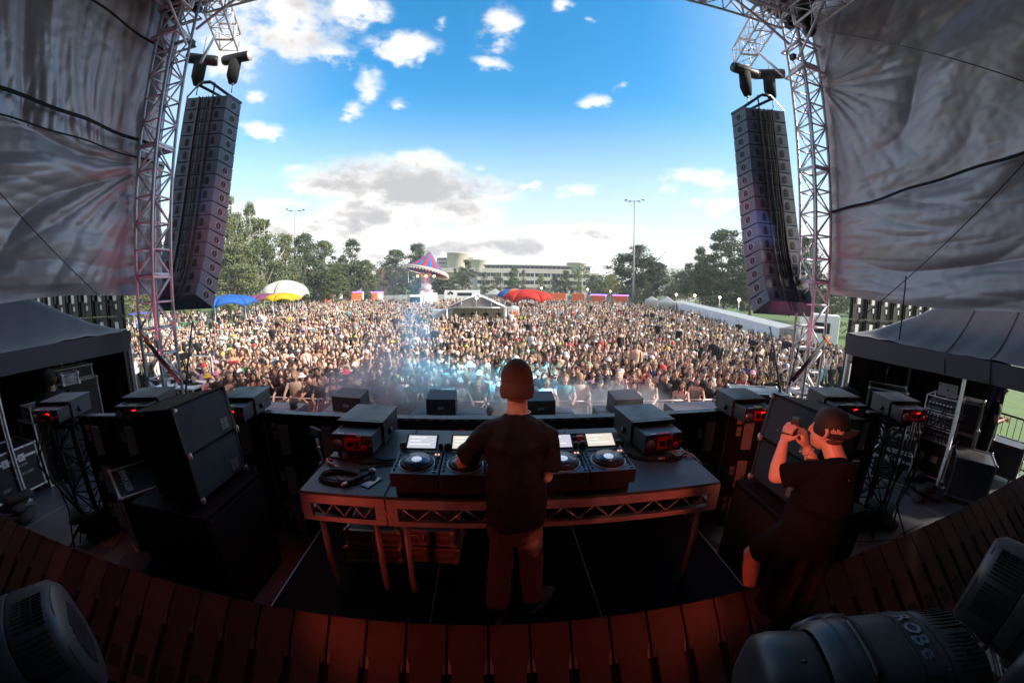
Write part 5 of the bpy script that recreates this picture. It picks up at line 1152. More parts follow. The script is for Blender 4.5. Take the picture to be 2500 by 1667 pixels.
# lasers
REDL=mat('red_panel',(.80,.02,.012),.4); RLED=mat('red_display',(.8,.02,.02),.4,emit=(1,.02,.02),est=1.6); BLED=mat('blue_led',(.05,.1,.9),.4,emit=(.1,.2,1),est=3)
def laser(p,rz,label,w=.38,l=.60,h=.155,disp=True,tape=False,yel=False):
    t=thing('show_laser',label,'laser projector',p,rz,'show lasers')
    BX=mat('laser_case',(.055,.058,.066),.42,.1,.12,6,.08,90)
    q=MB(); q.bb((-w/2+.02,0,.03),(w/2-.02,l*.45,.03+h)); q.build('rear_housing',BX,t,bevel=.006)
    q=MB(); q.bb((-w/2,l*.38,.02),(w/2,l,.065+h)); q.build('front_housing',BX,t,bevel=.006)
    q=MB(); q.bb((-w/2-.01,l*.36,.065+h+.001),(w/2+.01,l+.02,.065+h+.010)); q.build('lid',BX,t,bevel=.003)
    q=MB(); q.bb((-w/2-.012,l*.30,.045+h),(w/2+.012,l*.36-.001,.065+h+.009)); q.build('rain_lip',BLKM,t,bevel=.003)
    q=MB()
    for sx in(-1,1):
        for y_ in(.05,l-.06): q.tube([(sx*(w/2-.05),y_,0),(sx*(w/2-.05),y_,.03)],.018,8)
    q.build('foot',RUB,t)
    q=MB(); q.bb((-w*.16,-.004,.06),(w*.20,-.0005,.03+h*.86)); pnl=q.build('connector_panel',REDL if disp else BLKM,t)
    q=MB(); q.bb((-w*.10,-.012,.085),(w*.03,-.0045,.13)); q.bb((w*.07,-.02,.075),(w*.16,-.0045,.14)); q.build('socket',RUB,pnl)
    q=MB(); q.bb((w*.12,-.003,.03+h*.9),(w*.22,-.0006,.03+h*.98)); q.build('rating_label',WHITE,t)
    q=MB(); q.tube([(w*.28,-.002,.09),(w*.28,-.022,.09)],.024,14); q.build('key_switch',REDP if disp else RUB,t); q=MB(); q.tube([(w*.40,-.002,.11),(w*.40,-.016,.11)],.012,10); q.build('emergency_button',REDP,t)
    q=MB(); q.lathe([(.0,0),(.045,0),(.045,.004),(.0,.004)],20,0,Matrix.Translation((-w*.32,-.0045,.10))@Matrix.Rotation(R(90),4,'X'))
    for k in range(3): q.tube([(-w*.32+.015*(k+1)*math.cos(a_),-.007,.10+.015*(k+1)*math.sin(a_)) for a_ in np.linspace(0,6.283,17)],.0012,4)
    q.build('fan_grille',STEEL,t)
    q=MB(); q.bb((-w*.33,.01,.0305+h),(-w*.18,.03,.032+h)); q.build('white_tape',WHITE,t)
    if tape: q=MB(); q.bb((-w*.10,.008,.0305+h),(w*.13,.028,.032+h)); q.build('pink_tape',PINK,t)
    if yel: q=MB(); q.bb((-w*.1,.03,.0305+h),(w*.12,.075,.032+h)); q.build('warning_label',YEL,t)
    q=MB(); q.tube([(w*.0,.0,l and h*1.25+.073),(w*.0,.0,h*1.25+.074)],.001,4); 
    for sx in(-1,1): q=MB(); q.tube([(sx*(w/2+.001),l*.6,.09),(sx*(w/2+.02),l*.6,.09)],.03,16); q.build('bracket_knob',BLKM,t)
    if not tape:
        q=MB(); q.bb((w*.06,-.006,.03+h*.62),(w*.17,-.0045,.03+h*.76)); q.build('display',RLED,t)
    return t
laser((-1.09,2.545,.97),R(-3),'show laser with red connector panel on the left end of the equipment table',tape=True)
laser((1.36,2.50,.97),R(4),'show laser with red connector panel on the right end of the equipment table',tape=True)
FZ=1.0
laser((-2.62,3.02,FZ-.03),R(8),'show laser with yellow label left of the booth, nearest to the table',yel=True)
laser((-3.72,2.72,FZ),R(16),'wide show laser on the left low video wall beside the truss stand',w=.44,l=.6,yel=True)
laser((2.66,2.92,FZ-.03),R(-6),'show laser with yellow label right of the booth, nearest to the table',yel=True)
laser((3.78,2.66,FZ),R(-16),'show laser with yellow label on the low video wall behind the man with the cap',w=.44,l=.6,yel=True)
def stand(x,y,rz,side):
    t=thing('truss_stand','slim black truss stand on a steel base plate, %s wing'%side,'truss stand',(x,y,WZ),rz,'black truss stands'); BT=mat('black_truss',(.022,.022,.024),.4,.4)
    truss_parts(t,(0,0,.02),(0,0,1.42),.27,.30,.02,.011,up=(1,0,0),mt=BT); q=MB(); q.bb((-.42,-.42,0),(.42,.42,.012)); q.build('base_plate',mat('base_steel',(.19,.17,.16),.5,.3,.2,5),t,bevel=.004); q=MB(); q.bb((-.2,-.2,1.42),(.2,.2,1.44)); q.build('top_plate',BT,t)
    laser((x,y-.3,WZ+1.45),rz,'show laser on top of the black truss stand on the %s wing'%side,w=.42,l=.6)
    q=MB(); r=random.Random(3 if x<0 else 4)
    for k in range(5): q.tube([(x+r.uniform(-.1,.1),y-.32,WZ+1.5),(x+r.uniform(-.3,.3),y-.4,WZ+1.0),(x+r.uniform(-.35,.35),y-.3,WZ+.4),(x+r.uniform(-.3,.3),y-.3-r.random()*.3,WZ+.03)],.010,5)
    tag(q.build('power_cables',RUB,None,(x,y,WZ)),'loose black cables hanging from the laser on the %s truss stand'%side,'cables','hanging cable bunches')
stand(-4.95,2.72,R(20),'left'); stand(4.72,2.72,R(-20),'right')
# ---- table
TABF=mat('table_frame_aluminium',(.42,.36,.34),.5,.35,.25,7,.1,30,dirt=((.16,.10,.09),9,.64))
TTOP=mat('table_top_board',(.050,.050,.056),.45,0,.3,4,.1,50,dirt=((.16,.15,.15),18,.69))
def table(x0,x1,label,W=False):
    y0,y1,zt=2.0,3.14,.97; t=thing('stage_deck_table',label,'table',((x0+x1)/2,(y0+y1)/2,0),0,'staging decks used as tables'); O=t.location
    q=MB(); q.bb((x0+.004,y0+.004,zt-.016),(x1-.004,y1-.004,zt)); q.build('tabletop',TTOP,t,O,bevel=.003)
    q=MB()
    for ya in(y0,y1-.045): q.bb((x0+.002,ya,zt-.085),(x1-.002,ya+.045,zt-.017)); q.bb((x0+.002,ya,zt-.225),(x1-.002,ya+.04,zt-.185))
    for xa in(x0+.002,x1-.047): q.bb((xa,y0+.046,zt-.085),(xa+.045,y1-.046,zt-.017)); q.bb((xa,y0+.046,zt-.225),(xa+.045,y1-.046,zt-.185))
    q.build('frame_rail',TABF,t,O,bevel=.003)
    q=MB()
    for xa in(x0+.002,x1-.072): 
        for ya in(y0,y1-.05): q.bb((xa,ya+.001,zt-.184),(xa+.07,ya+.044,zt-.086))
    q.build('corner_block',TABF,t,O)
    q=MB(); n=max(2,round((x1-x0)/.24)); 
    for ya in(y0+.02,y1-.02):
        for k in range(n):
            a=x0+.09+(x1-x0-.18)*k/n; b=x0+.09+(x1-x0-.18)*(k+1)/n; m_=(a+b)/2
            q.tube([(a,ya,zt-.088),(m_,ya,zt-.184)],.0055,6); q.tube([(m_,ya,zt-.184),(b,ya,zt-.088)],.0055,6)
    q.build('lattice_rod',mat('lattice_rod',(.62,.55,.50),.35,.6),t,O)
    for xa in(x0+.10,x1-.10):
        for ya in(y0+.07,y1-.07): q=MB(); q.tube([(xa,ya,0),(xa,ya,zt-.226)],.024,10); q.build('leg',mat('table_leg',(.30,.24,.23),.5,.4),t,O)
    if W: text('W',.085,t,Matrix.Translation((x0+.03-O.x+.0,y0-.003-O.y,zt-.135))@Matrix.Rotation(R(90),4,'X'),mat('stencil',(.6,.4,.36),.6),name='stencil_letter',bold=True)
table(-1.29,-.69,'short staging deck table at the left, carrying cable coil and laser'); table(-.686,1.60,'long staging deck table carrying the four players and power strip',True)
# ---- players and mixer on a plinth
q=MB(); q.bb((-.62,2.05,.972),(.90,2.42,1.045)); tag(q.build('player_plinth',RUB,None,(.14,2.2,.972),bevel=.004),'low black plinth lifting the players above the table','plinth')
CDJ=mat('player_top',(.075,.08,.095),.36,.1,.1,6); SCR=mat('player_screen',(.3,.3,.3),.2,emit=(.80,.84,.95),est=.42); SCRW=mat('player_screen_warm',(.3,.3,.3),.2,emit=(1,.93,.80),est=.45)
JOG=mat('jog_plate',(.09,.115,.17),.22,.6); RINGM=mat('jog_ring',(.55,.57,.6),.3,.4)
def player(x,label,scr=SCR):
    t=thing('media_player',label,'media player',(x,2.0,1.047),0,'players in a row on the table'); t.rotation_euler=(R(4),0,0)
    q=MB(); q.bb((-.152,0,.0),(.152,.40,.095)); q.build('body',mat('player_body',(.018,.018,.02),.4),t,bevel=.006)
    q=MB(); q.bb((-.149,.003,.0955),(.149,.396,.100)); q.build('top_plate',CDJ,t,bevel=.003)
    s_=MB(); s_.T=Matrix.Translation((.0,.29,.106))@Matrix.Rotation(R(22),4,'X'); s_.bb((-.112,-.0,0),(.112,.135,.014)); h=s_.build('screen_housing',BOX,t,bevel=.004)
    s_=MB(); s_.T=Matrix.Translation((.0,.29,.106))@Matrix.Rotation(R(22),4,'X'); s_.bb((-.098,.010,.0145),(.098,.122,.0155)); s_.build('screen',scr,h)
    s_=MB(); s_.T=Matrix.Translation((.0,.29,.106))@Matrix.Rotation(R(22),4,'X')
    for k,(a,b) in enumerate(((-.085,.03),(-.085,-.01),(-.085,.06))): s_.bb((a,.10-k*.03,.0157),(b,.106-k*.03,.016))
    s_.build('screen_line',mat('screen_line',(.5,.5,.5),.3,emit=(1,1,1),est=.6),h)
    T=Matrix.Translation((0,.135,.1005)); q=MB(); q.lathe([(.118,0),(.118,.004),(.110,.005),(.108,0)],40,0,T); q.build('jog_light_ring',RINGM,t)
    q=MB(); q.lathe([(.106,.0),(.106,.014),(.100,.022),(.088,.025),(.088,.0)],40,0,T,rad=lambda a:1+.012*(round(a*20/math.pi/1)%2)); j=q.build('jog_wheel',BLK,t)
    q=MB(); q.lathe([(.089,.024),(.089,.030),(.034,.0305)],40,0,T); q.build('jog_plate',JOG,j); q=MB(); q.lathe([(.034,.0306),(.034,.0312),(0,.0314)],28,0,T); q.build('jog_display',mat('jog_display',(.5,.6,.7),.25,emit=(.75,.85,1),est=.3),j)
    q=MB(); r=random.Random(int(x*100)+9)
    for k in range(6): q.bb((-.10+.034*k,.262,.1005),(-.10+.034*k+.022,.268,.104))
    for k in range(8): q.box((.128,.03+.026*k,.102),(.020,.010,.006)) 
    for k in range(5): q.box((-.13,.05+.045*k,.102),(.012,.02,.006))
    for xx,yy in((.118,.205),(.138,.205),(.118,.15),(.138,.15)): q.box((xx,yy,.103),(.010,.012,.006))
    q.build('button',RUB,t)
    q=MB(); q.bb((.112,.03,.1005),(.145,.045,.1025)); q.bb((.112,.055,.1005),(.145,.066,.1025)); q.bb((-.05,.008,.1005),(.05,.013,.1015)); q.build('legend',STEEL,t)
    q=MB(); q.box((.128,.245,.103),(.012,.012,.006)); q.box((.108,.245,.103),(.012,.012,.006)); q.build('amber_button',mat('amber_button',(.7,.35,.2),.4,emit=(1,.5,.3),est=.6),t)
    q=MB(); q.lathe([(.016,0),(.016,.03),(.012,.036),(0,.037)],16,0,Matrix.Translation((.131,.335,.100))); q.build('selector_knob',BLK,t)
    q=MB(); q.lathe([(.026,0),(.026,.03),(.018,.042),(0,.045)],16,0,Matrix.Translation((-.131,.33,.100))); q.build('large_knob',BLK,t)
player(-.485,'media player at the far left of the row',SCR); player(-.172,'media player under the left forearm of the man in the beanie',SCRW); player(.455,'media player right of the man in the beanie',SCR); player(.765,'media player at the far right of the row, with a cream lit screen',SCRW)
t=thing('mixer','black mixer hidden behind the man in the beanie, between the players','mixer',(.14,2.0,1.047)); t.rotation_euler=(R(4),0,0)
q=MB(); q.bb((-.152,0,0),(.152,.4,.098)); q.build('body',BLK,t,bevel=.006); q=MB()
for i in range(6):
    for j in range(6): q.lathe([(.009,0),(.008,.016),(0,.017)],10,0,Matrix.Translation((-.12+.048*i,.12+.045*j,.098)))
q.build('knob',RUB,t)
# ---- small things on the table
def coil(c,rx,ry,n,r_,label,name='cable_coil',m=RUB,seed=1,tail=None):
    q=MB(); rr_=random.Random(seed)
    for k in range(n):
        a0=rr_.uniform(0,6); s1=rr_.uniform(.88,1.08); ox,oy=rr_.uniform(-.012,.012),rr_.uniform(-.012,.012); q.tube([(c[0]+ox+rx*s1*math.cos(a_),c[1]+oy+ry*s1*math.sin(a_),c[2]+r_+.007*(k%4)+.004*math.sin(a_*3+a0)) for a_ in np.linspace(0,2*math.pi,41)],r_,6)
    if tail: q.tube(tail,r_,6)
    return tag(q.build(name,m,None,c),label,'cable','coiled cables')
coil((-1.06,2.19,.97),.155,.085,6,.006,'coiled black microphone cable lying on the left table','cable_coil',seed=4,tail=[(-.92,2.22,.98),(-.96,2.32,.978),(-.80,2.42,.978),(-.6,2.46,.98)])
t=thing('microphone','black handheld microphone with round grille lying on the left table','microphone',(-.90,2.20,.995),R(50))
q=MB(); q.tube([(-.12,0,0),(-.10,0,0),(0,0,.002),(.05,0,.004)],[.012,.013,.016,.018],12); q.build('handle',BLK,t); q=MB(); q.ell((.085,0,.008),(.032,.028,.028),14,10); q.build('grille',STEEL,t); q=MB(); q.tube([(-.16,0,0),(-.12,0,0)],[.010,.0115],10); q.build('plug',ALU,t)
t=thing('phone','smartphone lying face up on the left table','phone',(-.825,2.17,.970),R(-24)); q=MB(); q.bb((-.038,-.075,.0005),(.038,.075,.009)); q.build('case',BLK,t,bevel=.006); q=MB(); q.bb((-.034,-.071,.0092),(.034,.071,.0097)); q.build('screen',mat('phone_glass',(.10,.11,.13),.06,.4),t)
t=thing('cable_joint','small silver cable connector lying inside the coil','connector',(-1.06,2.18,.978),R(-35)); q=MB(); q.tube([(-.035,0,.003),(.035,0,.003)],.007,10); q.build('barrel',mat('brass',(.5,.38,.28),.35,.7),t)
q=MB(); q.tube([(-1.27,2.45,.985),(-1.24,2.40,.985),(-1.17,2.36,.985)],.009,8); q.tube([(-1.17,2.36,.985),(-1.12,2.335,.985)],.006,8); tag(q.build('cable_connector',WHITE,None,(-1.2,2.4,.97)),'white and red cable connector at the left edge of the table','connector')
q=MB(); q.ell((-1.235,2.425,.99),(.022,.018,.016),10,8); tag(q.build('red_cable_tie',REDP,None,(-1.235,2.425,.97)),'red rubber tie beside the white connector on the left table','cable tie')
def cables(paths,r_,label,name='cable_run',m=RUB,grp='cables on the table'):
    q=MB()
    for p in paths:
        # smooth through points
        P=[Vector(a) for a in p]; out=[]
        for i in range(len(P)-1):
            p0=P[max(i-1,0)];p1=P[i];p2=P[i+1];p3=P[min(i+2,len(P)-1)]
            for k in range(6):
                u=k/6; out.append(.5*((2*p1)+(p2-p0)*u+(2*p0-5*p1+4*p2-p3)*u*u+(3*p1-p0-3*p2+p3)*u**3))
        out.append(P[-1]); q.tube(out,r_,6)
    return tag(q.build(name,m,None,paths[0][0]),label,'cable',grp)
z=.977
cables([[(-1.0,2.54,1.0),(-1.1,2.47,z),(-1.25,2.50,z),(-1.29,2.4,z),(-1.36,2.2,.85),(-1.40,2.1,.5)],[(-.95,2.54,1.0),(-.85,2.5,z),(-.7,2.52,z),(-.62,2.42,z)],[(-1.14,2.54,1.0),(-1.0,2.44,z),(-.8,2.46,z),(-.66,2.44,z)]],.007,'black cables spilling from the rear of the left laser')
cables([[(-.72,3.1,z),(-.70,2.95,z),(-.66,2.85,z+.01),(-.70,2.65,z),(-.72,2.5,z)],[(-.72,3.1,z),(-.67,2.95,z),(-.62,2.83,z+.01),(-.68,2.62,z),(-.70,2.46,z)]],.005,'grey cables looping back between the left laser and the players','cable_run',mat('grey_cable',(.25,.25,.25),.6))
cables([[(.5,2.95,z),(.75,3.0,z),(.95,2.92,z),(1.05,2.75,z),(1.0,2.6,z),(1.1,2.5,z),(1.35,2.42,z),(1.55,2.46,z),(1.62,2.55,z),(1.66,2.5,.9)],[(.3,2.9,z),(.6,2.85,z+.02),(.9,2.95,z),(1.1,2.85,z),(1.06,2.62,z),(1.2,2.45,z),(1.4,2.38,z),(1.58,2.48,z),(1.66,2.42,.85)],[(.95,2.70,z),(1.05,2.55,z),(1.2,2.42,z),(1.45,2.44,z)]],.0075,'black cables winding from the power strip to the right laser')
cables([[(1.42,2.50,1.0),(1.5,2.44,z),(1.58,2.42,z+.01),(1.66,2.34,.9),(1.68,2.3,.6)],[(1.45,2.50,1.0),(1.55,2.47,z+.02),(1.64,2.40,.93),(1.69,2.34,.6)]],.0055,'white cables curling off the right end of the table','cable_run',mat('white_cable',(.7,.7,.68),.5))
q=MB(); q.tube([(1.28,2.405,.992),(1.33,2.40,.992)],.010,8); tag(q.build('cable_connector',mat('copper_plug',(.75,.42,.32),.4,.3),None,(1.3,2.4,.97)),'coppery cable connector in front of the right laser','connector')
t=thing('power_strip','black power strip crowded with plugs behind the right players','power strip',(.62,2.66,.972),R(4))
q=MB(); q.bb((-.10,0,0),(.48,.09,.05)); q.build('strip',BLK,t,bevel=.006)
q=MB()
for k in range(4): q.lathe([(.024,0),(.024,.012),(.020,.013),(.018,.004),(0,.004)],16,0,Matrix.Translation((.14+.062*k,.045,.05)))
q.build('socket',mat('socket_grey',(.32,.33,.35),.4),t)
q=MB(); q.box((-.03,.045,.085),(.035,.04,.075)); q.box((.01,.05,.09),(.03,.04,.08)); q.box((.05,.04,.08),(.03,.04,.06)); q.box((-.07,.04,.07),(.03,.04,.05)); q.build('plug',RUB,t,bevel=.006)
q=MB(); q.box((.10,.05,.085),(.058,.05,.055)); q.build('red_adaptor',REDP,t,bevel=.008)
q=MB(); q.box((-.02,-.03,.02),(.05,.04,.03)); q.box((.16,.02,.07),(.02,.03,.04)); q.build('beige_plug',mat('beige_plug',(.55,.38,.30),.5),t,bevel=.005)
q=MB(); q.tube([(-.055,.05,.09),(-.03,.07,.15)],.006,6); q.build('stub_cable',mat('grey_cable',(.25,.25,.25)),t)
q=MB(); q.tube([(.09+.07*math.cos(a_)-.05,.0+.02*math.sin(a_),.06+.02*math.sin(a_)) for a_ in np.linspace(0,6.28,20)],.003,5); q.build('red_lead',REDP,t)
t=thing('gooseneck_lamp','small black clip lamp on a chrome arm at the left edge of the table','lamp',(-1.42,2.62,.90)); q=MB(); q.tube([(0,0,-.10),(.01,.01,0),(-.02,.03,.08),(-.03,.04,.16)],.010,8); q.ell((0,0,-.05),(.02,.02,.02),8,6); q.ell((-.02,.03,.08),(.018,.018,.018),8,6); q.build('arm',ALU,t); q=MB(); q.box((-.045,.05,.21),(.10,.035,.075),0,Matrix.Rotation(R(20),3,'Y')); q.build('lamp_head',BLK,t,bevel=.008); q=MB(); q.box((-.045,.031,.213),(.08,.003,.055),0,Matrix.Rotation(R(20),3,'Y')); q.build('lens',mat('lamp_lens',(.45,.47,.5),.15,.2),t)
# ---- flight cases
CASEW=mat('case_panel_brown',(.20,.09,.05),.42,0,.25,5); LAM=mat('case_laminate',(.022,.022,.026),.4,0,.2,6,.05,80)
def flight(name,label,loc,rz,w,d,h,panel=LAM,casters=True,lid=.3,latch=2,texts=(),alu=ALU,grp='road cases',handle=True,m44=None):
    t=thing(name,label,'road case',loc,rz,grp) if m44 is None else thing(name,label,'road case',group=grp,mtx=m44); z0=.11 if casters else 0.
    q=MB(); q.bb((-w/2,-d/2,z0),(w/2,d/2,z0+h)); q.build('body',panel,t)
    q=MB(); e=.018
    for x in(-w/2,w/2):
        for y in(-d/2,d/2): q.bb((x-e*.7,y-e*.7,z0-.002),(x+e*.7,y+e*.7,z0+h+.002))
        for z in(z0,z0+h): q.bb((x-e*.7,-d/2+e,z-e*.7),(x+e*.7,d/2-e,z+e*.7))
    for y in(-d/2,d/2):
        for z in(z0,z0+h): q.bb((-w/2+e,y-e*.7,z-e*.7),(w/2-e,y+e*.7,z+e*.7))
        if lid: zl=z0+h*(1-lid); q.bb((-w/2+e,y-.008,zl-.018),(w/2-e,y+.008,zl+.018))
    for x in(-w/2,w/2):
        if lid: zl=z0+h*(1-lid); q.bb((x-.008,-d/2+e,zl-.018),(x+.008,d/2-e,zl+.018))
    q.build('edge_trim',alu,t,bevel=.003)
    q=MB()
    for x in(-w/2,w/2):
        for y in(-d/2,d/2):
            for z in(z0,z0+h): q.ell((x,y,z),(.030,.030,.030),10,8)
    q.build('ball_corner',alu,t)
    for k in range(latch):
        xl=(-w/2)+w*(k+1)/(latch+1) if latch>1 else 0; q=MB(); zl=z0+h*(1-lid) if lid else z0+h*.5
        q.bb((xl-.055,-d/2-.012,zl-.055),(xl+.055,-d/2-.0095,zl+.055)); q.bb((xl-.045,-d/2-.016,zl-.045),(xl-.03,-d/2-.012,zl+.045)); q.bb((xl+.03,-d/2-.016,zl-.045),(xl+.045,-d/2-.012,zl+.045)); q.tube([(xl,-d/2-.02,zl-.02),(xl,-d/2-.02,zl+.03)],.012,8); q.build('latch',alu,t)
    if handle:
        for sx in(-1,1): q=MB(); xx=sx*(w/2+.003); q.bb((xx-.002,-.09,z0+h*.42),(xx+.002,.09,z0+h*.42+.12)); q.tube([(xx+sx*.02,-.06,z0+h*.42+.06),(xx+sx*.02,.06,z0+h*.42+.06)],.011,8); q.build('handle',alu,t)
    if casters:
        for x in(-w/2+.09,w/2-.09):
            for y in(-d/2+.09,d/2-.09): q=MB(); q.lathe([(0,-.018),(.048,-.018),(.048,.018),(0,.018)],16,0,Matrix.Translation((x,y,.048))@Matrix.Rotation(R(90),4,'Y')); q.bb((x-.028,y-.03,.048),(x+.028,y+.03,z0-.004)); q.build('castor',mat('castor',(.08,.09,.13),.4,.3),t)
    for (s_,sz,x,zz,mir,bold) in texts: text(s_,sz,t,Matrix.Translation((x,-d/2-.003,z0+zz))@Matrix.Rotation(R(90),4,'X'),mat('stencil_white',(.55,.53,.56),.6),name='stencil_lettering',mirror=mir,bold=bold)
    return t
CA=mat('case_trim_red',(.45,.33,.28),.4,.6)
for (x,y,z_,rz_,lab) in ((-1.02,2.66,0,4,'lower left of four brown equipment cases under the table'),(-.52,2.70,0,-3,'lower right of four brown equipment cases under the table'),(-1.0,2.68,.165,2,'upper left of four brown equipment cases under the table'),(-.56,2.72,.165,-2,'upper right of four brown equipment cases under the table')):
    flight('equipment_case',lab,(x,y,z_+.015),R(rz_),.46,.40,.13,CASEW,False,.45,1,(),CA,'four cases under the table',False)
# left wing cases
flight('road_case','large black road case lettered for fire extinguishers on the left wing',(-7.25,2.72,WZ),R(90),.80,.6,.66,LAM,True,.22,2,(('SHOWL',.060,.10,.40,True,False),('FIRE EXTING',.060,.10,.27,True,False),('HERS',.060,-.22,.14,True,False)),ALU)
flight('road_case','tall black road case lettered PA standing right of the fire extinguisher case',(-7.22,3.42,WZ),R(88),.44,.55,1.02,LAM,False,0,0,(('PA',.08,-.08,.58,True,True),('pashow',.05,.10,.46,True,False)),ALU)
flight('road_case','small pale grey case on top of the tall lettered case, left wing',(-7.2,3.44,WZ+1.03),R(85),.40,.36,.22,mat('pale_case',(.45,.45,.47),.4,.3),False,.4,2,(),ALU,handle=False)
flight('road_case','open topped rack case at the back of the left wing gazebo',(-7.35,4.25,WZ),R(75),.72,.5,1.45,LAM,False,0,1,(),ALUD)
flight('road_case','slim lid case lying on the rack case at the back of the left gazebo',(-7.35,4.25,WZ+1.47),R(75),.66,.3,.20,LAM,False,0,1,(),ALUD,handle=False)
flight('road_case','small silver case behind the laser on the left truss stand',(-7.0,3.98,WZ+1.47),R(70),.26,.3,.16,mat('pale_case',(.45,.45,.47)),False,.4,1,(),ALU,handle=True)
t=flight('road_case','large black case lettered mega power behind the left side fill',(-3.65,2.72,WZ),R(-30),.8,.75,.95,LAM,False,0,0,(),ALU)
text('MEGA POWER',.095,t,Matrix.Translation((.0,-.26,.962))@RZ(0),mat('stencil_white',(.55,.53,.56)),name='stencil_lettering',mirror=True,bold=True); text('WHITE',.09,t,Matrix.Translation((.2,-.379,.3))@Matrix.Rotation(R(90),4,'X')@RZ(R(90)),mat('stencil_red',(.6,.2,.15),.6),name='stencil_lettering',mirror=True,bold=True)
t=thing('water_bottle','clear water bottle on the rack case at the back of the left wing','bottle',(-7.05,3.62,WZ+1.26)); MB().lathe([(0,0),(.033,0),(.033,.15),(.014,.19),(.014,.21),(0,.21)],14).build('bottle_body',mat('bottle_plastic',(.55,.6,.7),.1,0,trans=.5),t); MB().lathe([(.016,.211),(.016,.232),(0,.232)],12).build('cap',mat('blue_cap',(.1,.15,.5),.4),t)
# right wing cases
flight('road_case','big upright black road case with violet lit top at the far right of the stage',(7.02,2.42,WZ),R(-62),.58,.62,.60,LAM,True,0,0,(),mat('case_trim_dark',(.14,.14,.16),.4,.6))
flight('road_case','black road case under a stack of rack units, right wing',(7.25,3.22,WZ),R(-78),.70,.6,.60,LAM,True,.0,2,(),ALU)
flight('road_case','black road case with pale trim behind the right truss stand',(6.55,3.55,WZ),R(-62),.60,.62,.50,LAM,False,.25,2,(),ALU)
flight('road_case','second black case on the pale trimmed case behind the right truss stand',(6.55,3.55,WZ+.53),R(-58),.58,.56,.36,LAM,False,.3,2,(),ALU)
flight('road_case','third open case on top behind the right truss stand, with two small units',(6.6,3.6,WZ+.91),R(-60),.46,.45,.24,LAM,False,0,1,(),ALU,handle=False)
flight('road_case','silver trimmed table case right behind the right tower',(4.95,5.6,WZ),R(-20),1.0,.6,1.0,mat('pale_case2',(.12,.13,.15),.4),False,.2,0,(),ALU)
flight('road_case','black case with a rounded cover in the back of the right wing',(7.3,4.4,WZ),R(-55),.7,.6,1.25,LAM,False,0,1,(),ALU)
flight('road_case','long black case along the drape at the back of the right wing',(6.3,4.6,WZ),R(-45),.9,.6,.57,LAM,True,.3,2,(),ALU)
flight('road_case','small violet lit case on castors outside at the right end of the stage',(8.75,2.45,WZ),R(-80),.55,.5,.55,LAM,True,0,0,(),mat('case_trim_dark',(.14,.14,.16)))
q=MB(); q.ell((0,0,.28),(.30,.24,.28),20,12); q.box((0,0,.06),(.58,.46,.12)); o=q.build('padded_cover',DRAPE); o.location=(6.3,4.6,WZ+.71); tag(o,'black padded cover over a console on the right wing','padded cover')
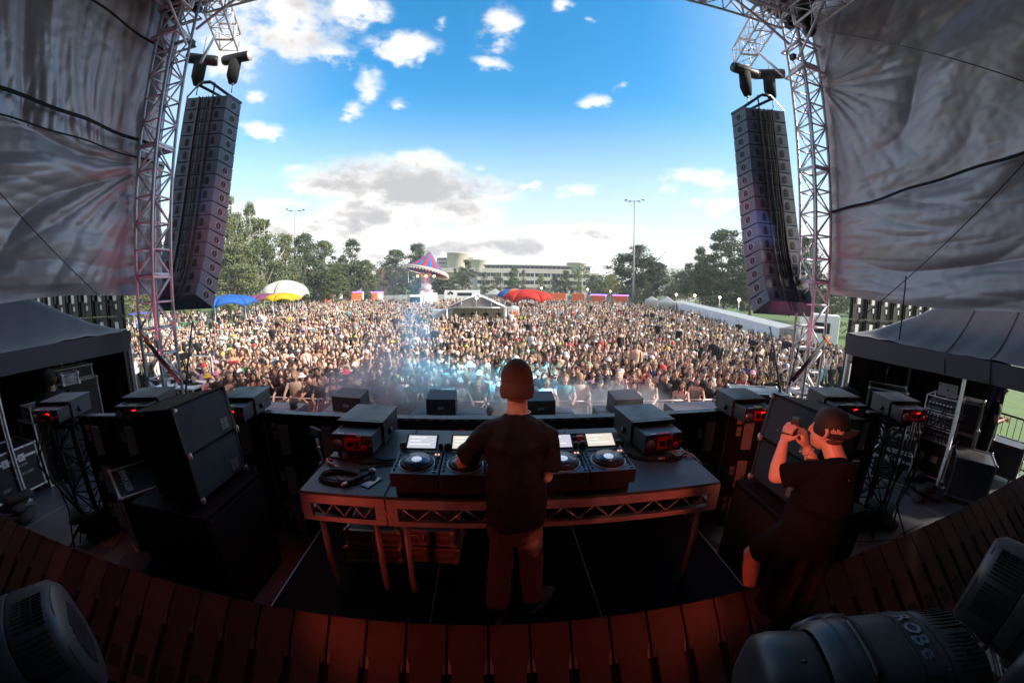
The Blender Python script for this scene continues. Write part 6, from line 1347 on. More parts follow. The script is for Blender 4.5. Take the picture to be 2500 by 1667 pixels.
def rack():
    M_=Matrix.Translation((7.1,3.15,WZ+.72))@RZ(R(-80))@Matrix.Diagonal((.9,.9,.72,1)); t=thing('amplifier_rack','open rack of cabled units stacked beside the right gazebo leg','rack',mtx=M_)
    q=MB(); w,d,h=.56,.5,.98
    for x in(-w/2,w/2):
        for y in(-d/2,d/2): q.bb((x-.012,y-.012,0),(x+.012,y+.012,h))
    for z_ in(0,.28,.34,.62,.68,h):
        for y in(-d/2,d/2): q.bb((-w/2,y-.012,z_-.012),(w/2,y+.012,z_+.012))
        for x in(-w/2,w/2): q.bb((x-.0125,-d/2,z_-.012),(x+.0125,d/2,z_+.012))
    q.build('frame',ALU,t)
    for k,z_ in enumerate((.03,.13,.36,.45,.54,.70,.80)):
        q=MB(); q.bb((-w/2+.02,-d/2+.02,z_),(w/2-.02,d/2-.02,z_+.075)); u=q.build('rack_unit',mat('rack_unit',(.06,.06,.065),.4,.2),t,bevel=.003)
        q=MB(); r=random.Random(k)
        for j in range(7): q.bb((-w/2+.05+j*.065,-d/2+.012,z_+.02),(-w/2+.085+j*.065,-d/2+.0195,z_+.05))
        q.build('socket_row',STEEL if k%2 else WHITE,u)
    q=MB(); r=random.Random(5)
    for j in range(9):
        x=r.uniform(-.22,.22); x2=r.uniform(-.25,.25); q.tube([(x,-d/2+.01,r.uniform(.4,.85)),(x,-d/2-.08,r.uniform(.3,.6)),(x2,-d/2-.07,r.uniform(0,.3)),(x2,-d/2-.03,-.3)],.007,5)
    q.build('patch_cable',RUB,t)
    M2=Matrix.Translation((7.05,3.12,WZ+.74+.695))@RZ(R(-72)); t=thing('laptop','open silver laptop with a dark emblem on its lid on top of the rack','laptop',mtx=M2)
    q=MB(); q.bb((-.15,-.02,0),(.15,.20,.014)); q.build('base',ALU,t,bevel=.004); q=MB(); q.T=Matrix.Translation((0,-.02,.014))@Matrix.Rotation(R(12),4,'X'); q.bb((-.152,-.008,0),(.152,-.0,.205)); q.build('lid',mat('laptop_lid',(.55,.56,.60),.35,.3),t,bevel=.004)
    q=MB(); q.T=Matrix.Translation((0,-.02,.014))@Matrix.Rotation(R(12),4,'X'); q.ell((0,-.009,.10),(.014,.001,.016),12,8); q.ell((.004,-.009,.119),(.003,.001,.005),8,6); q.build('emblem',BLK,t); q=MB(); q.T=Matrix.Translation((0,-.02,.014))@Matrix.Rotation(R(12),4,'X'); q.bb((-.135,-.0095,.165),(-.105,-.0082,.195)); q.build('sticker',mat('orange_sticker',(.5,.2,.05),.5),t)
    for k in range(3):
        Mk=Matrix.Translation((6.35,3.55,WZ+.0+.02))@RZ(R(-55)); 
    flight('road_case','rack case with lit blue edge behind the gazebo leg, lower of two',(7.7,3.05,WZ),R(-75),.6,.5,.72,LAM,True,0,1,(),ALUD); flight('road_case','rack case behind the gazebo leg, upper of two',(7.7,3.05,WZ+.85),R(-75),.58,.48,.5,LAM,False,0,1,(),ALUD)
rack()
# outside on the right: low railing
t=thing('railing','black railing outside at the right end of the stage','railing',(9.3,4.6,WZ)); q=MB(); q.tube([(0,0,1.0),(0,-5,1.0)],.02,6); q.tube([(0,0,.12),(0,-5,.12)],.016,6)
for k in range(40): q.tube([(0,-k*.125,.12),(0,-k*.125,1.0)],.008,5)
q.build('bars',BLKM,t)
# stage cables on the floor
cables([[(2.5,1.2,WZ+.01),(3.2,1.7,WZ+.01),(4.2,1.95,WZ+.01),(5.2,2.1,WZ+.01),(6.0,2.0,WZ+.01)],[(2.5,1.1,WZ+.01),(3.3,1.6,WZ+.012),(4.3,1.86,WZ+.01),(5.3,2.0,WZ+.01),(6.2,1.8,WZ+.01)],[(2.6,1.3,WZ+.01),(3.1,1.8,WZ+.01),(4.1,2.05,WZ+.01),(4.9,2.25,WZ+.01),(5.6,2.3,WZ+.01)],[(3.6,1.6,WZ+.02),(3.9,1.3,WZ+.02),(4.6,1.9,WZ+.02)]],.010,'run of black cables along the floor of the right wing','cable_run',RUB,'floor cables')
coil((-3.3,1.72,WZ),.30,.24,7,.010,'heap of black cable coiled on the left wing floor','cable_coil',seed=8)
# ---- the row of tilted panels in front of the camera
RAMP=mat('batten_panel_face',(.10,.062,.050),.8,.0,.3,3.5,.12,25,spec=.12,dirt=((.05,.033,.028),6,.62)); DARKM=mat('batten_gap',(.008,.008,.008),.8)
def vary(m):
    t=m.node_tree; b=t.nodes['Principled BSDF']; l=b.inputs['Base Color'].links[0].from_socket; oi=t.nodes.new('ShaderNodeObjectInfo'); mr=t.nodes.new('ShaderNodeMapRange'); t.links.new(oi.outputs['Random'],mr.inputs[0]); mr.inputs[3].default_value=.62; mr.inputs[4].default_value=1.2; v=t.nodes.new('ShaderNodeVectorMath'); v.operation='SCALE'; t.links.new(l,v.inputs[0]); t.links.new(mr.outputs[0],v.inputs['Scale']); t.links.new(v.outputs[0],b.inputs['Base Color'])
vary(RAMP)
def ramp():
    w=.252; proto=None; i=0; x=-8.1
    sl=Matrix.Rotation(R(-38),4,'X')   # local -Y runs down the slope towards the camera
    n=int(16.2/w)
    for k in range(n):
        x=-8.1+k*w; 
        yc=1.62+(.0 if abs(x)<5 else -.0)
        Mx=Matrix.Translation((x+w/2,yc,.27))@Matrix.Rotation(R(38),4,'X')
        t=thing('batten_panel','tilted panel with slotted lower end, %s from the left in its long row'%ordn(k+1),'panel',group='row of tilted panels behind the booth',mtx=Mx)
        if proto is None:
            a=w/2-.007; b=w/2-.032; q=MB(); poly=[(-a,0),(a,0),(a,-.20),(b,-.26),(b,-.80),(-b,-.80),(-b,-.26),(-a,-.20)]
            nn=len(poly); q.add([(p[0],p[1],0) for p in poly]+[(p[0],p[1],-.05) for p in poly],[tuple(reversed(range(nn))),tuple(range(nn,2*nn))]+[(i_,(i_+1)%nn,nn+(i_+1)%nn,nn+i_) for i_ in range(nn)]); q.build('face_plate',RAMP,t,bevel=.004)
            for sg in(-1,1): q=MB(); q.add([(sg*(a-.001),-.19,-.006),(sg*(a+.002),-.30,-.03),(sg*(b+.003),-.30,-.008),(sg*(b+.003),-.23,-.004)],[(0,1,2,3)]); q.build('side_bracket',mat('bracket_grey',(.16,.13,.13),.6),t,solid=.002)
            q=MB()
            for j in range(6): q.bb((-.060+j*.021,-.70,.0005),(-.060+j*.021+.012,-.55,.003))
            q.build('vent',DARKM,t)
            q=MB(); q.box((a-.012,-.004,.004),(.02,.014,.012)); q.box((-a+.012,-.004,.004),(.02,.014,.012)); q.build('edge_clip',BLKM,t,bevel=.002)
            proto=t
        else:
            for ch in list(proto.children): c_=ch.copy(); C.objects.link(c_); c_.parent=t
    q=MB(); q.add([(-8.2,1.60,.2),(8.2,1.60,.2),(8.2,.75,-.45),(-8.2,.75,-.45)],[(0,1,2,3)]); o=q.build('panel_backing',DARKM,solid=.02); tag(o,'black sloping backing board under the row of tilted panels','backing board')
    q=MB(); q.bb((-8.2,1.605,-.5),(8.2,1.612,.19)); o=q.build('panel_row_skirt',DARKM); tag(o,'black skirt closing the row of tilted panels towards the booth','skirt')
ramp()
# ---- moving heads close to the camera and the truss that carries them
MHG=mat('moving_head_shell',(.060,.060,.068),.42,.1,.1,5,.05,200); MHD=mat('moving_head_dark',(.02,.02,.024),.45)
O=Vector((-3.2,.22,.93)); t=thing('low_truss','low truss right in front of the camera carrying the moving lights','truss',O); truss_parts(t,(-3.2,.22,.93),(3.2,.22,.93),.26,.3,.025,.011,O=O,mt=mat('dark_truss',(.12,.11,.11),.4,.5))
def moving_head(c,yaw,roll,label,writing=False,L_=.62,r0=.155,voff=0.):
    Mx=Matrix.Translation(c)@RZ(yaw)@Matrix.Rotation(roll,4,'Y')
    t=thing('moving_head',label,'moving light',group='moving lights in front of the camera',mtx=Mx)
    # body lies along local X: lens end at -X, vents at +X
    T=Matrix.Rotation(R(90),4,'Y')
    rad=lambda a: 1+.05*math.cos(4*a)*-1
    q=MB(); q.lathe([(0,-L_/2),(.6*r0,-L_/2),(.80*r0,-L_/2+.012),(.86*r0,-L_/2+.05),(.86*r0,-L_/2+.135),(.84*r0,-L_/2+.14)],40,0,T,rad=rad); q.build('lens_barrel',MHG,t)
    q=MB(); q.lathe([(.88*r0,-L_/2+.145),(1.0*r0,-L_/2+.165),(1.04*r0,-L_/2+.26),(1.06*r0,-L_/2+.42),(1.05*r0,L_/2-.155),(1.03*r0,L_/2-.15)],48,0,T,rad=rad); q.build('main_shell',MHG,t)
    q=MB(); q.lathe([(1.03*r0,L_/2-.148),(1.05*r0,L_/2-.14),(1.0*r0,L_/2-.03),(.86*r0,L_/2),(0,L_/2)],48,0,T,rad=rad); q.build('rear_shell',MHG,t)
    # seams
    q=MB()
    for xx,rr_ in((-L_/2+.19,1.035),(-L_/2+.225,1.045),(L_/2-.20,1.065),(L_/2-.245,1.07)):
        q.tube([(xx,rr_*r0*rad(a_)*math.sin(a_)*1.004,rr_*r0*rad(a_)*math.cos(a_)*1.004) for a_ in np.linspace(-2.6,2.6,60)],.0014,4)
    q.build('panel_seam',MHD,t)
    # vents
    q=MB()
    for grp in(-1,1):
        for i in range(9):
            a0=(-.80 if grp<0 else -.02)+.078*i+voff
            for j in range(3):
                x0=L_/2-.130+.033*j; R_=1.047*r0*rad(a0); cen=Vector((x0+.013,-R_*math.sin(a0),R_*math.cos(a0)))
                rot=Matrix([Vector((1,0,0)),Vector((0,-math.cos(a0),-math.sin(a0))),Vector((0,-math.sin(a0),math.cos(a0)))]).transposed(); q.box(cen-rot@Vector((0,0,.0049)),(.029,.0050,.010),0,rot)
    q.build('vent_slots',MHD,t)
    q=MB(); xe=L_/2+.0015
    for i in range(9): q.box((xe,0,(i-4)*.020),(.004,.16*math.sqrt(max(.1,1-((i-4)/5.2)**2))*r0/.16,.010))
    q.build('end_vent',MHD,t)
    q=MB(); q.tube([(L_/2-.012,.93*r0*math.sin(a_),.93*r0*math.cos(a_)) for a_ in np.linspace(0,2*math.pi,60)],.0016,4); q.build('panel_seam',MHD,t)
    for a_ in (-1.9+voff,-1.2+voff,1.15+voff):
        q=MB(); q.sheet(lambda u,v: Vector((-L_/2+.27+.20*v,-(1.063+.004*math.sin(v*3.14))*r0*rad(a_+.05*u)*math.sin(a_+.035*u),(1.063+.004*math.sin(v*3.14))*r0*rad(a_+.05*u)*math.cos(a_+.035*u))),1,10); q.build('panel_groove',MHD,t)
    q=MB()
    for (xx,a_) in ((-L_/2+.255,-.75),(-L_/2+.255,.65),(L_/2-.27,-.8),(L_/2-.27,.7),(-L_/2+.09,.1),(L_/2-.165,.55),(L_/2-.165,-.95)):
        rr_=(1.068 if abs(xx)<L_/2-.14 else .87)*r0*rad(a_); q.ell((xx,-rr_*math.sin(a_),rr_*math.cos(a_)),(.006,.006,.003),8,6)
    q.build('screw',MHD,t)
    q=MB(); q.sheet(lambda u,v: Vector((-L_/2+.245+.012*u,-1.062*r0*rad(-.9+1.7*v)*math.sin(-.9+1.7*v),1.062*r0*rad(-.9+1.7*v)*math.cos(-.9+1.7*v))),1,20); q.build('panel_groove',MHD,t)
    # recessed badge strip with raised letters
    R_=1.062*r0
    q=MB(); q.sheet(lambda u,v: Vector((L_/2-.235+.06*u,-R_*1.0*rad(-.62+1.2*v)*math.sin(-.62+1.2*v)*1.004,R_*rad(-.62+1.2*v)*math.cos(-.62+1.2*v)*1.004)),1,14); q.build('badge_strip',mat('mh_strip',(.045,.047,.055),.5),t)
    if writing:
        for k,ch in enumerate('ROBE'):
            a0=-.44+.24*k; rr_=R_*rad(a0)*1.006; cen=Vector((L_/2-.205,-rr_*math.sin(a0),rr_*math.cos(a0))); n_=Vector((0,-math.sin(a0),math.cos(a0))); dn=Vector((0,-math.cos(a0),-math.sin(a0)))
            # reading direction runs down the body; letters seen mirrored as in the picture
            xa=dn; ya=Vector((1,0,0)); M3=Matrix([xa,ya,n_]).transposed().to_4x4(); M3.translation=cen
            text(ch if ch!='E' else 'e',.060,t,M3,mat('mh_letter',(.20,.21,.25),.28),name='raised_letter',ext=.0025,bold=True)
    # long highlight ridge
    q=MB(); q.tube([(-L_/2+.235,-1.05*r0*rad(a_)*math.sin(a_)*1.0,1.05*r0*rad(a_)*math.cos(a_)) for a_ in np.linspace(-.5,.5,20)],.006,6); q.build('shell_ridge',MHG,t)
    for sg in(-1,1): q=MB(); q.lathe([(0,.0),(.062,.0),(.066,.03),(.05,.05),(0,.052)],24,0,Matrix.Translation((0,sg*(r0*.98),0))@Matrix.Rotation(R(-90*sg),4,'X')); q.build('tilt_hub',MHD,t)
    return t
def yoke(c,yaw,label_of,hgt=.42):
    pass
MH1=Vector((.86,.31,1.385))
m1=moving_head(MH1,math.atan2(-.21,.62),R(1),'big grey moving light with raised lettering at the lower right, nearest the camera',True,.60,.160)
def arm(t,sg,r0,drop=.34,wd=.07):
    q=MB(); q.tube([(0,sg*(r0+.035),.02),(0,sg*(r0+.075),-.05),(0,sg*(r0+.07),-drop*.6),(0,sg*(r0+.02),-drop)],[(.075,.028),(.085,.034),(.08,.034),(.07,.04)],16); q.build('yoke_arm',MHG,t)
def basebox(t,drop=.36):
    q=MB(); q.bb((-.19,-.20,-drop-.16),(.19,.20,-drop-.03)); q.build('base',MHD,t,bevel=.03)
for t_,r_ in((m1,.165),): arm(t_,1,r_); arm(t_,-1,r_); basebox(t_)
m2=moving_head(Vector((1.60,.08,1.43)),R(101),R(-3),'grey moving light with its yoke arm towards us, behind the lettered one',False,.62,.155,-.95); arm(m2,1,.16); arm(m2,-1,.16); basebox(m2)
m3=moving_head(Vector((-1.40,.20,1.31)),R(58),R(-4),'grey domed moving light standing alone at the lower left',False,.62,.18,.75); arm(m3,1,.18); arm(m3,-1,.18); basebox(m3)
# ================================================================== PEOPLE ON STAGE
def cloth(name,col,rough=.8,**k): return mat(name,col,rough,0,.18,7,.35,26,**k)
SHIRT=mat('black_tshirt',(.0060,.0060,.0072),.72,0,.1,3,.08,30,spec=.25)
def displace(o,st,size,sm=None):
    tx=bpy.data.textures.get('folds%g'%size) or bpy.data.textures.new('folds%g'%size,'CLOUDS'); tx.noise_scale=size; tx.noise_depth=2
    q=o.modifiers.new('folds','DISPLACE'); q.texture=tx; q.strength=st; q.mid_level=.5; q.texture_coords='LOCAL'
def hand(q,w,d,up,side,sgn=1,curl=.5,sc=1.):
    # w wrist, d direction of hand, up = back-of-hand normal, side = thumb side
    w=Vector(w); d=Vector(d).normalized(); up=Vector(up); up=(up-d*up.dot(d)).normalized(); side=Vector(side); side=(side-d*side.dot(d)-up*side.dot(up)).normalized()
    pc=w+d*.045*sc; q.tube([w-d*.01,w+d*.03*sc,w+d*.075*sc,w+d*.09*sc],[(.026*sc,.017*sc),(.036*sc,.016*sc),(.042*sc,.014*sc),(.038*sc,.010*sc)],12,ref=side)
    for i,(o_,l) in enumerate(((.030,.072),(.010,.080),(-.010,.075),(-.029,.060))):
        k=w+d*.085*sc+side*o_*sc; c1=curl; p1=k+(d*math.cos(c1)-up*math.sin(c1))*l*.42*sc; c2=c1*2.1; p2=p1+(d*math.cos(c2)-up*math.sin(c2))*l*.32*sc; c3=c1*2.9; p3=p2+(d*math.cos(c3)-up*math.sin(c3))*l*.26*sc
        q.tube([k-d*.02*sc,k,p1,p2,p3],[.0095*sc,.0095*sc,.0088*sc,.008*sc,.006*sc],8); q.ell(p3,(.006*sc,)*3,8,6)
    t0=w+d*.03*sc+side*.030*sc; t1=t0+(side*.6+d*.7-up*.3*curl*2).normalized()*.035*sc; t2=t1+(side*.1+d*.9-up*.5*curl*2).normalized()*.030*sc
    q.tube([w+d*.015*sc+side*.012*sc,t0,t1,t2],[.014*sc,.013*sc,.0105*sc,.0075*sc],8); q.ell(t2,(.0075*sc,)*3,8,6)
def head(q,c,yaw,pitch=0.,roll=0.,sc=1.):
    Rm=(Matrix.Rotation(yaw,4,'Z')@Matrix.Rotation(pitch,4,'X')@Matrix.Rotation(roll,4,'Y')).to_3x3(); f=lambda p: Vector(c)+Rm@(Vector(p)*sc)   # face looks along local +Y
    q.ell(f((0,-.012,.02)),(.076*sc,.094*sc,.098*sc),20,14,rot=Rm); q.ell(f((0,.028,-.045)),(.058*sc,.062*sc,.068*sc),16,12,rot=Rm); q.ell(f((0,.055,-.085)),(.030*sc,.028*sc,.025*sc),12,8,rot=Rm)
    q.tube([f((0,.080,.022)),f((0,.100,-.010)),f((0,.104,-.026)),f((0,.085,-.034))],[.008*sc,.011*sc,.014*sc,.008*sc],8)
    q.ell(f((0,.082,-.058)),(.022*sc,.010*sc,.006*sc),10,6,rot=Rm); q.ell(f((0,.080,-.068)),(.019*sc,.010*sc,.006*sc),10,6,rot=Rm)
    for s in(-1,1):
        q.ell(f((s*.032,.074,.030)),(.020*sc,.010*sc,.007*sc),10,6,rot=Rm)
        q.tube([f((s*.074,-.006,.028)),f((s*.086,-.018,.034)),f((s*.088,-.022,.010)),f((s*.078,-.008,-.026))],[.007*sc,.010*sc,.010*sc,.007*sc],8)
    return f,Rm
def skin_body(q,par,name='body',vox=.0055): 
    o=q.build(name,SKIN,par); remeshed(o,vox,2); return o
# ---- man in the beanie at the table
def dj():
    t=thing('person','man in brown beanie and black t-shirt at the players, back to us','person',(.14,1.88,0))
    o=Vector((.14,1.88,0)); L_=lambda v: Vector(v)-o
    eL=atY(1128,1128,2.03); eR=atY(1333,1162,1.84)
    shL=Vector((-.045,1.87,1.475)); shR=Vector((.315,1.87,1.47)); hL=Vector((.02,2.17,1.235)); hR=Vector((.25,2.16,1.235))
    q=MB(); f,Rm=head(q,L_((.135,1.895,1.735)),0,R(-14),sc=.96)
    q.tube([L_((.14,1.875,1.50)),L_((.138,1.875,1.58)),L_((.136,1.885,1.70))],[.075,.058,.054],16)
    for sh,e,h,sd in((shL,eL,hL,1),(shR,eR,hR,-1)):
        q.tube([L_(sh),L_((sh+e)/2),L_(e)],[.052,.047,.040],14); q.tube([L_(e),L_(e+(h-e)*.25),L_(e+(h-e)*.7),L_(h)],[.040,.043,.034,.026],14); q.ell(L_(e),(.040,.040,.040),12,8)
        hand(q,L_(h),(h-e)+Vector((0,0,-.08)),(0,0,1),(sd,0,0),curl=.35)
    b=skin_body(q,t)
    # t-shirt
    q=MB(); q.tube([L_((.138,1.865,.90)),L_((.138,1.865,.93)),L_((.135,1.86,1.10)),L_((.13,1.86,1.28)),L_((.135,1.865,1.42)),L_((.138,1.865,1.505)),L_((.138,1.872,1.565)),L_((.138,1.875,1.60))],[(.176,.135),(.182,.14),(.172,.132),(.165,.125),(.178,.118),(.165,.10),(.10,.080),(.068,.068)],28)
    for sh,e,k in((shL,eL,.74),(shR,eR,.80)):
        d=e-sh; m_=sh+Vector((.02 if sh.x<0 else -.02,0,.0)); q.tube([L_((.138,1.87,1.555)),L_(sh*.5+Vector((.069,.935,.775))),L_(sh+Vector((0,0,-.012))),L_(sh+d*.45),L_(sh+d*k)],[.050,.056,.062,.070,.082],18)
    s_=q.build('tshirt',SHIRT,t); remeshed(s_,.008,4); displace(s_,.050,.15)
    # beanie
    q=MB(); T=Matrix.Translation(f((0,0,0)))@Rm.to_4x4(); q.lathe([(.078,-.060),(.091,-.058),(.097,-.03),(.099,.0),(.098,.010),(.090,.016),(.0915,.026),(.093,.05),(.088,.082),(.075,.112),(.054,.136),(.027,.150),(0,.154)],40,0,T@Matrix.Translation((0,-.008,0))@Matrix.Diagonal((.93,1.20,1,1)),rad=lambda a:1+.010*math.sin(a*26))
    be=q.build('beanie',cloth('brown_knit',(.13,.078,.052),.9),t); displace(be,.014,.06)
    q=MB(); q.T=T; q.bb((-.003,-.108,-.004),(.003,-.1045,.016)); q.build('beanie_tag',mat('violet_tag',(.15,.12,.5),.5),be)
    q=MB(); n=40; q.tube([L_((.138+.070*math.cos(a_),1.875+.066*math.sin(a_),1.600-.010*math.sin(a_))) for a_ in np.linspace(0,6.283,n)],.0028,5); 
    for k in range(26): a_=k/26*6.283; q.ell(L_((.138+.070*math.cos(a_),1.875+.066*math.sin(a_),1.600-.010*math.sin(a_))),(.0048,.0048,.0048),6,4)
    q.build('necklace',mat('silver_chain',(.7,.68,.66),.25,.9),t)
    # trousers
    TR=cloth('washed_trousers',(.050,.034,.025),.85); nt_=TR.node_tree; b_=nt_.nodes['Principled BSDF']; src=b_.inputs['Base Color'].links[0].from_socket
    tcx=nt_.nodes.new('ShaderNodeTexCoord'); vm=nt_.nodes.new('ShaderNodeVectorMath'); vm.operation='SUBTRACT'; vm.inputs[1].default_value=(.125,-.10,.80); nt_.links.new(tcx.outputs['Object'],vm.inputs[0]); ve=nt_.nodes.new('ShaderNodeVectorMath'); ve.operation='LENGTH'; nt_.links.new(vm.outputs[0],ve.inputs[0])
    nz=nt_.nodes.new('ShaderNodeTexNoise'); nz.inputs['Scale'].default_value=16; nz.inputs['Detail'].default_value=5; nt_.links.new(tcx.outputs['Object'],nz.inputs[0])
    mm=nt_.nodes.new('ShaderNodeMath'); mm.operation='MULTIPLY_ADD'; nt_.links.new(nz.outputs[0],mm.inputs[0]); mm.inputs[1].default_value=.16; nt_.links.new(ve.outputs['Value'],mm.inputs[2])
    mr=nt_.nodes.new('ShaderNodeMapRange'); nt_.links.new(mm.outputs[0],mr.inputs[0]); mr.inputs[1].default_value=.19; mr.inputs[2].default_value=.09; mx_=nt_.nodes.new('ShaderNodeMixRGB'); nt_.links.new(mr.outputs[0],mx_.inputs[0]); nt_.links.new(src,mx_.inputs[1]); mx_.inputs[2].default_value=(.52,.46,.38,1); nt_.links.new(mx_.outputs[0],b_.inputs['Base Color'])
    q=MB(); q.tube([L_((.14,1.865,.98)),L_((.14,1.865,.88)),L_((.14,1.87,.80))],[(.158,.118),(.170,.128),(.165,.125)],24)
    q.tube([L_((.075,1.87,.86)),L_((.055,1.88,.62)),L_((.035,1.89,.38)),L_((.03,1.89,.19)),L_((.03,1.885,.115))],[(.092,.115),(.086,.10),(.078,.088),(.080,.090),(.082,.095)],22)
    q.tube([L_((.205,1.87,.86)),L_((.232,1.885,.62)),L_((.250,1.91,.38)),L_((.262,1.95,.21)),L_((.272,1.965,.135))],[(.092,.115),(.086,.10),(.078,.088),(.078,.088),(.080,.092)],22)
    tr=q.build('trousers',TR,t); remeshed(tr,.008,4); displace(tr,.03,.09); displace(tr,.012,.04)
    SH=mat('sneaker_suede',(.50,.36,.28),.8,0,.2,20,.3,60); SO=mat('sneaker_sole',(.75,.66,.56),.6)
    def shoe(heel,yaw,lift):
        sh=MB(); T=Matrix.Translation(L_(heel))@RZ(yaw)@Matrix.Rotation(-lift,4,'X')
        sh.T=T; sh.tube([(0,-.005,.055),(0,.03,.060),(0,.10,.050),(0,.18,.040),(0,.26,.030),(0,.285,.026)],[(.030,.040),(.038,.045),(.040,.036),(.046,.028),(.042,.022),(.020,.012)],16,ref=(1,0,0)); sh.tube([(0,.03,.05),(0,.03,.12)],[(.036,.045),(.036,.045)],14); a=sh.build('sneaker',SH,t); remeshed(a,.006,2)
        s2=MB(); s2.T=T; pr=[]; n_=24
        out=[(math.cos(a_)*(.043 if math.sin(a_)>-.2 else .038)*(1 if True else 1),.14+math.sin(a_)*.152) for a_ in np.linspace(0,2*math.pi,n_,endpoint=False)]
        s2.add([(x_,y_,0) for x_,y_ in out]+[(x_*1.02,y_,.028) for x_,y_ in out],[tuple(reversed(range(n_))),tuple(range(n_,2*n_))]+[(i,(i+1)%n_,n_+(i+1)%n_,n_+i) for i in range(n_)]); s2.build('sole',SO,a,bevel=.004)
    shoe(Vector((.03,1.835,.004)),R(4),0); shoe(Vector((.262,1.93,.012)),R(-42),R(0) )
dj()
# ---- man with the cap taking a picture
def photographer():
    hc=atD(2022,1050,2.35); base=Vector((1.86,1.46,0)); t=thing('person','man in black cap and t-shirt filming with a small camera beside the booth','person',base)
    L_=lambda v: Vector(v)-base; yaw=R(22)
    q=MB(); f,Rm=head(q,L_(hc)+Vector((0,0,-.005)),yaw,R(2),sc=1.04)
    nk=atD(2040,1118,2.32); q.tube([L_(nk)+Vector((.02,-.02,-.07)),L_(nk),L_(hc)+Vector((0,-.01,-.04))],[.075,.060,.056],16)
    shL=atD(1992,1150,2.27); eL=atD(1893,1162,2.30); wL=atD(1913,1078,2.36); shR=atD(2070,1150,2.25); eR=atD(1992,1150,2.42); wR=atD(1969,1092,2.42)
    for sh,e,w in((shL,eL,wL),(shR,eR,wR)):
        q.tube([L_(sh),L_((sh+e)/2),L_(e)],[.055,.050,.044],14); q.ell(L_(e),(.043,.043,.043),12,8); q.tube([L_(e),L_(e+(w-e)*.3),L_(e+(w-e)*.7),L_(w)],[.043,.047,.036,.028],14)
    cp=atD(1941,1036,2.40)
    view=Vector((hc.x,hc.y,0)).normalized(); right=Vector((view.y,-view.x,0))
    hand(q,L_(wL),Vector((0,0,1))*.9+right*.15,-view*.8-right*.6,right,curl=.75,sc=1.05)
    hand(q,L_(wR),Vector((0,0,1))*.85-right*.35,-view*.3+right*.9,-right*.4-view,curl=.60,sc=1.0)
    kn=atD(1836,1352,2.45); hip=atD(1945,1290,2.35); hip2=atD(2015,1290,2.3); ft=Vector((kn.x+.10,kn.y-.02,.08)); kn2=atD(1990,1400,2.3)
    q.tube([L_(hip),L_(kn)],[.085,.062],16); q.ell(L_(kn),(.062,.062,.062),12,8); q.tube([L_(kn),L_(kn+(ft-kn)*.35),L_(ft)],[.058,.062,.036],16)
    q.tube([L_(hip2),L_(Vector((hip2.x,hip2.y,.5))),L_(Vector((hip2.x,hip2.y,.08)))],[.085,.06,.038],16)
    skin_body(q,t)
    TEE=cloth('photographer_black',(.005,.005,.0055),.9,spec=.1)
    q=MB(); up0=atD(2035,1136,2.28); q.tube([L_(hip*.5+hip2*.5)+Vector((0,0,-.02)),L_(hip*.5+hip2*.5)+Vector((0,0,.18)),L_(up0)+Vector((.0,.0,-.22)),L_(up0)+Vector((0,0,-.08)),L_(up0)+Vector((0,0,-.01))],[(.195,.155),(.185,.145),(.18,.13),(.145,.10),(.08,.075)],28,ref=tuple(right))
    for sh,e,k in((shL,eL,.80),(shR,eR,.7)): d=e-sh; q.tube([L_(up0)+Vector((0,0,-.09)),L_(sh),L_(sh+d*.5),L_(sh+d*k)],[.09,.066,.070,.080],18)
    q.tube([L_(shL),L_(up0)+Vector((0,0,-.035)),L_(shR)],[.055,.085,.062],16)
    s_=q.build('tshirt',TEE,t); remeshed(s_,.008,4); displace(s_,.022,.10)
    q=MB(); q.tube([L_(hip*.5+hip2*.5)+Vector((0,0,.05)),L_(hip*.5+hip2*.5)+Vector((0,0,-.12))],[(.19,.15),(.19,.15)],24,ref=tuple(right)); q.tube([L_(hip),L_(hip+(kn-hip)*.85)],[.10,.092],18); q.tube([L_(hip2),L_(Vector((hip2.x,hip2.y,.10)))],[.11,.10],18); q.tube([L_((hip+hip2)/2),L_(Vector((hip2.x-.1,hip2.y+.1,.3)))],[.14,.12],18)
    s_=q.build('shorts',TEE,t); remeshed(s_,.009,3); displace(s_,.02,.1)
    T=Matrix.Translation(f((0,-.012,.024)))@Rm.to_4x4()
    CP=cloth('black_cap',(.010,.010,.011),.7)
    q=MB(); q.lathe([(.088,-.040),(.093,-.015),(.095,.02),(.090,.055),(.072,.088),(.04,.105),(0,.110)],32,0,T@Matrix.Diagonal((.90,1.10,1.05,1))); cp_=q.build('cap',CP,t)
    q=MB(); q.T=T@Matrix.Rotation(R(-14),4,'X')
    q.sheet(lambda u,v: Vector(((u-.5)*.16*math.sqrt(max(0,1-v*v*.75)),-.085-.085*v*math.sqrt(max(0.01,1-(2*u-1)**2*.6)),-.0-.030*(2*u-1)**2-.01*v)),14,8); q.build('peak',CP,cp_,solid=.004)
    Mt=T@RZ(R(205))@Matrix.Translation((0,.0965,.030))@Matrix.Rotation(R(90),4,'X')@Matrix.Diagonal((1,1,1,1))
    Mt=T@RZ(R(-52))@Matrix.Translation((0,-.0985,.012))@Matrix.Rotation(R(88),4,'X'); text('dallas',.036,cp_,Mt,mat('cap_thread',(.75,.55,.5),.5),name='cap_lettering',ext=.0008,bold=True)
    # hair at the nape, bracelet, camera, strap, tattoo
    q=MB(); q.ell(f((0,-.035,-.028)),(.070,.062,.045),14,8,rot=Rm); q.build('hair',mat('short_hair',(.06,.035,.02),.8),t)
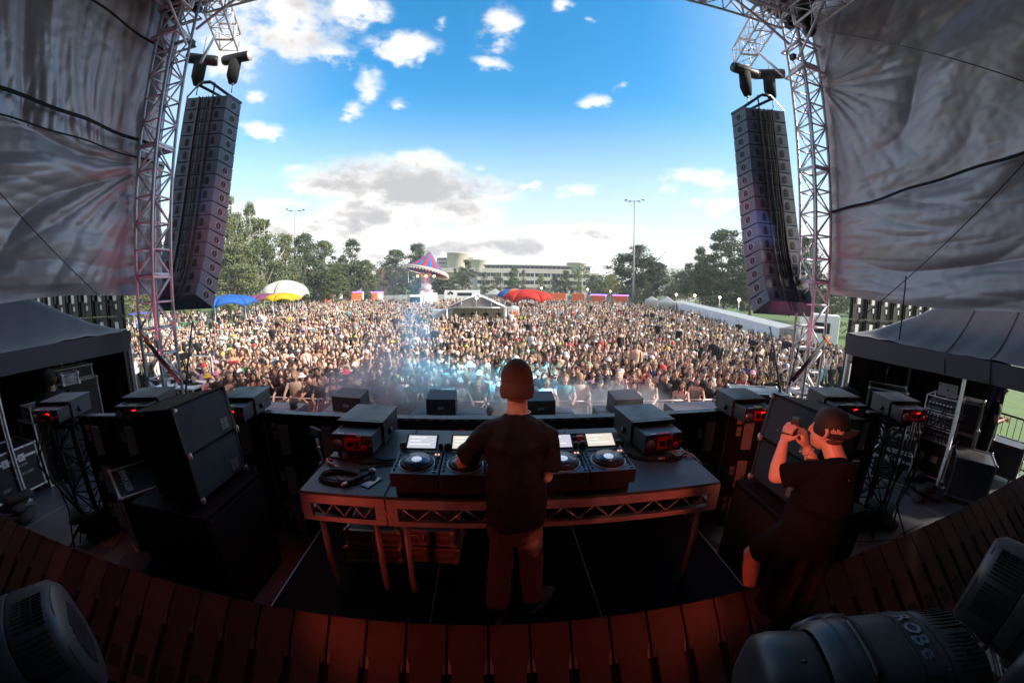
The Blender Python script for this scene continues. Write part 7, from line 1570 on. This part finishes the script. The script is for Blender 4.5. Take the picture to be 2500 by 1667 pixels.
    q=MB(); e=wR+(eR-wR)*.18; d=(eR-wR).normalized(); a=d.cross(Vector((0,0,1))).normalized(); b=d.cross(a); q.tube([L_(e+a*.036*math.cos(k)+b*.034*math.sin(k)) for k in np.linspace(0,6.283,20)],.005,6); q.tube([L_(e-right*.03),L_(e-right*.055-Vector((0,0,.012)))],[.006,.003],6); q.build('bracelet',mat('bracelet',(.65,.55,.5),.4),t)
    q=MB(); e=wL+Vector((0,0,.062)); q.tube([L_(e+right*.050*math.cos(k)+view*.030*math.sin(k)) for k in np.linspace(0,6.283,22)],[(.010,.003)]*22,6); q.build('camera_strap',BLK,t)
    ct=thing('camera','small black compact camera held up in both hands','camera',cp,math.atan2(-view.x,view.y)*1); q=MB(); q.bb((-.024,-.030,-.040),(.024,.030,.042)); q.build('body',BLK,ct,bevel=.006); q=MB(); q.lathe([(.020,0),(.020,.03),(.014,.034),(0,.030)],20,0,Matrix.Translation((-.0,.030,0))@Matrix.Rotation(R(-90),4,'X')); q.build('lens',BLKM,ct); q=MB(); q.bb((-.018,-.0325,-.028),(.018,-.0305,.028)); q.build('screen',mat('camera_screen',(.05,.05,.06),.1),ct)
photographer()
# ---- others
def extra(p,rz,label,sex,pose,hair,cap,glass,top,tro,sc=1.,hairc=(.018,.012,.008),capc=(.02,.02,.02),group=None,skin=(.52,.30,.21),seed=5):
    PA=np.array([top,tro,skin,hairc,capc,(.008,.008,.01),(.01,.01,.012),(.45,.14,.12)]); V,Fc,Cc=body(True,sex,pose,hair,cap,glass,.4,np.random.RandomState(seed),only=('body',))
    o=bpy.data.objects.new('person',mkmesh('person',V,Fc,PA[Cc],CROWD)); C.objects.link(o); o.location=p; o.rotation_euler=(0,0,rz); o.scale=(sc,sc,sc); tag(o,label,'person',group)
    for nm,key,cond in(('hair','hair',True),('cap','cap',bool(cap)),('sunglasses','sunglasses',glass)):
        if cond:
            V,Fc,Cc=body(True,sex,pose,hair,cap,glass,.4,np.random.RandomState(seed),only=(key,)); h=bpy.data.objects.new(nm,mkmesh(nm,V,Fc,PA[Cc],CROWD)); C.objects.link(h); h.parent=o
    return o
BK=(.012,.012,.014)
p=atD(713,965,9.0); extra((p.x,p.y,GZ),R(200),'security guard in black with a cap standing in the pit, back to us','m',('fold','fold'),'short','cap',False,BK,BK,1.0)
p=atD(1195,990,8.75); extra((p.x,p.y,GZ-.38),R(150),'crew member in black crouching in the pit beside the front monitors','m',('out','down'),'short',None,False,BK,BK,.98)
p=azel(71.6,-9,8.4); extra((p.x,p.y,WZ),R(25),'person in dark hooded jacket standing in shadow in the right gazebo','m',('fold','fold'),'long',None,False,(.02,.015,.03),(.012,.012,.015),.98,hairc=(.06,.03,.15))  # violet hair colour stands in for purple light on the head
p=azel(-62.5,-9,7.6); extra((p.x,p.y,WZ),R(-120),'crew member in black standing in shadow inside the left gazebo','m',('fold','fold'),'short',None,False,BK,BK,1.0)
for px,Dd,lab,sx,tp,tr,hc_ in((566,15.5,'woman in a red top with long fair hair raised above the left crowd','f',(.55,.02,.04),(.55,.50,.45),(.30,.20,.09)),(590,15.8,'woman with long dark red hair raised beside the woman in red','f',(.20,.05,.05),(.5,.45,.4),(.10,.035,.015)),(628,17.0,'man in a grey hoodie standing head and shoulders above the left crowd','m',(.20,.20,.18),(.1,.1,.1),(.11,.06,.03))):
    p=atD(px,852,Dd); extra((p.x,p.y,p.z-1.78),math.atan2(-p.x,p.y),lab,sx,('clap','clap') if sx=='m' else ('down','fold'),'long' if sx=='f' else 'short',None,False,tp,tr,1.,hc_)
for i,(px,lab) in enumerate(((1131,'leftmost of four technicians standing inside the control tent'),(1154,'second technician from the left inside the control tent'),(1186,'third technician from the left inside the control tent'),(1217,'rightmost of four technicians inside the control tent'))):
    p=atY(px,760,35.2+.15*i); extra((p.x,p.y,GZ+.35),math.atan2(-p.x,p.y),lab,'m',('down','fold'),'short',None,False,BK if i else (.03,.04,.07),BK,1.,group='technicians in the control tent')
p=atY(1277,765,34.5); extra((p.x,p.y,GZ+.1),R(0),'steward in a yellow green vest beside the portable toilet','m',('down','down'),'short',None,False,(.55,.75,.05),BK,1.)
# camera platform at the left edge of the field
t=thing('camera_platform','small scaffold camera platform with white table top beside the left tower','platform',(-10.6,10.2,GZ)); q=MB(); q.bb((-.9,-.6,1.30),(.9,.6,1.36)); q.build('deck',WB,t); q=MB()
for x in(-.85,.85):
    for y in(-.55,.55): q.tube([(x,y,0),(x,y,2.2 if y>0 else 1.3)],.025,6)
q.tube([(-.85,.55,2.2),(.85,.55,2.2)],.025,6); q.build('scaffold',ALU,t)
t=thing('video_camera','black broadcast camera on a tripod on the left platform','video camera',(-10.5,10.1,GZ+1.36)); q=MB(); q.box((0,0,.95),(.18,.42,.22)); q.tube([(0,.2,.95),(0,.42,.95)],[.07,.085],12); q.box((0,-.25,1.08),(.12,.1,.1)); q.build('body',BLK,t,bevel=.01); q=MB()
for k in range(3): a_=k*2.09; q.tube([(0,0,.82),(.35*math.cos(a_),.35*math.sin(a_),0)],.02,6)
q.build('tripod',BLKM,t)
# ================================================================== SMOKE AND AIR
def vol(name,c,r,dens,col,label,scale=1.2,thr=.42,rot=0.):
    q=MB(); q.ell((0,0,0),(1,1,1),24,16); m=bpy.data.materials.new(name); m.use_nodes=True; n_=m.node_tree; n_.nodes.clear(); o_=n_.nodes.new('ShaderNodeOutputMaterial'); pv=n_.nodes.new('ShaderNodeVolumePrincipled'); pv.inputs['Color'].default_value=(*col,1); pv.inputs['Anisotropy'].default_value=.3
    tcx=n_.nodes.new('ShaderNodeTexCoord'); ln=n_.nodes.new('ShaderNodeVectorMath'); ln.operation='LENGTH'; n_.links.new(tcx.outputs['Object'],ln.inputs[0]); f=n_.nodes.new('ShaderNodeMapRange'); n_.links.new(ln.outputs['Value'],f.inputs[0]); f.inputs[1].default_value=1.; f.inputs[2].default_value=.2
    mp=n_.nodes.new('ShaderNodeMapping'); mp.inputs['Scale'].default_value=[a*scale for a in r]; n_.links.new(tcx.outputs['Object'],mp.inputs[0]); nz=n_.nodes.new('ShaderNodeTexNoise'); nz.inputs['Scale'].default_value=1; nz.inputs['Detail'].default_value=4; nz.inputs['Roughness'].default_value=.6; nz.inputs['Distortion'].default_value=.6; n_.links.new(mp.outputs[0],nz.inputs[0]); g_=n_.nodes.new('ShaderNodeMapRange'); n_.links.new(nz.outputs[0],g_.inputs[0]); g_.inputs[1].default_value=thr; g_.inputs[2].default_value=thr+.22
    a=n_.nodes.new('ShaderNodeMath'); a.operation='MULTIPLY'; n_.links.new(f.outputs[0],a.inputs[0]); n_.links.new(g_.outputs[0],a.inputs[1]); b=n_.nodes.new('ShaderNodeMath'); b.operation='MULTIPLY'; n_.links.new(a.outputs[0],b.inputs[0]); b.inputs[1].default_value=dens; n_.links.new(b.outputs[0],pv.inputs['Density']); n_.links.new(pv.outputs[0],o_.inputs['Volume'])
    o=q.build(name,m); o.location=c; o.scale=r; o.rotation_euler=(0,rot,0); tag(o,label,'smoke',None,'stuff')
vol('smoke',(-2.0,9.2,-.55),(3.1,1.3,1.2),3.4,(.78,.88,1),'pale blue stage smoke drifting over the pit left of the booth')
vol('smoke',(2.0,9.1,-.9),(3.8,1.0,.9),1.9,(.80,.88,1),'thin low smoke lying over the pit right of the booth',1.4)
vol('smoke',(-2.5,9.6,.5),(1.25,1.3,2.7),1.15,(.75,.85,1),'faint smoke plume rising above the front rows left of the booth',1.0,.44,R(8))
vol('smoke',(-2.6,3.0,.2),(.9,.6,.7),.8,(.5,.6,.8),'wisp of smoke between the left side fill and the low video wall',2.2,.45)
vol('smoke',(3.1,2.9,.3),(.8,.6,.6),.8,(.5,.6,.8),'wisp of smoke between the low video wall and the right side fill',2.2,.45)
hz=MB(); hz.bb((-425,-65,GZ-2.),(425,425,32)); m=bpy.data.materials.new('haze'); m.use_nodes=True; n_=m.node_tree; n_.nodes.clear(); o_=n_.nodes.new('ShaderNodeOutputMaterial'); pv=n_.nodes.new('ShaderNodeVolumePrincipled'); pv.inputs['Color'].default_value=(.82,.9,1,1); pv.inputs['Density'].default_value=.0006; n_.links.new(pv.outputs[0],o_.inputs['Volume'])
HAZE=True
if HAZE:
    o=hz.build('haze',m); o['kind']='stuff'; o['label']='thin bluish haze filling the air over the whole field'; o['category']='haze'
# ================================================================== every far apart piece of a part becomes a part of its own
KEEP={'bracing','vent','vent_slots','fan_grille','rail_teeth','screen_line','window_band','crown','lettering','stencil_lettering','raised_letter','cap_lettering','floor_joint','trunk','cabling','cable_loom','rounding_board','bars','scissor_frame','badge','socket','edge_trim'}
REN={'leg_row':'leg','leg_frame':'leg','rail_teeth':'rail_tooth'}
def pieces_of(me):
    n=len(me.vertices)
    if n==0 or n>9000: return None
    par=list(range(n))
    def fd(i):
        while par[i]!=i: par[i]=par[par[i]]; i=par[i]
        return i
    for e in me.edges:
        a,b=fd(e.vertices[0]),fd(e.vertices[1])
        if a!=b: par[a]=b
    root=[fd(i) for i in range(n)]; ids={}; lab=[ids.setdefault(r_,len(ids)) for r_ in root]; k=len(ids)
    if k<2 or k>120: return None
    co=np.empty(n*3); me.vertices.foreach_get('co',co); co=co.reshape(-1,3); lab=np.array(lab)
    lo=np.array([co[lab==i].min(0) for i in range(k)]); hi=np.array([co[lab==i].max(0) for i in range(k)]); size=(hi-lo).max(1)
    p2=list(range(k))
    def f2(i):
        while p2[i]!=i: i=p2[i]
        return i
    for i in range(k):
        for j in range(i+1,k):
            g_=np.maximum(0,np.maximum(lo[j]-hi[i],lo[i]-hi[j])); 
            if math.sqrt((g_**2).sum())<=max(.018,.48*max(size[i],size[j])):
                a,b=f2(i),f2(j)
                if a!=b: p2[a]=b
    rt=[f2(i) for i in range(k)]; u=sorted(set(rt))
    if len(u)<2 or len(u)>40: return None
    m_={r_:q for q,r_ in enumerate(u)}; return np.array([m_[rt[l]] for l in lab]),len(u)
def split_mesh(me,pl,k):
    out=[]; co=[tuple(v.co) for v in me.vertices]
    F=[(tuple(p.vertices),p.material_index,p.use_smooth) for p in me.polygons]
    for q in range(k):
        idx=[i for i in range(len(co)) if pl[i]==q]; mp={i:j for j,i in enumerate(idx)}; fs=[f for f in F if pl[f[0][0]]==q]
        m2=bpy.data.meshes.new(me.name); m2.from_pydata([co[i] for i in idx],[],[[mp[i] for i in f[0]] for f in fs])
        for mm in me.materials: m2.materials.append(mm)
        m2.polygons.foreach_set('material_index',[f[1] for f in fs]); m2.polygons.foreach_set('use_smooth',[f[2] for f in fs]); m2.update(); out.append(m2)
    return out
cache={}
for o in [x for x in bpy.data.objects if x.type=='MESH' and x.parent is not None]:
    nm=o.name.split('.')[0]
    if nm in KEEP or o.get('kind') or any(m_.type=='REMESH' for m_ in o.modifiers): continue
    if nm in ('hair','person'): continue
    me=o.data
    if me.name not in cache:
        r_=pieces_of(me); cache[me.name]=split_mesh(me,*r_) if r_ else None
    sp_=cache[me.name]
    if not sp_: continue
    base=REN.get(nm,nm)
    if base!=nm: o.name=base
    for m2 in sp_[1:]:
        c_=o.copy(); c_.data=m2; c_.name=base; C.objects.link(c_); c_.parent=o.parent
    o.data=sp_[0]
